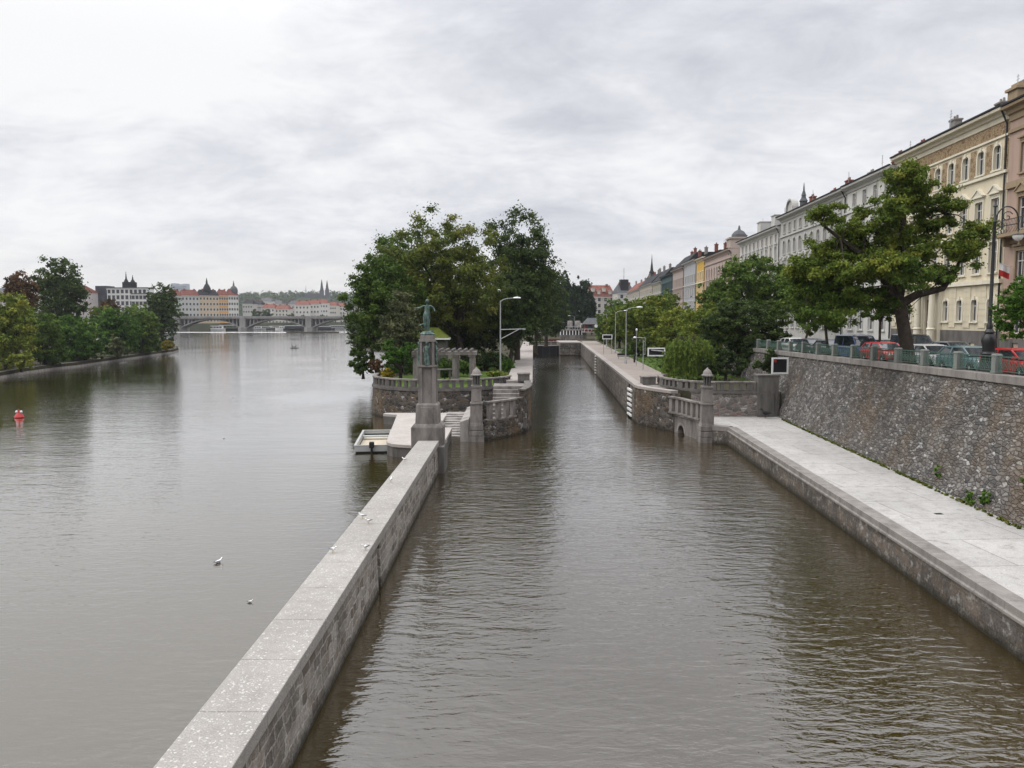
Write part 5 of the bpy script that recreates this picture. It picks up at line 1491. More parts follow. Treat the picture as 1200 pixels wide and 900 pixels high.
# ---------------------------------------------------------------- far houses: plain blocks with openings
_fw = {}
def far_house(label, x, y, w, dpt, zb, ze, rz, wall, roof, nfl, name='town_house', cat='building', group=None, rh=4.0, flat=False, cols=None, win=(1.5,1.9), extra=None):
    t = thing(name, label, cat, (x,y,zb), rz, group)
    H = ze-zb
    m = MB(); m.box(-w/2,w/2,0,dpt,0,H); m.build('wall', wall, t, world=False)
    m = MB()
    if flat: m.box(-w/2-.3,w/2+.3,-.3,dpt+.3,H+.002,H+.6)
    else:
        m.add([(-w/2-.4,-.5,H+.01),(w/2+.4,-.5,H+.01),(w/2+.4,dpt+.5,H+.01),(-w/2-.4,dpt+.5,H+.01),(-w/2+1.5,dpt*.45,H+rh),(w/2-1.5,dpt*.45,H+rh)], [(0,1,5,4),(2,3,4,5),(1,2,5),(3,0,4),(3,2,1,0)])
    rf = m.build('roof', roof, t, world=False)
    if not flat:
        m = MB()
        for k in (-.25,.3): m.cbox((w*k,dpt*.4,H+rh*.9),(1.2,.9,2.4))
        m.build('chimney', M['brick'], rf, world=False)
    m = MB(); m.box(-w/2-.15,w/2+.15,-.35,-.002,H-.7,H-.1); m.build('cornice', PL['pale_grey'], t, world=False)
    cols = cols or max(2,int(w/3.4)); n = 0
    key = win
    if key not in _fw:
        g = MB(); ww, hh = win
        g.cur = 0; g.box(-ww/2,ww/2,-.06,-.004,0,hh)
        g.cur = 1; g.box(-ww/2-.25,ww/2+.25,-.22,-.004,-.3,-.001); g.box(-ww/2-.2,-ww/2-.001,-.16,-.004,0,hh); g.box(ww/2+.001,ww/2+.2,-.16,-.004,0,hh); g.box(-ww/2-.3,ww/2+.3,-.25,-.004,hh+.001,hh+.3)
        o = g.build('window', [M['glass_far'], PL['pale_grey']]); _fw[key] = o.data; COL.objects.unlink(o); bpy.data.objects.remove(o)
    fh = H/(nfl+.15)
    for f in range(nfl):
        for c in range(cols):
            if n >= 96: break
            o = bpy.data.objects.new('window', _fw[key]); link(o, t); o.location = (-w/2+w*(c+.5)/cols,0,fh*(f+.35)); n += 1
    return t, H
# white and red-roofed block closing the view at the end of the right embankment
far_house('pale block with a mottled red roof closing the street beyond the lock', 46.5, 425, 17, 12, 5, 21.5, .12, pl_('chalk', (.5,.47,.43), .3), M['roof_red'], 5, rh=6.2)
o = [c for c in COL.objects if c.get('label','').startswith('pale block with a mottled')][0]
rf_ = [c for c in o.children if c.name.startswith('roof')][0]
for k_ in range(5):
    m = MB(); xk = -6.2+k_*3.0; m.cbox((xk,1.2+.3*(k_%2),18.6+1.4*(k_%2)),(1.5,2.4,1.8)); m.cbox((xk,1.2+.3*(k_%2),19.6+1.4*(k_%2)),(1.8,2.8,.25)); m.build('dormer', PL['chalk'], rf_, world=False)
far_house('whitish corner house with a dark square roof turret beyond the lock', 59, 413, 9, 12, 5, 23, .1, pl_('ash', (.52,.5,.47), .3), M['roof_grey'], 5, rh=5)
o = [c for c in COL.objects if c.get('label','').startswith('whitish corner')][0]
m = MB(); m.cbox((-.5,3,21.5),(4,4,7)); m.tube([(-.5,3,25),(-.5,3,31)], .1, 5); m.build('turret', M['roof_dark'], o, world=False)

# ---------------------------------------------------------------- left bank: white modern block, embankment row
mw_ = pl_('white_modern', (.72,.72,.72), .12)
t, H = far_house('white office block with rows of dark windows above the left-bank trees', -220, 456, 24, 8, 6, 27, -.1, mw_, M['roof_grey'], 6, name='office_block', flat=True, cols=9, win=(1.7,2.2))
m = MB(); m.box(-19,-12.2,0,8,0,22.5); m.build('glass_wing', M['glass_far'], t, world=False)
m = MB(); m.cbox((-3,8,H+2.2),(6,5,3.4)); m.lathe([(1.6,H+3.9),(.5,H+6),(.1,H+10)],(-5,8,0),6); m.lathe([(1.6,H+3.9),(.5,H+5.5),(.1,H+8)],(-1,8,0),6); m.build('rooftop_turret', M['roof_dark'], t, world=False)
far_house('white low block stepping down right of the white office block', -206, 450, 18, 5, 6, 23.5, -.08, mw_, M['roof_grey'], 5, flat=True, cols=8, win=(1.7,2.0), name='office_block')
far_house('pinkish white town house left of the white office block', -252, 448, 22, 14, 6, 24.5, -.3, pl_('blush', (.55,.5,.48), .2), M['roof_red'], 5)
far_house('pale town house half hidden behind the tallest left-bank tree', -276, 440, 22, 14, 6, 25, -.3, pl_('blush2', (.52,.5,.46), .2), M['roof_grey'], 5)
rw = [(199,213,'pale green',(.42,.47,.4),'roof_red'),(213,234,'light grey',(.5,.5,.48),'roof_red'),(234,257,'sandy beige',(.56,.44,.3),'roof_dark'),(257,268,'orange',(.62,.34,.12),'roof_red'),(268,280,'white',(.62,.61,.57),'roof_red')]
D_ = [662,669,680,694,701,709]
for i, (a, b, cn, col, rf) in enumerate(rw):
    x0, _ = far(a, 372, D_[i]); x1, _ = far(b, 372, D_[i+1])
    dx, dy = x1-x0, D_[i+1]-D_[i]; w = math.hypot(dx,dy); rz = math.atan2(dy,dx)
    far_house(cn+' town house with '+('a domed corner turret' if i == 4 else 'a dark pointed turret' if i == 2 else 'red roof')+' in the row beyond the bridge', (x0+x1)/2, (D_[i]+D_[i+1])/2, w, 6, 6, 29+.4*i, rz, pl_('row'+str(i), col, .2), M[rf], 5, rh=5, cols=max(4,int(w/3)), group='town houses in the row beyond the bridge')
    if i in (2,4):
        o = COL.objects[-1]
        while o.parent: o = o.parent
        m = MB(); k = (0 if i == 2 else w/2-2.5)
        m.lathe([(2.6,23),(2.6,27.5),(3.2,28),(3.1,30),(2,32.5),(.9,34),(.7,36),(.1,39)] if i == 2 else [(3,23),(3,27),(3.5,27.3),(3.3,30),(2.2,32),(.8,33),(.7,34.5),(.1,37.5)], (k,3,0), 10)
        m.build('turret', M['roof_dark'] if i == 2 else M['roof_grey'], o, world=False)

# three slab towers on the far skyline
for a, b, yt, lab in ((200.5,206.5,332,'leftmost of the three grey tower blocks on the far skyline'),(209,213.5,333,'middle and narrowest of the three grey tower blocks on the far skyline'),(214,218.5,332.5,'rightmost of the three grey tower blocks on the far skyline')):
    Y = 3000; x0, z1 = far(a, yt, Y); x1, _ = far(b, yt, Y)
    t = thing('tower_block', lab, 'tower block', ((x0+x1)/2, Y, 4), 0, 'tower blocks on the far skyline')
    m = MB(); m.box(-(x1-x0)/2,(x1-x0)/2,0,30,0,z1-4); m.build('wall', pl_('tower', (.3,.33,.38), .1), t, world=False)
    m = MB()
    for k in range(20): m.box(-(x1-x0)/2+.5,(x1-x0)/2-.5,-.5,-.02,20+k*(z1-30)/20,20+k*(z1-30)/20+2.4)
    m.build('window_band', M['glass_far'], t, world=False)

# ---------------------------------------------------------------- the hill, its woods and the twin-spired church
def hill_z(x, y):
    return 4+46*math.exp(-((x+640)/430)**2-((y-1950)/280)**2)+34*math.exp(-((x+300)/330)**2-((y-2000)/300)**2)+14*math.exp(-((x+1000)/300)**2-((y-2000)/300)**2)
m = MB(); nx, ny = 40, 14; P = []
for j in range(ny):
    for i in range(nx):
        x = -1700+i*58; y = 1500+j*85; P.append((x,y,hill_z(x,y)-.5))
m.add(P, [(j*nx+i,j*nx+i+1,(j+1)*nx+i+1,(j+1)*nx+i) for j in range(ny-1) for i in range(nx-1)])
structure('hill', m, M['hillwood'], smooth=60)
rg = np.random.default_rng(3); cl = []
while len(cl) < 1700:
    x = -1500+1900*rg.random(); y = 1500+420*rg.random(); z = hill_z(x,y)
    if z < 12 or (abs(x+446) < 42 and y < 1850 and z > 30): continue
    r = 7+4*rg.random(); cl.append((x,y,z+r*.5,r))
me = leaf_mesh('woods', 9, cl, 36, 5.0, FOL['dark'], .9, tint0=.6)
o = bpy.data.objects.new('woods', me); link(o); tag(o, 'dark woods covering the hill below the twin-spired church', 'woods', kind='stuff')
x0, _ = far(380, 352, 1850)
CH = thing('church', 'dark twin-spired church on the wooded hill', 'church', (x0,1850,42))
gs = pl_('dark_stone', (.07,.07,.075), .3)
for s, k in ((-1,1),(1,.97)):
    m = MB(); m.box(s*6.2-4.2,s*6.2+4.2,0,8.4,0,34); m.build('tower', gs, CH, world=False)
    m = MB(); m.lathe([(4.6,34),(3.2,40),(2,50*k),(.1,60*k)],(s*6.2,4.2,0),8); m.build('spire', M['roof_dark'], CH, world=False)
m = MB(); m.box(-46,-4.3,1,14,0,17); m.build('nave', gs, CH, world=False)
m = MB(); m.add([(-46.5,.5,17),(-4,.5,17),(-4,14.5,17),(-46.5,14.5,17),(-46.5,7.5,27),(-4,7.5,27)], [(0,1,5,4),(2,3,4,5),(3,0,4),(1,2,5)]); m.build('nave_roof', M['roof_dark'], CH, world=False)
m = MB(); m.lathe([(1.2,20),(.9,32),(.05,46)],(-44,7.5,0),6); m.build('ridge_turret', M['roof_dark'], CH, world=False)
x0, z0 = far(326, 349, 1950)
o = thing('hall', 'long grey flat building on the wooded hilltop left of the church', 'building', (x0,1950,48)); m = MB(); m.box(-16,16,0,14,0,12); m.build('wall', pl_('tower', (.3,.33,.38)), o, world=False); m = MB(); m.box(-17,17,-1,15,12.01,13); m.build('roof', M['roof_grey'], o, world=False)

# houses of the far town under the hill
cols = [((.5,.49,.47),'pale grey','roof_grey'),((.55,.52,.46),'cream','roof_red'),((.62,.6,.57),'white','roof_red'),((.58,.5,.4),'sandy','roof_red'),((.44,.42,.4),'grey','roof_dark')]
rr = random.Random(4)
spec = [(284,296,356,860,4),(296,306,357,880,4),(304,318,353,980,0),(316,330,356,1010,0),(328,340,358,1030,4),(338,352,356.5,900,0),(346,362,357,880,2),(360,374,356,900,2),(372,384,355,930,2),(384,394,358,960,1),(392,404,359,980,2),(402,416,361,1000,0),(414,430,360,1010,1),(306,322,361,870,2),(322,338,362,860,1)]
words = ['first','second','third']
for i, (a, b, yt, Y, ci) in enumerate(spec):
    x0, z1 = far(a, yt, Y); x1, _ = far(b, yt, Y); col, cn, rf = cols[ci]
    lab = ['dark-roofed grey house next to the white domed one beyond the bridge','narrow grey house second from the domed one beyond the bridge','long pale grey hall under the hill left of the church','pale grey house in front of the hill woods','grey house low between paler ones under the hill','pale grey house behind the small embankment trees beyond the bridge','white red-roofed house left of the broad one beyond the bridge','broad white red-roofed house beyond the second bridge pier','white red-roofed house just under the church','cream house under the church with a red roof','white house right of the church foot','pale grey house nearest the island trees beyond the bridge','cream house seen at the edge of the island trees','white low house in front of the pale grey hall','cream low house beyond the middle of the bridge'][i]
    far_house(lab, (x0+x1)/2, Y, x1-x0, 14, 4, z1, rr.uniform(-.15,.15), pl_('far'+str(ci), col, .2), M[rf], 4, rh=4.5, cols=max(4,int((x1-x0)/3.2)), group='houses of the far town')
# embankment trees beyond the bridge
proto = None
spots = [(203,640),(209,655),(216,668),(224,684),(231,700),(240,716),(249,730),(258,742),(266,752),(275,765),(301,800),(313,800),(341,820),(356,840),(378,850)]
labs = ['first','second','third']
for i, (px, Y) in enumerate(spots):
    x, _ = far(px, 372, Y); s = .8+.5*rr.random()
    if px in (301,313): s = 1.7
    lab = 'small round green tree on the embankment beyond the bridge'
    if proto is None:
        _seed[0] += 1
        proto = tree('embankment_tree', lab, 'tree', x, Y, 6, (x,Y,11), (3.4,3.4,3.6), 'dark', leaf=1.3, clumps=26, per=30, seed=55, group='small round trees beyond the bridge', tint0=.7)
        proto.scale = (s,s,s)
    else: copy_tree(proto, loc=(x,Y,5.5), rz=rr.random()*6, scale=(s,s,s))

# ---------------------------------------------------------------- the arched bridge
BR = thing('arch_bridge', 'long stone bridge of low open arches across the river', 'bridge', (-107,624,0))
bs = granite('bridge_stone', (.3,.29,.28), grime_amt=.4, gscale=.1)
m = MB(); m.box(-275,60,617,631,9.6,10.5); m.box(-275,60,616.6,631.4,10.502,10.8); m.build('deck', bs, BR)
m = MB(); m.box(-275,60,616.7,617.0,10.8,11.75); m.box(-275,60,631.0,631.3,10.8,11.75); m.build('parapet', bs, BR)
px_ = [-259.7,-208.7,-157.7,-106.7,-55.7,-4.7,46.3]
for i, x in enumerate(px_):
    m = MB(); m.box(x-2.2,x+2.2,615.6,632.4,-2.5,9.6); m.prism([(x-3.2,615),(x,611.5),(x+3.2,615),(x+3.2,633),(x,636.5),(x-3.2,633)], -2.5, 3.2); m.box(x-1.9,x+1.9,615.2,632.8,9.6,11.9); m.build('pier', bs, BR)
for a, b in zip(px_[:-1], px_[1:]):
    m = MB(); n = 18; x0, x1 = a+2.3, b-2.3; P1 = []; P2 = []
    for k in range(n+1):
        u = k/n; x = x0+(x1-x0)*u; z = 2.4+6.5*(1-(2*u-1)**2); P1.append((x,z)); P2.append((x,z+.9-.25*(1-abs(2*u-1))))
    m.vprism(P1+P2[::-1], 618, 630)
    m.build('arch', bs, BR)
    m = MB()
    for k in range(1,16):
        x = x0+(x1-x0)*k/16; u = k/16; z = 2.4+6.5*(1-(2*u-1)**2)+.5
        if z < 9.3: m.box(x-.45,x+.45,618.4,629.6,z,9.6)
    m.build('spandrel', bs, BR); 
# bridge lamps too fine to show; the weir's white edge downstream of it
o = thing('weir', 'thin white line of foam along the weir in front of the bridge', 'weir', (-190,575,0)); m = MB(); m.sweep([(-262,580),(-150,572),(-120,590)], [(.9,-.2),(-.8,-.2),(-.5,.1),(.4,.16)]); m.build('foam_edge', M['white'], o)
for x0, x1, Y, lab in ((-158,-122,560,'long low dark mud bank with weeds below the second bridge pier'),(-112,-95,585,'short dark mud bank below the bridge near the island trees')):
    o = thing('mud_bank', lab, 'bank', ((x0+x1)/2,Y,0)); m = MB(); n = 14
    m.prism([((x0+x1)/2+(x1-x0)/2*cos(2*pi*k/n)*(1+.1*rr.random()), Y+3.5*sin(2*pi*k/n)) for k in range(n)], -1, .55); m.build('mud', M['bed'], o)
# ================================================================ STREET FURNITURE, LOCK, CARS, BOATS, BIRDS
def street_lamp(label, x, y, zb, h, arm, rz, double=False, low=False):
    t = thing('street_lamp', label, 'street lamp', (x,y,zb), rz, 'grey street lamps by the canal')
    m = MB(); m.tube([(0,0,0),(0,0,h*.45),(0,0,h)], [.1,.08,.055], 10); m.lathe([(.17,0),(.17,.5),(.1,.6)],(0,0,0),10); m.build('pole', M['steel'], t, world=False, smooth=50)
    for s in ((1,-1) if double else (1,)):
        m = MB(); m.tube([(0,0,h-.12),(s*arm*.2,0,h+.1),(s*arm*.55,0,h+.24),(s*arm,0,h+.28)], [.045,.04,.035,.03], 8); am = m.build('arm', M['steel'], t, world=False, smooth=50)
        m = MB(); 
        P = []
        hx = s*(arm+.3)
        m.lathe([(.02,-.06),(.3,-.05),(.36,0),(.3,.09),(.12,.13),(.02,.14)],(hx,0,h+.28),12,1.25,.55)
        hd = m.build('lamp_head', M['white'], t, world=False, smooth=50)
    return t
x, _ = far(586.5, 442, 88)
L1 = street_lamp('tall grey street lamp standing on the island beside the pergola', x, 88, 3.0, 8.55, 1.55, .15)
# bracket with brace on its canal side
m = MB(); m.tube([(0,0,5.35),(2.7,0,5.42)], .05, 6); m.tube([(0,0,4.3),(.5,0,4.55),(2.1,0,5.38)], .045, 6); m.cbox((2.65,0,5.4),(.3,.16,.2)); m.build('bracket', M['steel'], L1, world=False)
for px, Y, yt, arm, rz, lab in ((721.5,143,364,1.6,.1,'grey lamp with a long arm behind the far frame sign'),(734,109,360,1.5,0,'tall grey lamp rising in front of the yellow-green garden trees'),(711,175,365,1.3,.1,'grey lamp by the lock path nearest the lock house')):
    x, z = far(px, yt, Y); street_lamp(lab, x, Y, G, z-G-.3, arm, rz, double=False)
x, z = far(754, 396, 96)
HL = thing('hooked_lamp', 'low grey lamp post with a square hooked arm beside the lawn', 'street lamp', (x,96,G), 0, 'grey street lamps by the canal')
m = MB(); m.tube([(0,0,0),(0,0,3.6)], .05, 8); m.tube([(.22,0,1.8),(.22,0,z-G),(-.95,0,z-G+.06)], .045, 8); m.cbox((.11,0,1.85),(.26,.08,.08)); m.cbox((.11,0,3.4),(.26,.08,.08)); m.build('pole', M['steel'], HL, world=False)
m = MB(); m.lathe([(.1,-.1),(.2,-.04),(.18,.06),(.05,.12)],(-1.05,0,z-G+.06),10); m.build('lamp_head', M['white'], HL, world=False)
def thin_pole(px, Y, yt, zb, label, top=None):
    x, z = far(px, yt, Y); t = thing('pole', label, 'pole', (x,Y,zb)); m = MB(); m.tube([(0,0,0),(0,0,z-zb)], [.05,.035], 8); m.build('shaft', M['steel'], t, world=False)
    m = MB(); m.lathe([(.05,0),(.14,.1),(.14,.25),(.03,.36)],(0,0,z-zb),10); m.build('tip', M['white'], t, world=False)
thin_pole(746, 104, 388, G, 'thin pole with a small white tip among the garden trees')
x, _ = far(743.5,420,112); t = thing('bollard', 'short dark post on the lawn by the garden path', 'bollard', (x,112,G)); m = MB(); m.lathe([(.13,0),(.13,.95),(.17,1.0),(.1,1.12)],(0,0,0),10); m.build('post', M['iron'], t, world=False)
# frame signs seen from the back
def frame_sign(label, px0, px1, yt, yb, Y, postpx, zb, hooked, panel=True):
    x0, z1 = far(px0, yt, Y); x1, z0 = far(px1, yb, Y); xp, _ = far(postpx, yb, Y)
    t = thing('frame_sign', label, 'sign', (xp,Y,zb)); w = .13
    m = MB(); X0, X1, Z0, Z1 = x0-xp, x1-xp, z0-zb, z1-zb
    m.box(X0,X1,-.06,.06,Z1-w,Z1); m.box(X0,X1,-.06,.06,Z0,Z0+w); m.box(X0,X0+w,-.06,.06,Z0+w,Z1-w); m.box(X1-w,X1,-.06,.06,Z0+w,Z1-w); m.build('frame', M['white'], t, world=False)
    if panel: m = MB(); m.box(X0+w+.003,X1-w-.003,.0,.04,Z0+w+.003,Z1-w-.003); m.build('panel', M['black'], t, world=False)
    m = MB()
    if hooked: m.tube([(.1,-.14,0),(.1,-.14,Z0+.2),(.02,-.14,(Z0+Z1)/2-.02),(-.25,-.14,(Z0+Z1)/2+.08),(X0+.35,-.14,Z1-.25)], .06, 8)
    else: m.tube([(0,.1,0),(0,.1,Z1)], .06, 8); m.tube([(X0+.25,.1,0),(X0+.25,.1,Z1)], .05, 8)
    m.build('post', M['steel'], t, world=False)
    return t, X0, X1, Z0, Z1
frame_sign('white frame sign with a dark back on a hooked grey post beside the willow', 759, 779.5, 407.5, 417.5, 84, 780, G, True)
frame_sign('small white frame sign with a dark back farther along the garden path', 706, 717.5, 392, 397.5, 139, 717, G, False)
t, X0, X1, Z0, Z1 = frame_sign('square black sign in a white frame with a red light, on the stone pier', 904.5, 923.5, 419, 438.2, 66.7, 914, 4.88, False)
for c in list(t.children):
    if c.name.startswith('post'): bpy.data.objects.remove(c)
m = MB(); m.lathe([(.02,-.03),(.11,-.02),(.11,.03),(.02,.05)],(0,0,0),12); o = m.build('light', M['red'], t, world=False); o.rotation_euler = (pi/2,0,0); o.location = (X0+.3,-.02,Z1-.3)
m = MB(); m.lathe([(.02,-.03),(.1,-.02),(.1,.03),(.02,.05)],(0,0,0),12); o = m.build('light', M['rubber'], t, world=False, label='unlit round light'); o.rotation_euler = (pi/2,0,0); o.location = (X1-.3,-.02,Z1-.3)
m = MB()
for xx in (X0+.2,X1-.2): m.box(xx-.05,xx+.05,-.05,.05,0,Z0+.02)
m.build('foot', M['steel'], t, world=False)

# ornate black street lamp at the right edge
x, _ = far(1158, 420, 40.5)
ol_ = thing('ornate_lamp', 'tall black cast-iron street lamp with a scrolled arm and a white globe', 'street lamp', (x,40.5,zst(40)+.12))
h = 15.35-(zst(40)+.12)
m = MB(); m.lathe([(.42,0),(.42,.35),(.36,.45),(.33,1.0),(.38,1.1),(.28,1.2),(.3,1.55),(.36,1.75),(.3,1.95),(.2,2.1),(.24,2.2),(.15,2.35)],(0,0,0),12); m.build('base', M['iron'], ol_, world=False, smooth=40)
m = MB(); m.lathe([(.14,2.35),(.16,2.5),(.11,2.6),(.1,3.4),(.13,3.45),(.09,3.55),(.075,h-1.0),(.1,h-.95),(.06,h-.9),(.055,h-.25),(.12,h-.2),(.05,h-.1),(.02,h+.2)],(0,0,0),10); m.build('pole', M['iron'], ol_, world=False, smooth=40)
m = MB()
sp_ = [(.05+1.15*(1-cos(a))/2*1.0, 0, h-.95+.75*sin(a)) for a in [pi*k/12 for k in range(13)]]
m.tube(sp_+[(1.22,0,h-1.25),(1.2,0,h-1.45)], .035, 6)
m.tube([(.62+.3*(1-k/16)*cos(.5+k*.55), 0, h-.72+.3*(1-k/16)*sin(.5+k*.55)) for k in range(15)], .025, 5)
m.tube([(.3+.2*(1-k/16)*cos(2+k*.55), 0, h-1.05+.2*(1-k/16)*sin(2+k*.55)) for k in range(15)], .02, 5)
m.tube([(.06,0,h-1.35),(.5,0,h-1.15),(1.15,0,h-1.05)], .025, 5)
m.build('scroll_arm', M['iron'], ol_, world=False)
m = MB(); m.lathe([(.05,.1),(.26,.02),(.3,-.02),(.05,-.0)],(1.2,0,h-1.6),12); lh = m.build('shade', M['iron'], ol_, world=False)
m = MB(); m.lathe([(.02,-.32),(.16,-.27),(.25,-.12),(.26,-.02),(.05,-.01)],(1.2,0,h-1.6),14); m.build('globe', M['lamp_glass'], ol_, world=False, smooth=60)

# ---------------------------------------------------------------- pergola, garden hut, bench on the island
pg = thing('pergola', 'grey stone pergola with a long straight beam and columns behind the statue', 'pergola', (-6.2,80,3))
x0, zt = far(483, 411.5, 80); x1, zb_ = far(559, 417.5, 80)
m = MB(); m.box(x0,x1,79.6,80.4,zb_+.12,zt); m.box(x0+.1,x1-.1,82.6,83.3,zb_+.12,zt); m.build('beam', M['granite'], pg, bevel=.03)
m = MB()
k = x0+.35
while k < x1-.2:
    m.box(k-.09,k+.09,79.2,83.7,zt+.002,zt+.2); k += .62
m.build('rafter', M['granite_dark'], pg)
for px in (487,494,533,553):
    xx, _ = far(px, 430, 80)
    for yy in (80,82.95):
        m = MB(); m.frustum((xx,yy),3.0,3.25,.75,.75); m.frustum((xx,yy),3.25,zb_-.05,.52,.46); m.cbox((xx,yy,zb_+.04),(.66,.66,.16)); m.build('column', M['granite'], pg)
hx, hz = far(500, 397, 96)
hut = thing('garden_hut', 'low hut with a bright mossy hipped roof behind the statue', 'hut', (hx,96,3))
m = MB(); w = 2.3; hh = hz-3
m.box(-w,w,-.2,3.6,0,hh-.3); m.build('wall', M['granite_dark'], hut, world=False)
_, hz2 = far(500, 384, 96); a = w+.25; b = 1.25
m = MB(); m.add([(-a,-.7,hh+.1),(a,-.7,hh+.1),(a,4.1,hh+.1),(-a,4.1,hh+.1),(-b,1.2,hz2-3),(b,1.2,hz2-3),(b,2.2,hz2-3),(-b,2.2,hz2-3)], [(0,1,5,4),(1,2,6,5),(2,3,7,6),(3,0,4,7),(4,5,6,7),(3,2,1,0)]); m.build('roof', M['roof_moss'], hut, world=False)
m = MB(); m.box(-a-.05,a+.35,-.85,-.7,hh-.1,hh+.095); m.box(-a-.05,a+.05,4.1,4.25,hh-.1,hh+.095); m.box(-a-.05,-a+.1,-.699,4.09,hh-.1,hh+.09); m.box(a-.1,a+.05,-.699,4.09,hh-.1,hh+.09); m.build('fascia', M['white'], hut, world=False)
bx, bz = far(521, 433, 81.4)
bn = thing('bench', 'pale stone bench under the pergola right of the statue column', 'bench', (bx,81.4,3.01))
m = MB(); m.cbox((0,0,bz-3.0),(1.5,.55,.12)); m.build('seat', M['granite_pale'], bn, world=False, bevel=.02)
for s in (-.55,.55): m = MB(); m.cbox((s,0,(bz-3.06)/2-.01),(.2,.45,bz-3.08)); m.build('leg', M['granite'], bn, world=False)
bn2 = thing('bench', 'dark park bench beside the garden path near the lamps', 'bench', (far(731,415,121)[0],121,G))
m = MB(); m.cbox((0,0,.45),(1.9,.5,.07)); m.build('seat', M['iron'], bn2, world=False); m = MB(); m.cbox((.0,.26,.72),(1.9,.06,.32)); m.build('backrest', M['iron'], bn2, world=False)
for s in (-.8,.8): m = MB(); m.cbox((s,0,.21),(.08,.42,.41)); m.build('leg', M['steel'], bn2, world=False)
tb = thing('table', 'small pale table beside the garden path near the far lamp', 'table', (far(717,410,141)[0]+1.5,141,G))
m = MB(); m.cbox((0,0,.75),(1.6,.8,.08)); m.build('top', M['granite_pale'], tb, world=False); m = MB(); m.cbox((0,0,.35),(.3,.5,.7)); m.build('leg', M['steel'], tb, world=False)

# ---------------------------------------------------------------- the lock gate and what stands behind it
LG = thing('lock_gate', 'dark lock gate with a pale top rail across the end of the canal', 'gate', (11,213,0))
gl_, gr_ = lockL(213)+.05, lockR(213)+.0
m = MB(); m.box(gl_,gr_,213,213.8,-2.5,2.35); m.build('leaf', M['black'], LG)
for k in range(7):
    xk = gl_+(gr_-gl_)*(k+.5)/7; m = MB(); m.box(xk-.15,xk+.15,212.85,212.998,-2.5,2.3); m.build('rib', M['iron'], LG)
m = MB(); m.box(gl_,gr_,212.6,214.2,2.352,2.6); m.build('walkway', M['lock_coping'], LG)
m = MB()
m.tube([(gl_,212.7,3.5),(gr_-3,212.7,3.5)], .05, 6); m.tube([(gl_,212.7,3.05),(gr_-3,212.7,3.05)], .035, 6)
k = gl_
while k < gr_-3: m.tube([(k,212.7,2.6),(k,212.7,3.5)], .04, 6); k += 1.6
m.build('handrail', M['steel'], LG)
hw = thing('head_wall', 'pale stone head wall closing the garden end of the lock', 'wall', (16,208,0))
m = MB(); m.prism([(12.6,207),(lockR(207)+.3,206.5),(lockR(207)+.3,224),(12.6,224)], -2.5, 3.2); m.build('wall_face', M['lock_wall'], hw)
m = MB(); m.prism([(12.5,206.9),(lockR(207)+.4,206.3),(lockR(207)+.4,224),(12.5,224)], 3.2, 3.5); m.build('coping', M['lock_coping'], hw)
gp = thing('gate_post', 'white post at the island corner of the lock gate', 'post', (5.0,209,3.3)); m = MB(); m.lathe([(.32,0),(.32,.9),(.22,1.0),(.22,1.25),(.05,1.3)],(0,0,0),10); m.build('shaft', M['white'], gp, world=False)
# flower boxes
for k in range(6):
    x = 7.0+k*1.35; t = thing('flower_box', 'long box of orange flowers in the row behind the lock gate', 'flower box', (x,226,3.0), 0, 'orange flower boxes behind the lock gate')
    m = MB(); m.frustum((0,0),0,.55,1.15,1.25,.45,.55); m.build('box', M['house_red'], t, world=False)
    cl = [(R.uniform(-.55,.55),R.uniform(-.2,.2),.72+R.uniform(-.05,.2),.24) for _ in range(10)]
    me = leaf_mesh('flowers', 300+k, cl, 24, .2, FOL['autumn'], .8, tint0=.9); o = bpy.data.objects.new('flowers', me); link(o, t)
# footbridge
fb = thing('footbridge', 'raised footbridge with dark openings and a pale deck beyond the lock gate', 'bridge', (15,242,3))
x0, z1 = far(656, 386, 242); x1, z0 = far(686, 392.5, 242)
m = MB(); m.box(x0,x1,241.4,243.6,z1-.35,z1); m.build('deck', M['granite_pale'], fb)
m = MB(); m.box(x0,x1,241.6,243.4,z0-2.2,z0); m.build('sill_beam', M['granite'], fb)
n = 9
for k in range(n): xx = x0+.2+(x1-x0-.4)*k/(n-1); m = MB(); m.box(xx-.16,xx+.16,241.5,241.9,z0,z1-.352); m.build('post', M['white'], fb)
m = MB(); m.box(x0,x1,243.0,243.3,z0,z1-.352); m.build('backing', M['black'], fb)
m = MB(); m.tube([(x0,241.6,z1+.9),(x1,241.6,z1+.9)], .05, 6)
for k in range(11): xx = x0+.1+(x1-x0-.2)*k/10; m.tube([(xx,241.6,z1),(xx,241.6,z1+.9)], .035, 6)
m.build('handrail', M['steel'], fb)
for px, lab in ((668,'left of two pale round tanks standing over the footbridge'),(677,'right of two pale round tanks standing over the footbridge')):
    x, zt = far(px, 376, 246); _, zb_ = far(px, 384, 246)
    t = thing('tank', lab, 'tank', (x,246,3.0), 0, 'pale tanks over the footbridge'); m = MB(); m.lathe([(.8,zb_-3),(.8,zt-3.1),(.7,zt-2.98),(.1,zt-2.95)],(0,0,0),14); m.build('drum', M['granite_pale'], t, world=False, smooth=40)
    for a in range(4): m = MB(); m.tube([(.6*cos(a*pi/2),.6*sin(a*pi/2),0),(.6*cos(a*pi/2),.6*sin(a*pi/2),zb_-3)], .09, 6); m.build('leg', M['steel'], t, world=False)
x, z = far(673, 371, 250); street_lamp('small grey lamp between the two pale tanks', x, 250, 3.0, z-3, 1.4, pi)
lh_ = thing('lock_house', 'small dark red lock keeper\'s house with a grey hipped roof on stilts', 'house', (far(695,390,236)[0],236,3.2))
x0, z1 = far(685.5, 380, 236); x1, z0 = far(704.5, 388.5, 236); cx_ = (x0+x1)/2; w = (x1-x0)/2
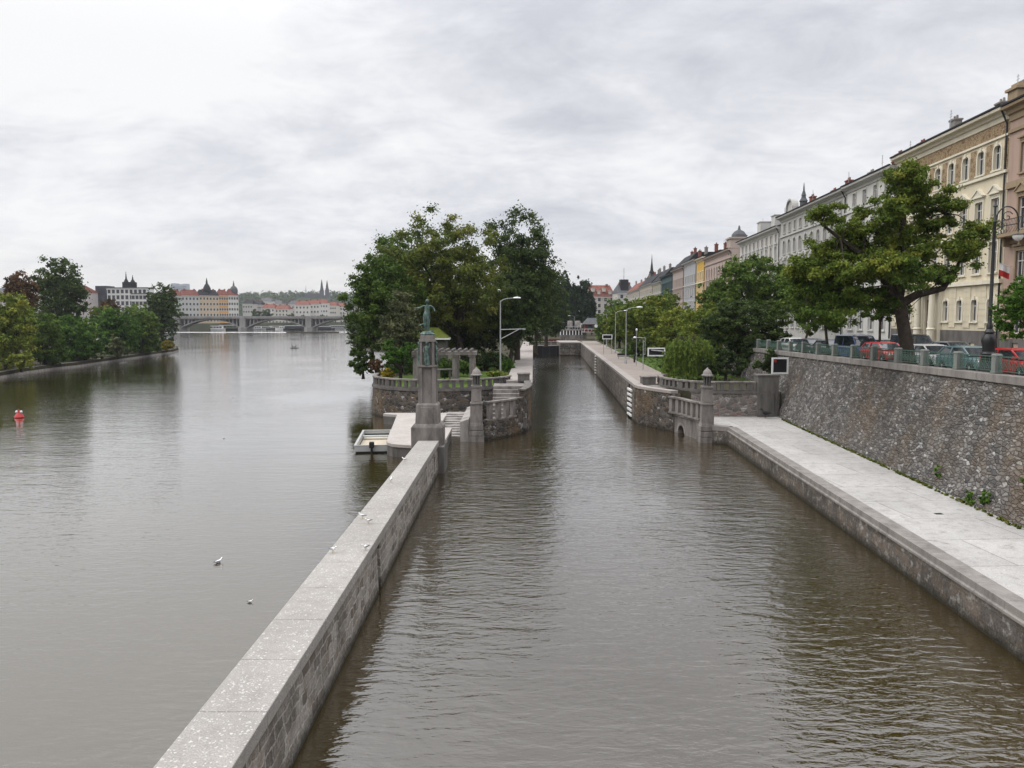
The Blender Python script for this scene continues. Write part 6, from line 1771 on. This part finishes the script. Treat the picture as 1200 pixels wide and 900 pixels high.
_, zr = far(695, 372.5, 236)
b0 = z0-3.2; b1 = z1-3.2
m = MB(); m.box(-w,w,0,5,b0,b1); m.build('wall', M['house_red'], lh_, world=False)
m = MB(); m.add([(-w-.5,-.7,b1+.01),(w+.5,-.7,b1+.01),(w+.5,5.7,b1+.01),(-w-.5,5.7,b1+.01),(-w+1.0,1.8,zr-3.2),(w-.4,1.8,zr-3.2),(w-.4,3.2,zr-3.2),(-w+1.0,3.2,zr-3.2)], [(0,1,5,4),(1,2,6,5),(2,3,7,6),(3,0,4,7),(4,5,6,7),(3,2,1,0)]); m.build('roof', M['roof_grey'], lh_, world=False)
m = MB(); m.box(-w-.35,w+.35,-1.0,5.2,b0-.3,b0-.002); m.build('gallery', M['lock_coping'], lh_, world=False)
m = MB(); m.tube([(-w-.2,-.9,b0+.75),(w-.8,-.9,b0+.75)], .06, 6)
for k in range(5): m.tube([(-w-.2+(2*w-.6)*k/4,-.9,b0),(-w-.2+(2*w-.6)*k/4,-.9,b0+.75)], .05, 6)
m.build('handrail', M['white'], lh_, world=False)
m = MB(); m.box(-w+.6,w-1.8,-.05,-.003,b0+.7,b1-.35); wn_ = m.build('window', M['glass'], lh_, world=False)
m = MB(); m.box(w-1.4,w-.5,-.05,-.003,b0,b1-.3); m.build('door', M['iron'], lh_, world=False)
for xx in (-w+.2,w-.3):
    for yy in (.2,4.6): m = MB(); m.box(xx-.25,xx+.25,yy-.25,yy+.25,0,b0-.3); m.build('stilt', M['granite_dark'], lh_, world=False)
x, z = far(698.5, 382, 233); t = thing('round_sign', 'round white sign on a post in front of the lock house', 'sign', (x,233,3.2)); m = MB(); m.tube([(0,0,0),(0,0,z-3.2)], .06, 6); m.build('post', M['steel'], t, world=False); m = MB(); m.lathe([(.02,-.04),(.5,-.03),(.5,.03),(.02,.04)],(0,0,0),16); o = m.build('disc', M['white'], t, world=False); o.rotation_euler = (pi/2,0,0); o.location = (0,-.1,z-3.2)

# ---------------------------------------------------------------- cars
def car_paint(name, col):
    m, nt, b = new_mat('car_paint_'+name); b.inputs['Base Color'].default_value = (*col,1); b.inputs['Roughness'].default_value = .28; b.inputs['Coat Weight'].default_value = .6; b.inputs['Coat Roughness'].default_value = .08; return m
def loft(m, secs):
    """secs: list of rings with the same number of points"""
    n = len(secs[0]); P = [p for s in secs for p in s]
    F = [(i*n+k,i*n+(k+1)%n,(i+1)*n+(k+1)%n,(i+1)*n+k) for i in range(len(secs)-1) for k in range(n)]
    F += [tuple(range(n-1,-1,-1)), tuple((len(secs)-1)*n+k for k in range(n))]
    m.add(P, F)
def make_car(label, x, y, zb, paint, rz, kind='hatch', group='cars parked along the embankment'):
    """front towards local +x"""
    t = thing('parked_car', label, 'car', (x,y,zb), rz, group)
    van = kind == 'van'; L = 4.7 if van else 4.15; H = 1.95 if van else 1.47; W = .92 if van else .87
    def ring(x, w, z0, z1, r=.12):
        return [(x,-w+r,z0),(x,w-r,z0),(x,w,z0+r),(x,w*1.0,z1-r*1.2),(x,w-r*.9,z1),(x,-w+r*.9,z1),(x,-w,z1-r*1.2),(x,-w,z0+r)]
    hood = 1.1 if van else .93; belt = 1.12 if van else .98
    m = MB()
    loft(m, [ring(-L/2,W*.8,.42,.8),ring(-L/2+.08,W*.93,.28,belt-.06),ring(-L/2+.5,W,.22,belt),ring(-.2,W*1.02,.2,belt),ring(L/2-1.25,W,.2,belt-.02),ring(L/2-.75,W*.98,.22,hood-.04),ring(L/2-.2,W*.9,.26,hood-.16),ring(L/2,W*.76,.36,hood-.3)])
    m.build('body', paint, t, world=False, smooth=35, bevel=.02)
    m = MB()
    if van: st_ = [(-L/2+.12,belt,.96),(-L/2+.22,H-.09,.86),(L/2-1.75,H-.09,.86),(L/2-1.0,belt,.95)]
    else: st_ = [(-L/2+.2,belt,.95),(-L/2+.62,H-.09,.78),(.35,H-.07,.8),(1.12,belt-.02,.93)]
    Pp = []
    for xx, z, k in st_: Pp += [(xx,-W*k,z),(xx,W*k,z)]
    # glazed cabin: bottom corners at the belt, top corners at the roof
    a, b, c, d = st_
    V = [(a[0],-W*a[2],a[1]),(a[0],W*a[2],a[1]),(d[0],W*d[2],d[1]),(d[0],-W*d[2],d[1]),(b[0],-W*b[2],b[1]),(b[0],W*b[2],b[1]),(c[0],W*c[2],c[1]),(c[0],-W*c[2],c[1])]
    m.add(V, [(3,2,1,0),(4,5,6,7),(0,1,5,4),(1,2,6,5),(2,3,7,6),(3,0,4,7)])
    m.build('glazing', M['glass'], t, world=False)
    m = MB()
    rz0 = H-.095
    loft(m, [[(b[0]-.05,-W*b[2]*.97,rz0),(b[0]-.05,W*b[2]*.97,rz0),(b[0]+.05,W*b[2]*.9,H-.02),(b[0]+.05,-W*b[2]*.9,H-.02)],[((b[0]+c[0])/2,-W*b[2],rz0+.01),((b[0]+c[0])/2,W*b[2],rz0+.01),((b[0]+c[0])/2,W*.72,H+.02),((b[0]+c[0])/2,-W*.72,H+.02)],[(c[0]+.04,-W*c[2]*.97,rz0+.02),(c[0]+.04,W*c[2]*.97,rz0+.02),(c[0]-.06,W*c[2]*.9,H-.01),(c[0]-.06,-W*c[2]*.9,H-.01)]])
    rf = m.build('roof', paint, t, world=False, smooth=40)
    for s in (-1,1):
        xm = (b[0]+c[0])/2-.05
        for p_, q_, r_ in (((d[0]+.02,s*W*d[2],d[1]),(c[0]+.02,s*W*c[2],c[1]),.045),((a[0],s*W*a[2],a[1]),(b[0],s*W*b[2],b[1]),.06),((xm,s*W*.965,belt),(xm,s*W*.81,H-.08),.04)):
            m = MB(); m.tube([p_,q_], r_, 6); m.build('pillar', paint, t, world=False)
    for xx in (-L/2+.78, L/2-.82):
        for s in (-1,1):
            m = MB(); m.lathe([(.2,-.1),(.3,-.1),(.325,-.06),(.325,.06),(.3,.1),(.2,.1)],(0,0,0),18); w_ = m.build('wheel', M['rubber'], t, world=False, smooth=40); w_.rotation_euler = (pi/2,0,0); w_.location = (xx,s*(W-.085),.325)
            m = MB(); m.lathe([(.03,-.104),(.2,-.09),(.2,.09),(.03,.104)],(0,0,0),12); m.build('rim', M['alu'], w_, world=False)
    for s in (-1,1):
        m = MB(); m.cbox((L/2-.2,s*W*.66,hood-.27),(.28,.34,.15)); m.build('headlight', M['lamp_glass'], t, world=False, bevel=.03)
        m = MB(); m.cbox((-L/2+.09,s*W*.78,belt-.2),(.12,.22,.24)); m.build('tail_light', M['red'], t, world=False, bevel=.02)
        m = MB(); m.cbox((d[0]-.15,s*(W+.12),belt+.06),(.12,.2,.14)); m.build('mirror', paint, t, world=False, bevel=.03)
    m = MB(); m.cbox((L/2-.0,0,.45),(.03,.5,.11)); m.build('number_plate', M['white'], t, world=False)
    return t
def xc(D): return 25.95+.055*(D-40)
cr_ = -pi/2+.055
for D, nm_, col, kind, lab in ((40.6,'red',(.45,.012,.015),'hatch','bright red hatchback parked by the railing at the right edge'),(45.4,'teal',(.12,.2,.21),'hatch','teal hatchback parked left of the black street lamp'),
      (50.2,'white',(.6,.6,.6),'hatch','pale hatchback parked right beside the thick tree trunk'),(57.3,'scarlet',(.4,.03,.03),'hatch','red car with a bright windscreen parked left of the thick tree trunk'),
      (62.3,'blue',(.03,.06,.2),'van','dark blue van parked between the slim street trees'),(68.2,'charcoal',(.02,.02,.025),'hatch','black car parked left of the dark blue van'),(73.2,'ink',(.03,.035,.04),'hatch','dark grey car parked last but one before the chestnut crown'),(79,'white2',(.65,.64,.62),'hatch','white car glimpsed beside the edge of the chestnut crown')):
    make_car(lab, xc(D), D, zst(D), car_paint(nm_, col), cr_, kind)
for D, nm_, col, kind, lab in ((47,'black',(.015,.015,.017),'hatch','black car parked across the street below the salmon house'),(60,'grey',(.06,.062,.065),'hatch','dark grey car parked across the street before the cream palace'),(66.5,'dark',(.02,.022,.03),'van','dark van parked across the street by the palace portal'),(72.5,'silver',(.3,.3,.31),'hatch','silver car parked across the street behind the thick tree trunk')):
    make_car(lab, xf(D)-4.6, D, zst(D), car_paint(nm_, col), cr_, kind)

# ---------------------------------------------------------------- boats and buoy
bt = thing('work_boat', 'flat aluminium boat with a boarded floor and outboard motor moored at the landing stage', 'boat', (-10.45,59.8,0), .11)
hl = 3.9
m = MB(); m.add([(-1.0,-hl,-.25),(1.0,-hl,-.25),(1.0,hl-.6,-.25),(-1.0,hl-.6,-.25),(-1.15,-hl,.3),(1.15,-hl,.3),(1.1,hl,.34),(-1.1,hl,.34)], [(0,1,2,3),(0,4,5,1),(1,5,6,2),(2,6,7,3),(3,7,4,0)]); 
m.build('hull', M['rubber'], bt, world=False)
m = MB(); m.box(-1.02,1.02,-hl+.1,hl-.25,.02,.1); 
for k in range(24): m.box(-1.0,1.0,-hl+.15+k*.305,-hl+.42+k*.305,.1,.13)
m.build('floor', M['beige_boards'], bt, world=False)
m = MB()
m.sweep([(-1.12,-hl),(1.12,-hl),(1.1,hl),(-1.1,hl)], [(-.05,.12),(.05,.12),(.05,.52),(-.05,.52)], closed=True); m.build('side', M['alu'], bt, world=False)
m = MB(); m.sweep([(-1.14,-hl),(1.14,-hl),(1.12,hl),(-1.12,hl)], [(-.07,.521),(.09,.521),(.09,.58),(-.07,.58)], closed=True); m.build('gunwale', M['alu'], bt, world=False)
m = MB(); m.box(-1.06,1.06,hl-2.3,hl-1.8,.32,.42); m.build('thwart', M['alu'], bt, world=False)
m = MB(); m.cbox((.05,-hl-.22,.62),(.34,.42,.42)); m.cbox((.05,-hl-.2,.2),(.16,.2,.5)); m.cbox((.05,-hl-.2,-.2),(.1,.3,.4)); m.build('outboard', M['rubber'], bt, world=False, bevel=.06)
m = MB(); m.tube([(1.05,-hl+.6,.55),(1.35,-hl+.9,.5),(1.75,-hl+1.0,.95)], .025, 5); m.tube([(1.05,hl-.8,.55),(1.4,hl-.8,.5),(1.7,hl-.9,.95)], .025, 5)
m.build('mooring_rope', M['beige_boards'], bt, world=False)
bx, by, _ = at(22.5, 489.5, 0)
bu = thing('buoy', 'red buoy with white side floats and a small red top on the river', 'buoy', (bx,by,0)); bu.scale = (.62,.62,.62)
m = MB(); m.lathe([(.3,-.4),(.62,-.1),(.72,.12),(.66,.22),(.5,.5),(.34,.72),(.3,.78)],(0,0,0),16); m.build('body', M['red'], bu, world=False, smooth=40)
for s in (-1,1): m = MB(); m.sphere((s*.36,0,.93),.2); m.build('float', M['white'], bu, world=False, smooth=60)
m = MB(); m.lathe([(.1,.76),(.08,1.05),(.14,1.1),(.1,1.25),(.02,1.3)],(0,0,0),10); m.build('top_mark', M['red'], bu, world=False)

# tour boats moored around the bridge
def tour_boat(label, hullm, capm, x, y, rz, s):
    t = thing('tour_boat', label, 'boat', (x,y,0), rz, 'boats moored beyond the bridge')
    L = 11*s
    def hr(xx, w, zb, zt): return [(xx,-w*.7,zb),(xx,w*.7,zb),(xx,w,zt),(xx,-w,zt)]
    m = MB(); loft(m, [hr(-L,2.2*s,-.4,1.5*s),hr(-L*.4,2.6*s,-.5,1.4*s),hr(L*.5,2.4*s,-.5,1.5*s),hr(L,.3*s,-.2,2.0*s)]); m.build('hull', hullm, t, world=False)
    m = MB(); m.box(-L*.85,L*.55,-2.1*s,2.1*s,1.51*s,3.6*s); m.build('cabin', capm, t, world=False)
    m = MB(); m.box(-L*.88,L*.58,-2.3*s,2.3*s,3.61*s,3.85*s); m.build('roof', M['white'], t, world=False)
    for k in range(6):
        for sd in (-1,1):
            m = MB(); xx = -L*.78+k*L*.22; m.box(xx,xx+L*.17,sd*2.14*s-.03,sd*2.14*s+.03,2.0*s,3.2*s); m.build('window', M['glass_far'], t, world=False)
tspec = [(248,386,680,M['white'],M['white'],'white tour boat with windows in the bridge\'s first arch',1.0),(268,387,690,M['black'],M['roof_moss'],'dark-hulled tour boat with a yellowish cabin left of the first bridge pier',1.15),(279,386,700,M['white'],M['alu'],'long pale tour boat touching the first bridge pier',.9),
  (300,386,720,M['steel'],M['white'],'bluish white boat right of the first bridge pier',.8),(313,386,740,M['black'],M['alu'],'small dark boat under the middle arch',.7),(325,385.5,760,M['white'],M['beige_boards'],'beige-cabined boat under the middle arch',.8),(334,386,730,M['white'],M['white'],'small white boat under the middle arch',.8),(347,387,700,M['black'],M['black'],'big black barge left of the second bridge pier',1.0),(382,385.5,720,M['black'],M['black'],'black barge right of the second bridge pier',.75),(397,384.5,770,M['steel'],M['steel'],'low grey boat near the island trees beyond the bridge',.9)]
for px, py, Y, hm, cm, lab, s in tspec:
    x, _ = far(px, py, Y); tour_boat(lab, hm, cm, x, Y, R.choice([0,pi])+R.uniform(-.2,.2), s)
# a rower and a pedal boat, with their people
Pq = [(0,0,.42),(0,.02,.62),(0,0,.82),(0,0,.92),(0,0,.98),(-.18,0,.8),(-.24,-.15,.58),(-.1,-.32,.55),(.18,0,.8),(.24,-.15,.58),(.1,-.32,.55),(-.1,-.05,.4),(-.12,-.42,.45),(-.12,-.55,.1),(.1,-.05,.4),(.12,-.42,.45),(.12,-.55,.1)]
Eq = [(0,1),(1,2),(2,3),(3,4),(2,5),(5,6),(6,7),(2,8),(8,9),(9,10),(0,11),(11,12),(12,13),(0,14),(14,15),(15,16)]
Rq = [.15,.14,.15,.06,.05,.06,.05,.04,.06,.05,.04,.09,.07,.045,.09,.07,.045]
pm_ = figure_mesh('person', Pq, Eq, Rq, (0,-.02,1.1), .11)
pm_.materials.append(plain('dark_clothes', (.04,.04,.05), .9))
def rower(px, py, n, lab, plabs):
    x, y, _ = at(px, py, 0)
    t = thing('rowing_boat', lab, 'boat', (x,y,0), .3); t.scale = (.8,.8,.8)
    def hr(xx, w): return [(xx,-w*.6,-.1),(xx,w*.6,-.1),(xx,w,.32),(xx,-w,.32)]
    m = MB(); loft(m, [hr(-1.7,.45),hr(-.6,.7),hr(.6,.7),hr(1.9,.08)]); m.build('hull', M['steel'], t, world=False)
    m = MB(); m.box(-.9,-.6,-.6,.6,.33,.4); m.box(.4,.7,-.55,.55,.33,.4); m.build('seat', M['beige_boards'], t, world=False)
    for k in range(n):
        o = bpy.data.objects.new('person', pm_); link(o); dx = -.75+1.3*k; o.location = (x+dx*cos(.3), y+dx*sin(.3), .08); o.rotation_euler = (0,0,.3+(pi/2 if k == 0 else -pi/2)); tag(o, plabs[k], 'person', 'people in the small boats')
rower(345, 408, 2, 'small grey rowing boat with two people in the middle of the river', ['person in dark clothes sitting at the left of the two-person rowing boat','person in dark clothes sitting at the right of the two-person rowing boat'])
rower(222, 397.5, 1, 'small rowing boat with one person near the tip of the left bank', ['person in dark clothes alone in the rowing boat near the left bank'])

# ---------------------------------------------------------------- birds
def gull_mesh():
    m = MB()
    rings = [(-.2,.01,.1,.012),(-.12,.0,.095,.05),(-.02,.0,.09,.082),(.07,.0,.1,.08),(.12,.0,.14,.055),(.15,.0,.19,.045),(.18,.0,.225,.048),(.215,.0,.225,.038),(.24,.0,.218,.012)]
    n = 10; P = []
    for x, y, z, r in rings:
        for k in range(n): a = 2*pi*k/n; P.append((x, r*.9*cos(a), z+r*sin(a)))
    m.add(P, [(i*n+k,i*n+(k+1)%n,(i+1)*n+(k+1)%n,(i+1)*n+k) for i in range(len(rings)-1) for k in range(n)]+[tuple(range(n-1,-1,-1)),tuple((len(rings)-1)*n+k for k in range(n))])
    return m
def wing_mesh(s):
    m = MB(); m.add([(.08,s*.07,.15),(.02,s*.09,.09),(-.16,s*.05,.09),(-.3,s*.02,.11),(-.12,s*.055,.15),(0,s*.085,.16)], [(0,1,2,3,4,5)]); return m
grey = plain('gull_wing_grey', (.32,.33,.35), .8); beakm = plain('gull_beak', (.5,.3,.04), .6)
g0 = None
def gull(label, x, y, z, rz, s=1.0, group='gulls', dark=False, legs=True):
    global g0
    t = thing('gull' if not dark else 'crow', label, 'bird', (x,y,z), rz, group if not dark else None)
    t.scale = (s,s,s)
    lift = .1 if legs else -.03
    def B(n, m, mt, **k):
        o = m.build(n, mt, t, world=False, **k); o.location = (0,0,lift); return o
    b = B('body', gull_mesh(), M['black'] if dark else M['white'], smooth=60)
    for sd in (-1,1): B('wing', wing_mesh(sd), M['black'] if dark else grey)
    m = MB(); m.tube([(.235,0,.218),(.29,0,.205)], [.016,.004], 6); B('beak', m, M['black'] if dark else beakm)
    if legs:
        for sd in (-1,1): m = MB(); m.tube([(.0,sd*.03,-.1),(.0,sd*.03,.03)], .008, 5); B('leg', m, M['black'] if dark else beakm)
    return t
x, y, _ = at(256, 659.5, 0); gull('white gull floating on the open river left of the dividing wall', x, y, 0, .9, .8, legs=False)
for px, py, lab in ((273,466,'tiny white gull floating far out on the river, nearest the left bank'),(293,706,'small gull floating close to the left side of the dividing wall'),(262,514,'small gull floating in the middle of the open river')):
    x, y, _ = at(px, py, 0); gull(lab, x, y, 0, R.uniform(0,6), .45, legs=False)
wg = [(390,646,'gull standing on the left edge of the dividing wall, nearest the camera'),(425,606,'white gull standing on the left edge of the dividing wall halfway along'),(458,563,'white gull standing on the left edge of the dividing wall near the column'),(474,539,'white gull on the dividing wall closest to the statue column'),(437,643,'gull standing on the right edge of the dividing wall above the slot'),(432,612,'gull sitting in the middle of the dividing wall halfway along')]
for px, py, lab in wg:
    x, y, _ = at(px, py+2, 2.0); x = min(max(x, dl(y)+.12), dr(y)-.12)
    gull(lab, x, y, 2.0, R.uniform(0,6), .66, group='gulls')
x, y, _ = at(897, 490, 1.36); gull('black crow standing on the pale quay by its far end wall', min(x,21), min(y,65.3), 1.35, 2.2, 2.2, dark=True)

x, y, _ = at(1100, 602, 1.36); dr_ = thing('drain_cover', 'small dark drain cover let into the pale quay', 'drain', (x,y,1.353)); m = MB(); m.box(-.16,.16,-.1,.1,-.02,.008)
for k in range(4): m.box(-.13,.13,-.08+k*.045,-.06+k*.045,.0082,.016)
m.build('grate', M['iron'], dr_, world=False)
# weeds along the foot of the embankment wall
cl = []
for i in range(420):
    y = 26+38*R.random()**.8; cl.append((qi(y)-.03+R.uniform(-.1,.05), y, 1.37+R.uniform(0,.06), .03+.07*R.random()**2))
me = leaf_mesh('weeds', 404, cl, 16, .12, FOL['olive'], .8, tint0=.5, tint_spread=.35); o = bpy.data.objects.new('weeds', me); link(o); tag(o, 'low brownish weeds along the foot of the embankment wall', 'weeds', kind='stuff')
cl = []
for yy, zz, n in ((33.5,1.9,16),(34.6,1.6,14),(31.2,3.1,8),(38,2.2,6)):
    for i in range(n): u = (zz-.9)/5.7; cl.append((qi(yy)+2.0*u-.12+R.uniform(-.05,.05), yy+R.uniform(-.35,.35), zz+R.uniform(-.3,.25), .1))
me = leaf_mesh('wall_plants', 405, cl, 22, .13, FOL['bright'], .9, tint0=.4); o = bpy.data.objects.new('weeds', me); link(o); tag(o, 'small green plants growing from cracks low in the embankment wall', 'weeds', kind='stuff')
cl = []
rg = np.random.default_rng(12)
for i in range(900):
    y = 77+90*rg.random(); lx = lockR(y)+4.9; cl.append((lx+(5+y*.03)*rg.random(), y, 3.45, .16))
me = leaf_mesh('grass', 406, cl, 18, .2, FOL['bright'], .5, tint0=.55); o = bpy.data.objects.new('grass', me); link(o); tag(o, 'bright green grass beside the garden path', 'grass', kind='stuff')

# ---------------------------------------------------------------- haze
m = MB(); m.box(-1750,760,-45,3200,-3.6,190)
hz = m.build('haze', None if False else M['white'])
hz.data.materials.clear()
hm = bpy.data.materials.new('haze_air'); hm.use_nodes = True; nt = hm.node_tree; nt.nodes.clear()
out = nd(nt, 'ShaderNodeOutputMaterial'); pv = nd(nt, 'ShaderNodeVolumePrincipled'); pv.inputs['Color'].default_value = (.86,.9,.97,1); pv.inputs['Density'].default_value = .0001; pv.inputs['Anisotropy'].default_value = .2
lk(nt, pv.outputs[0], out.inputs['Volume']); hz.data.materials.append(hm); tag(hz, 'thin pale haze', 'haze', kind='stuff')
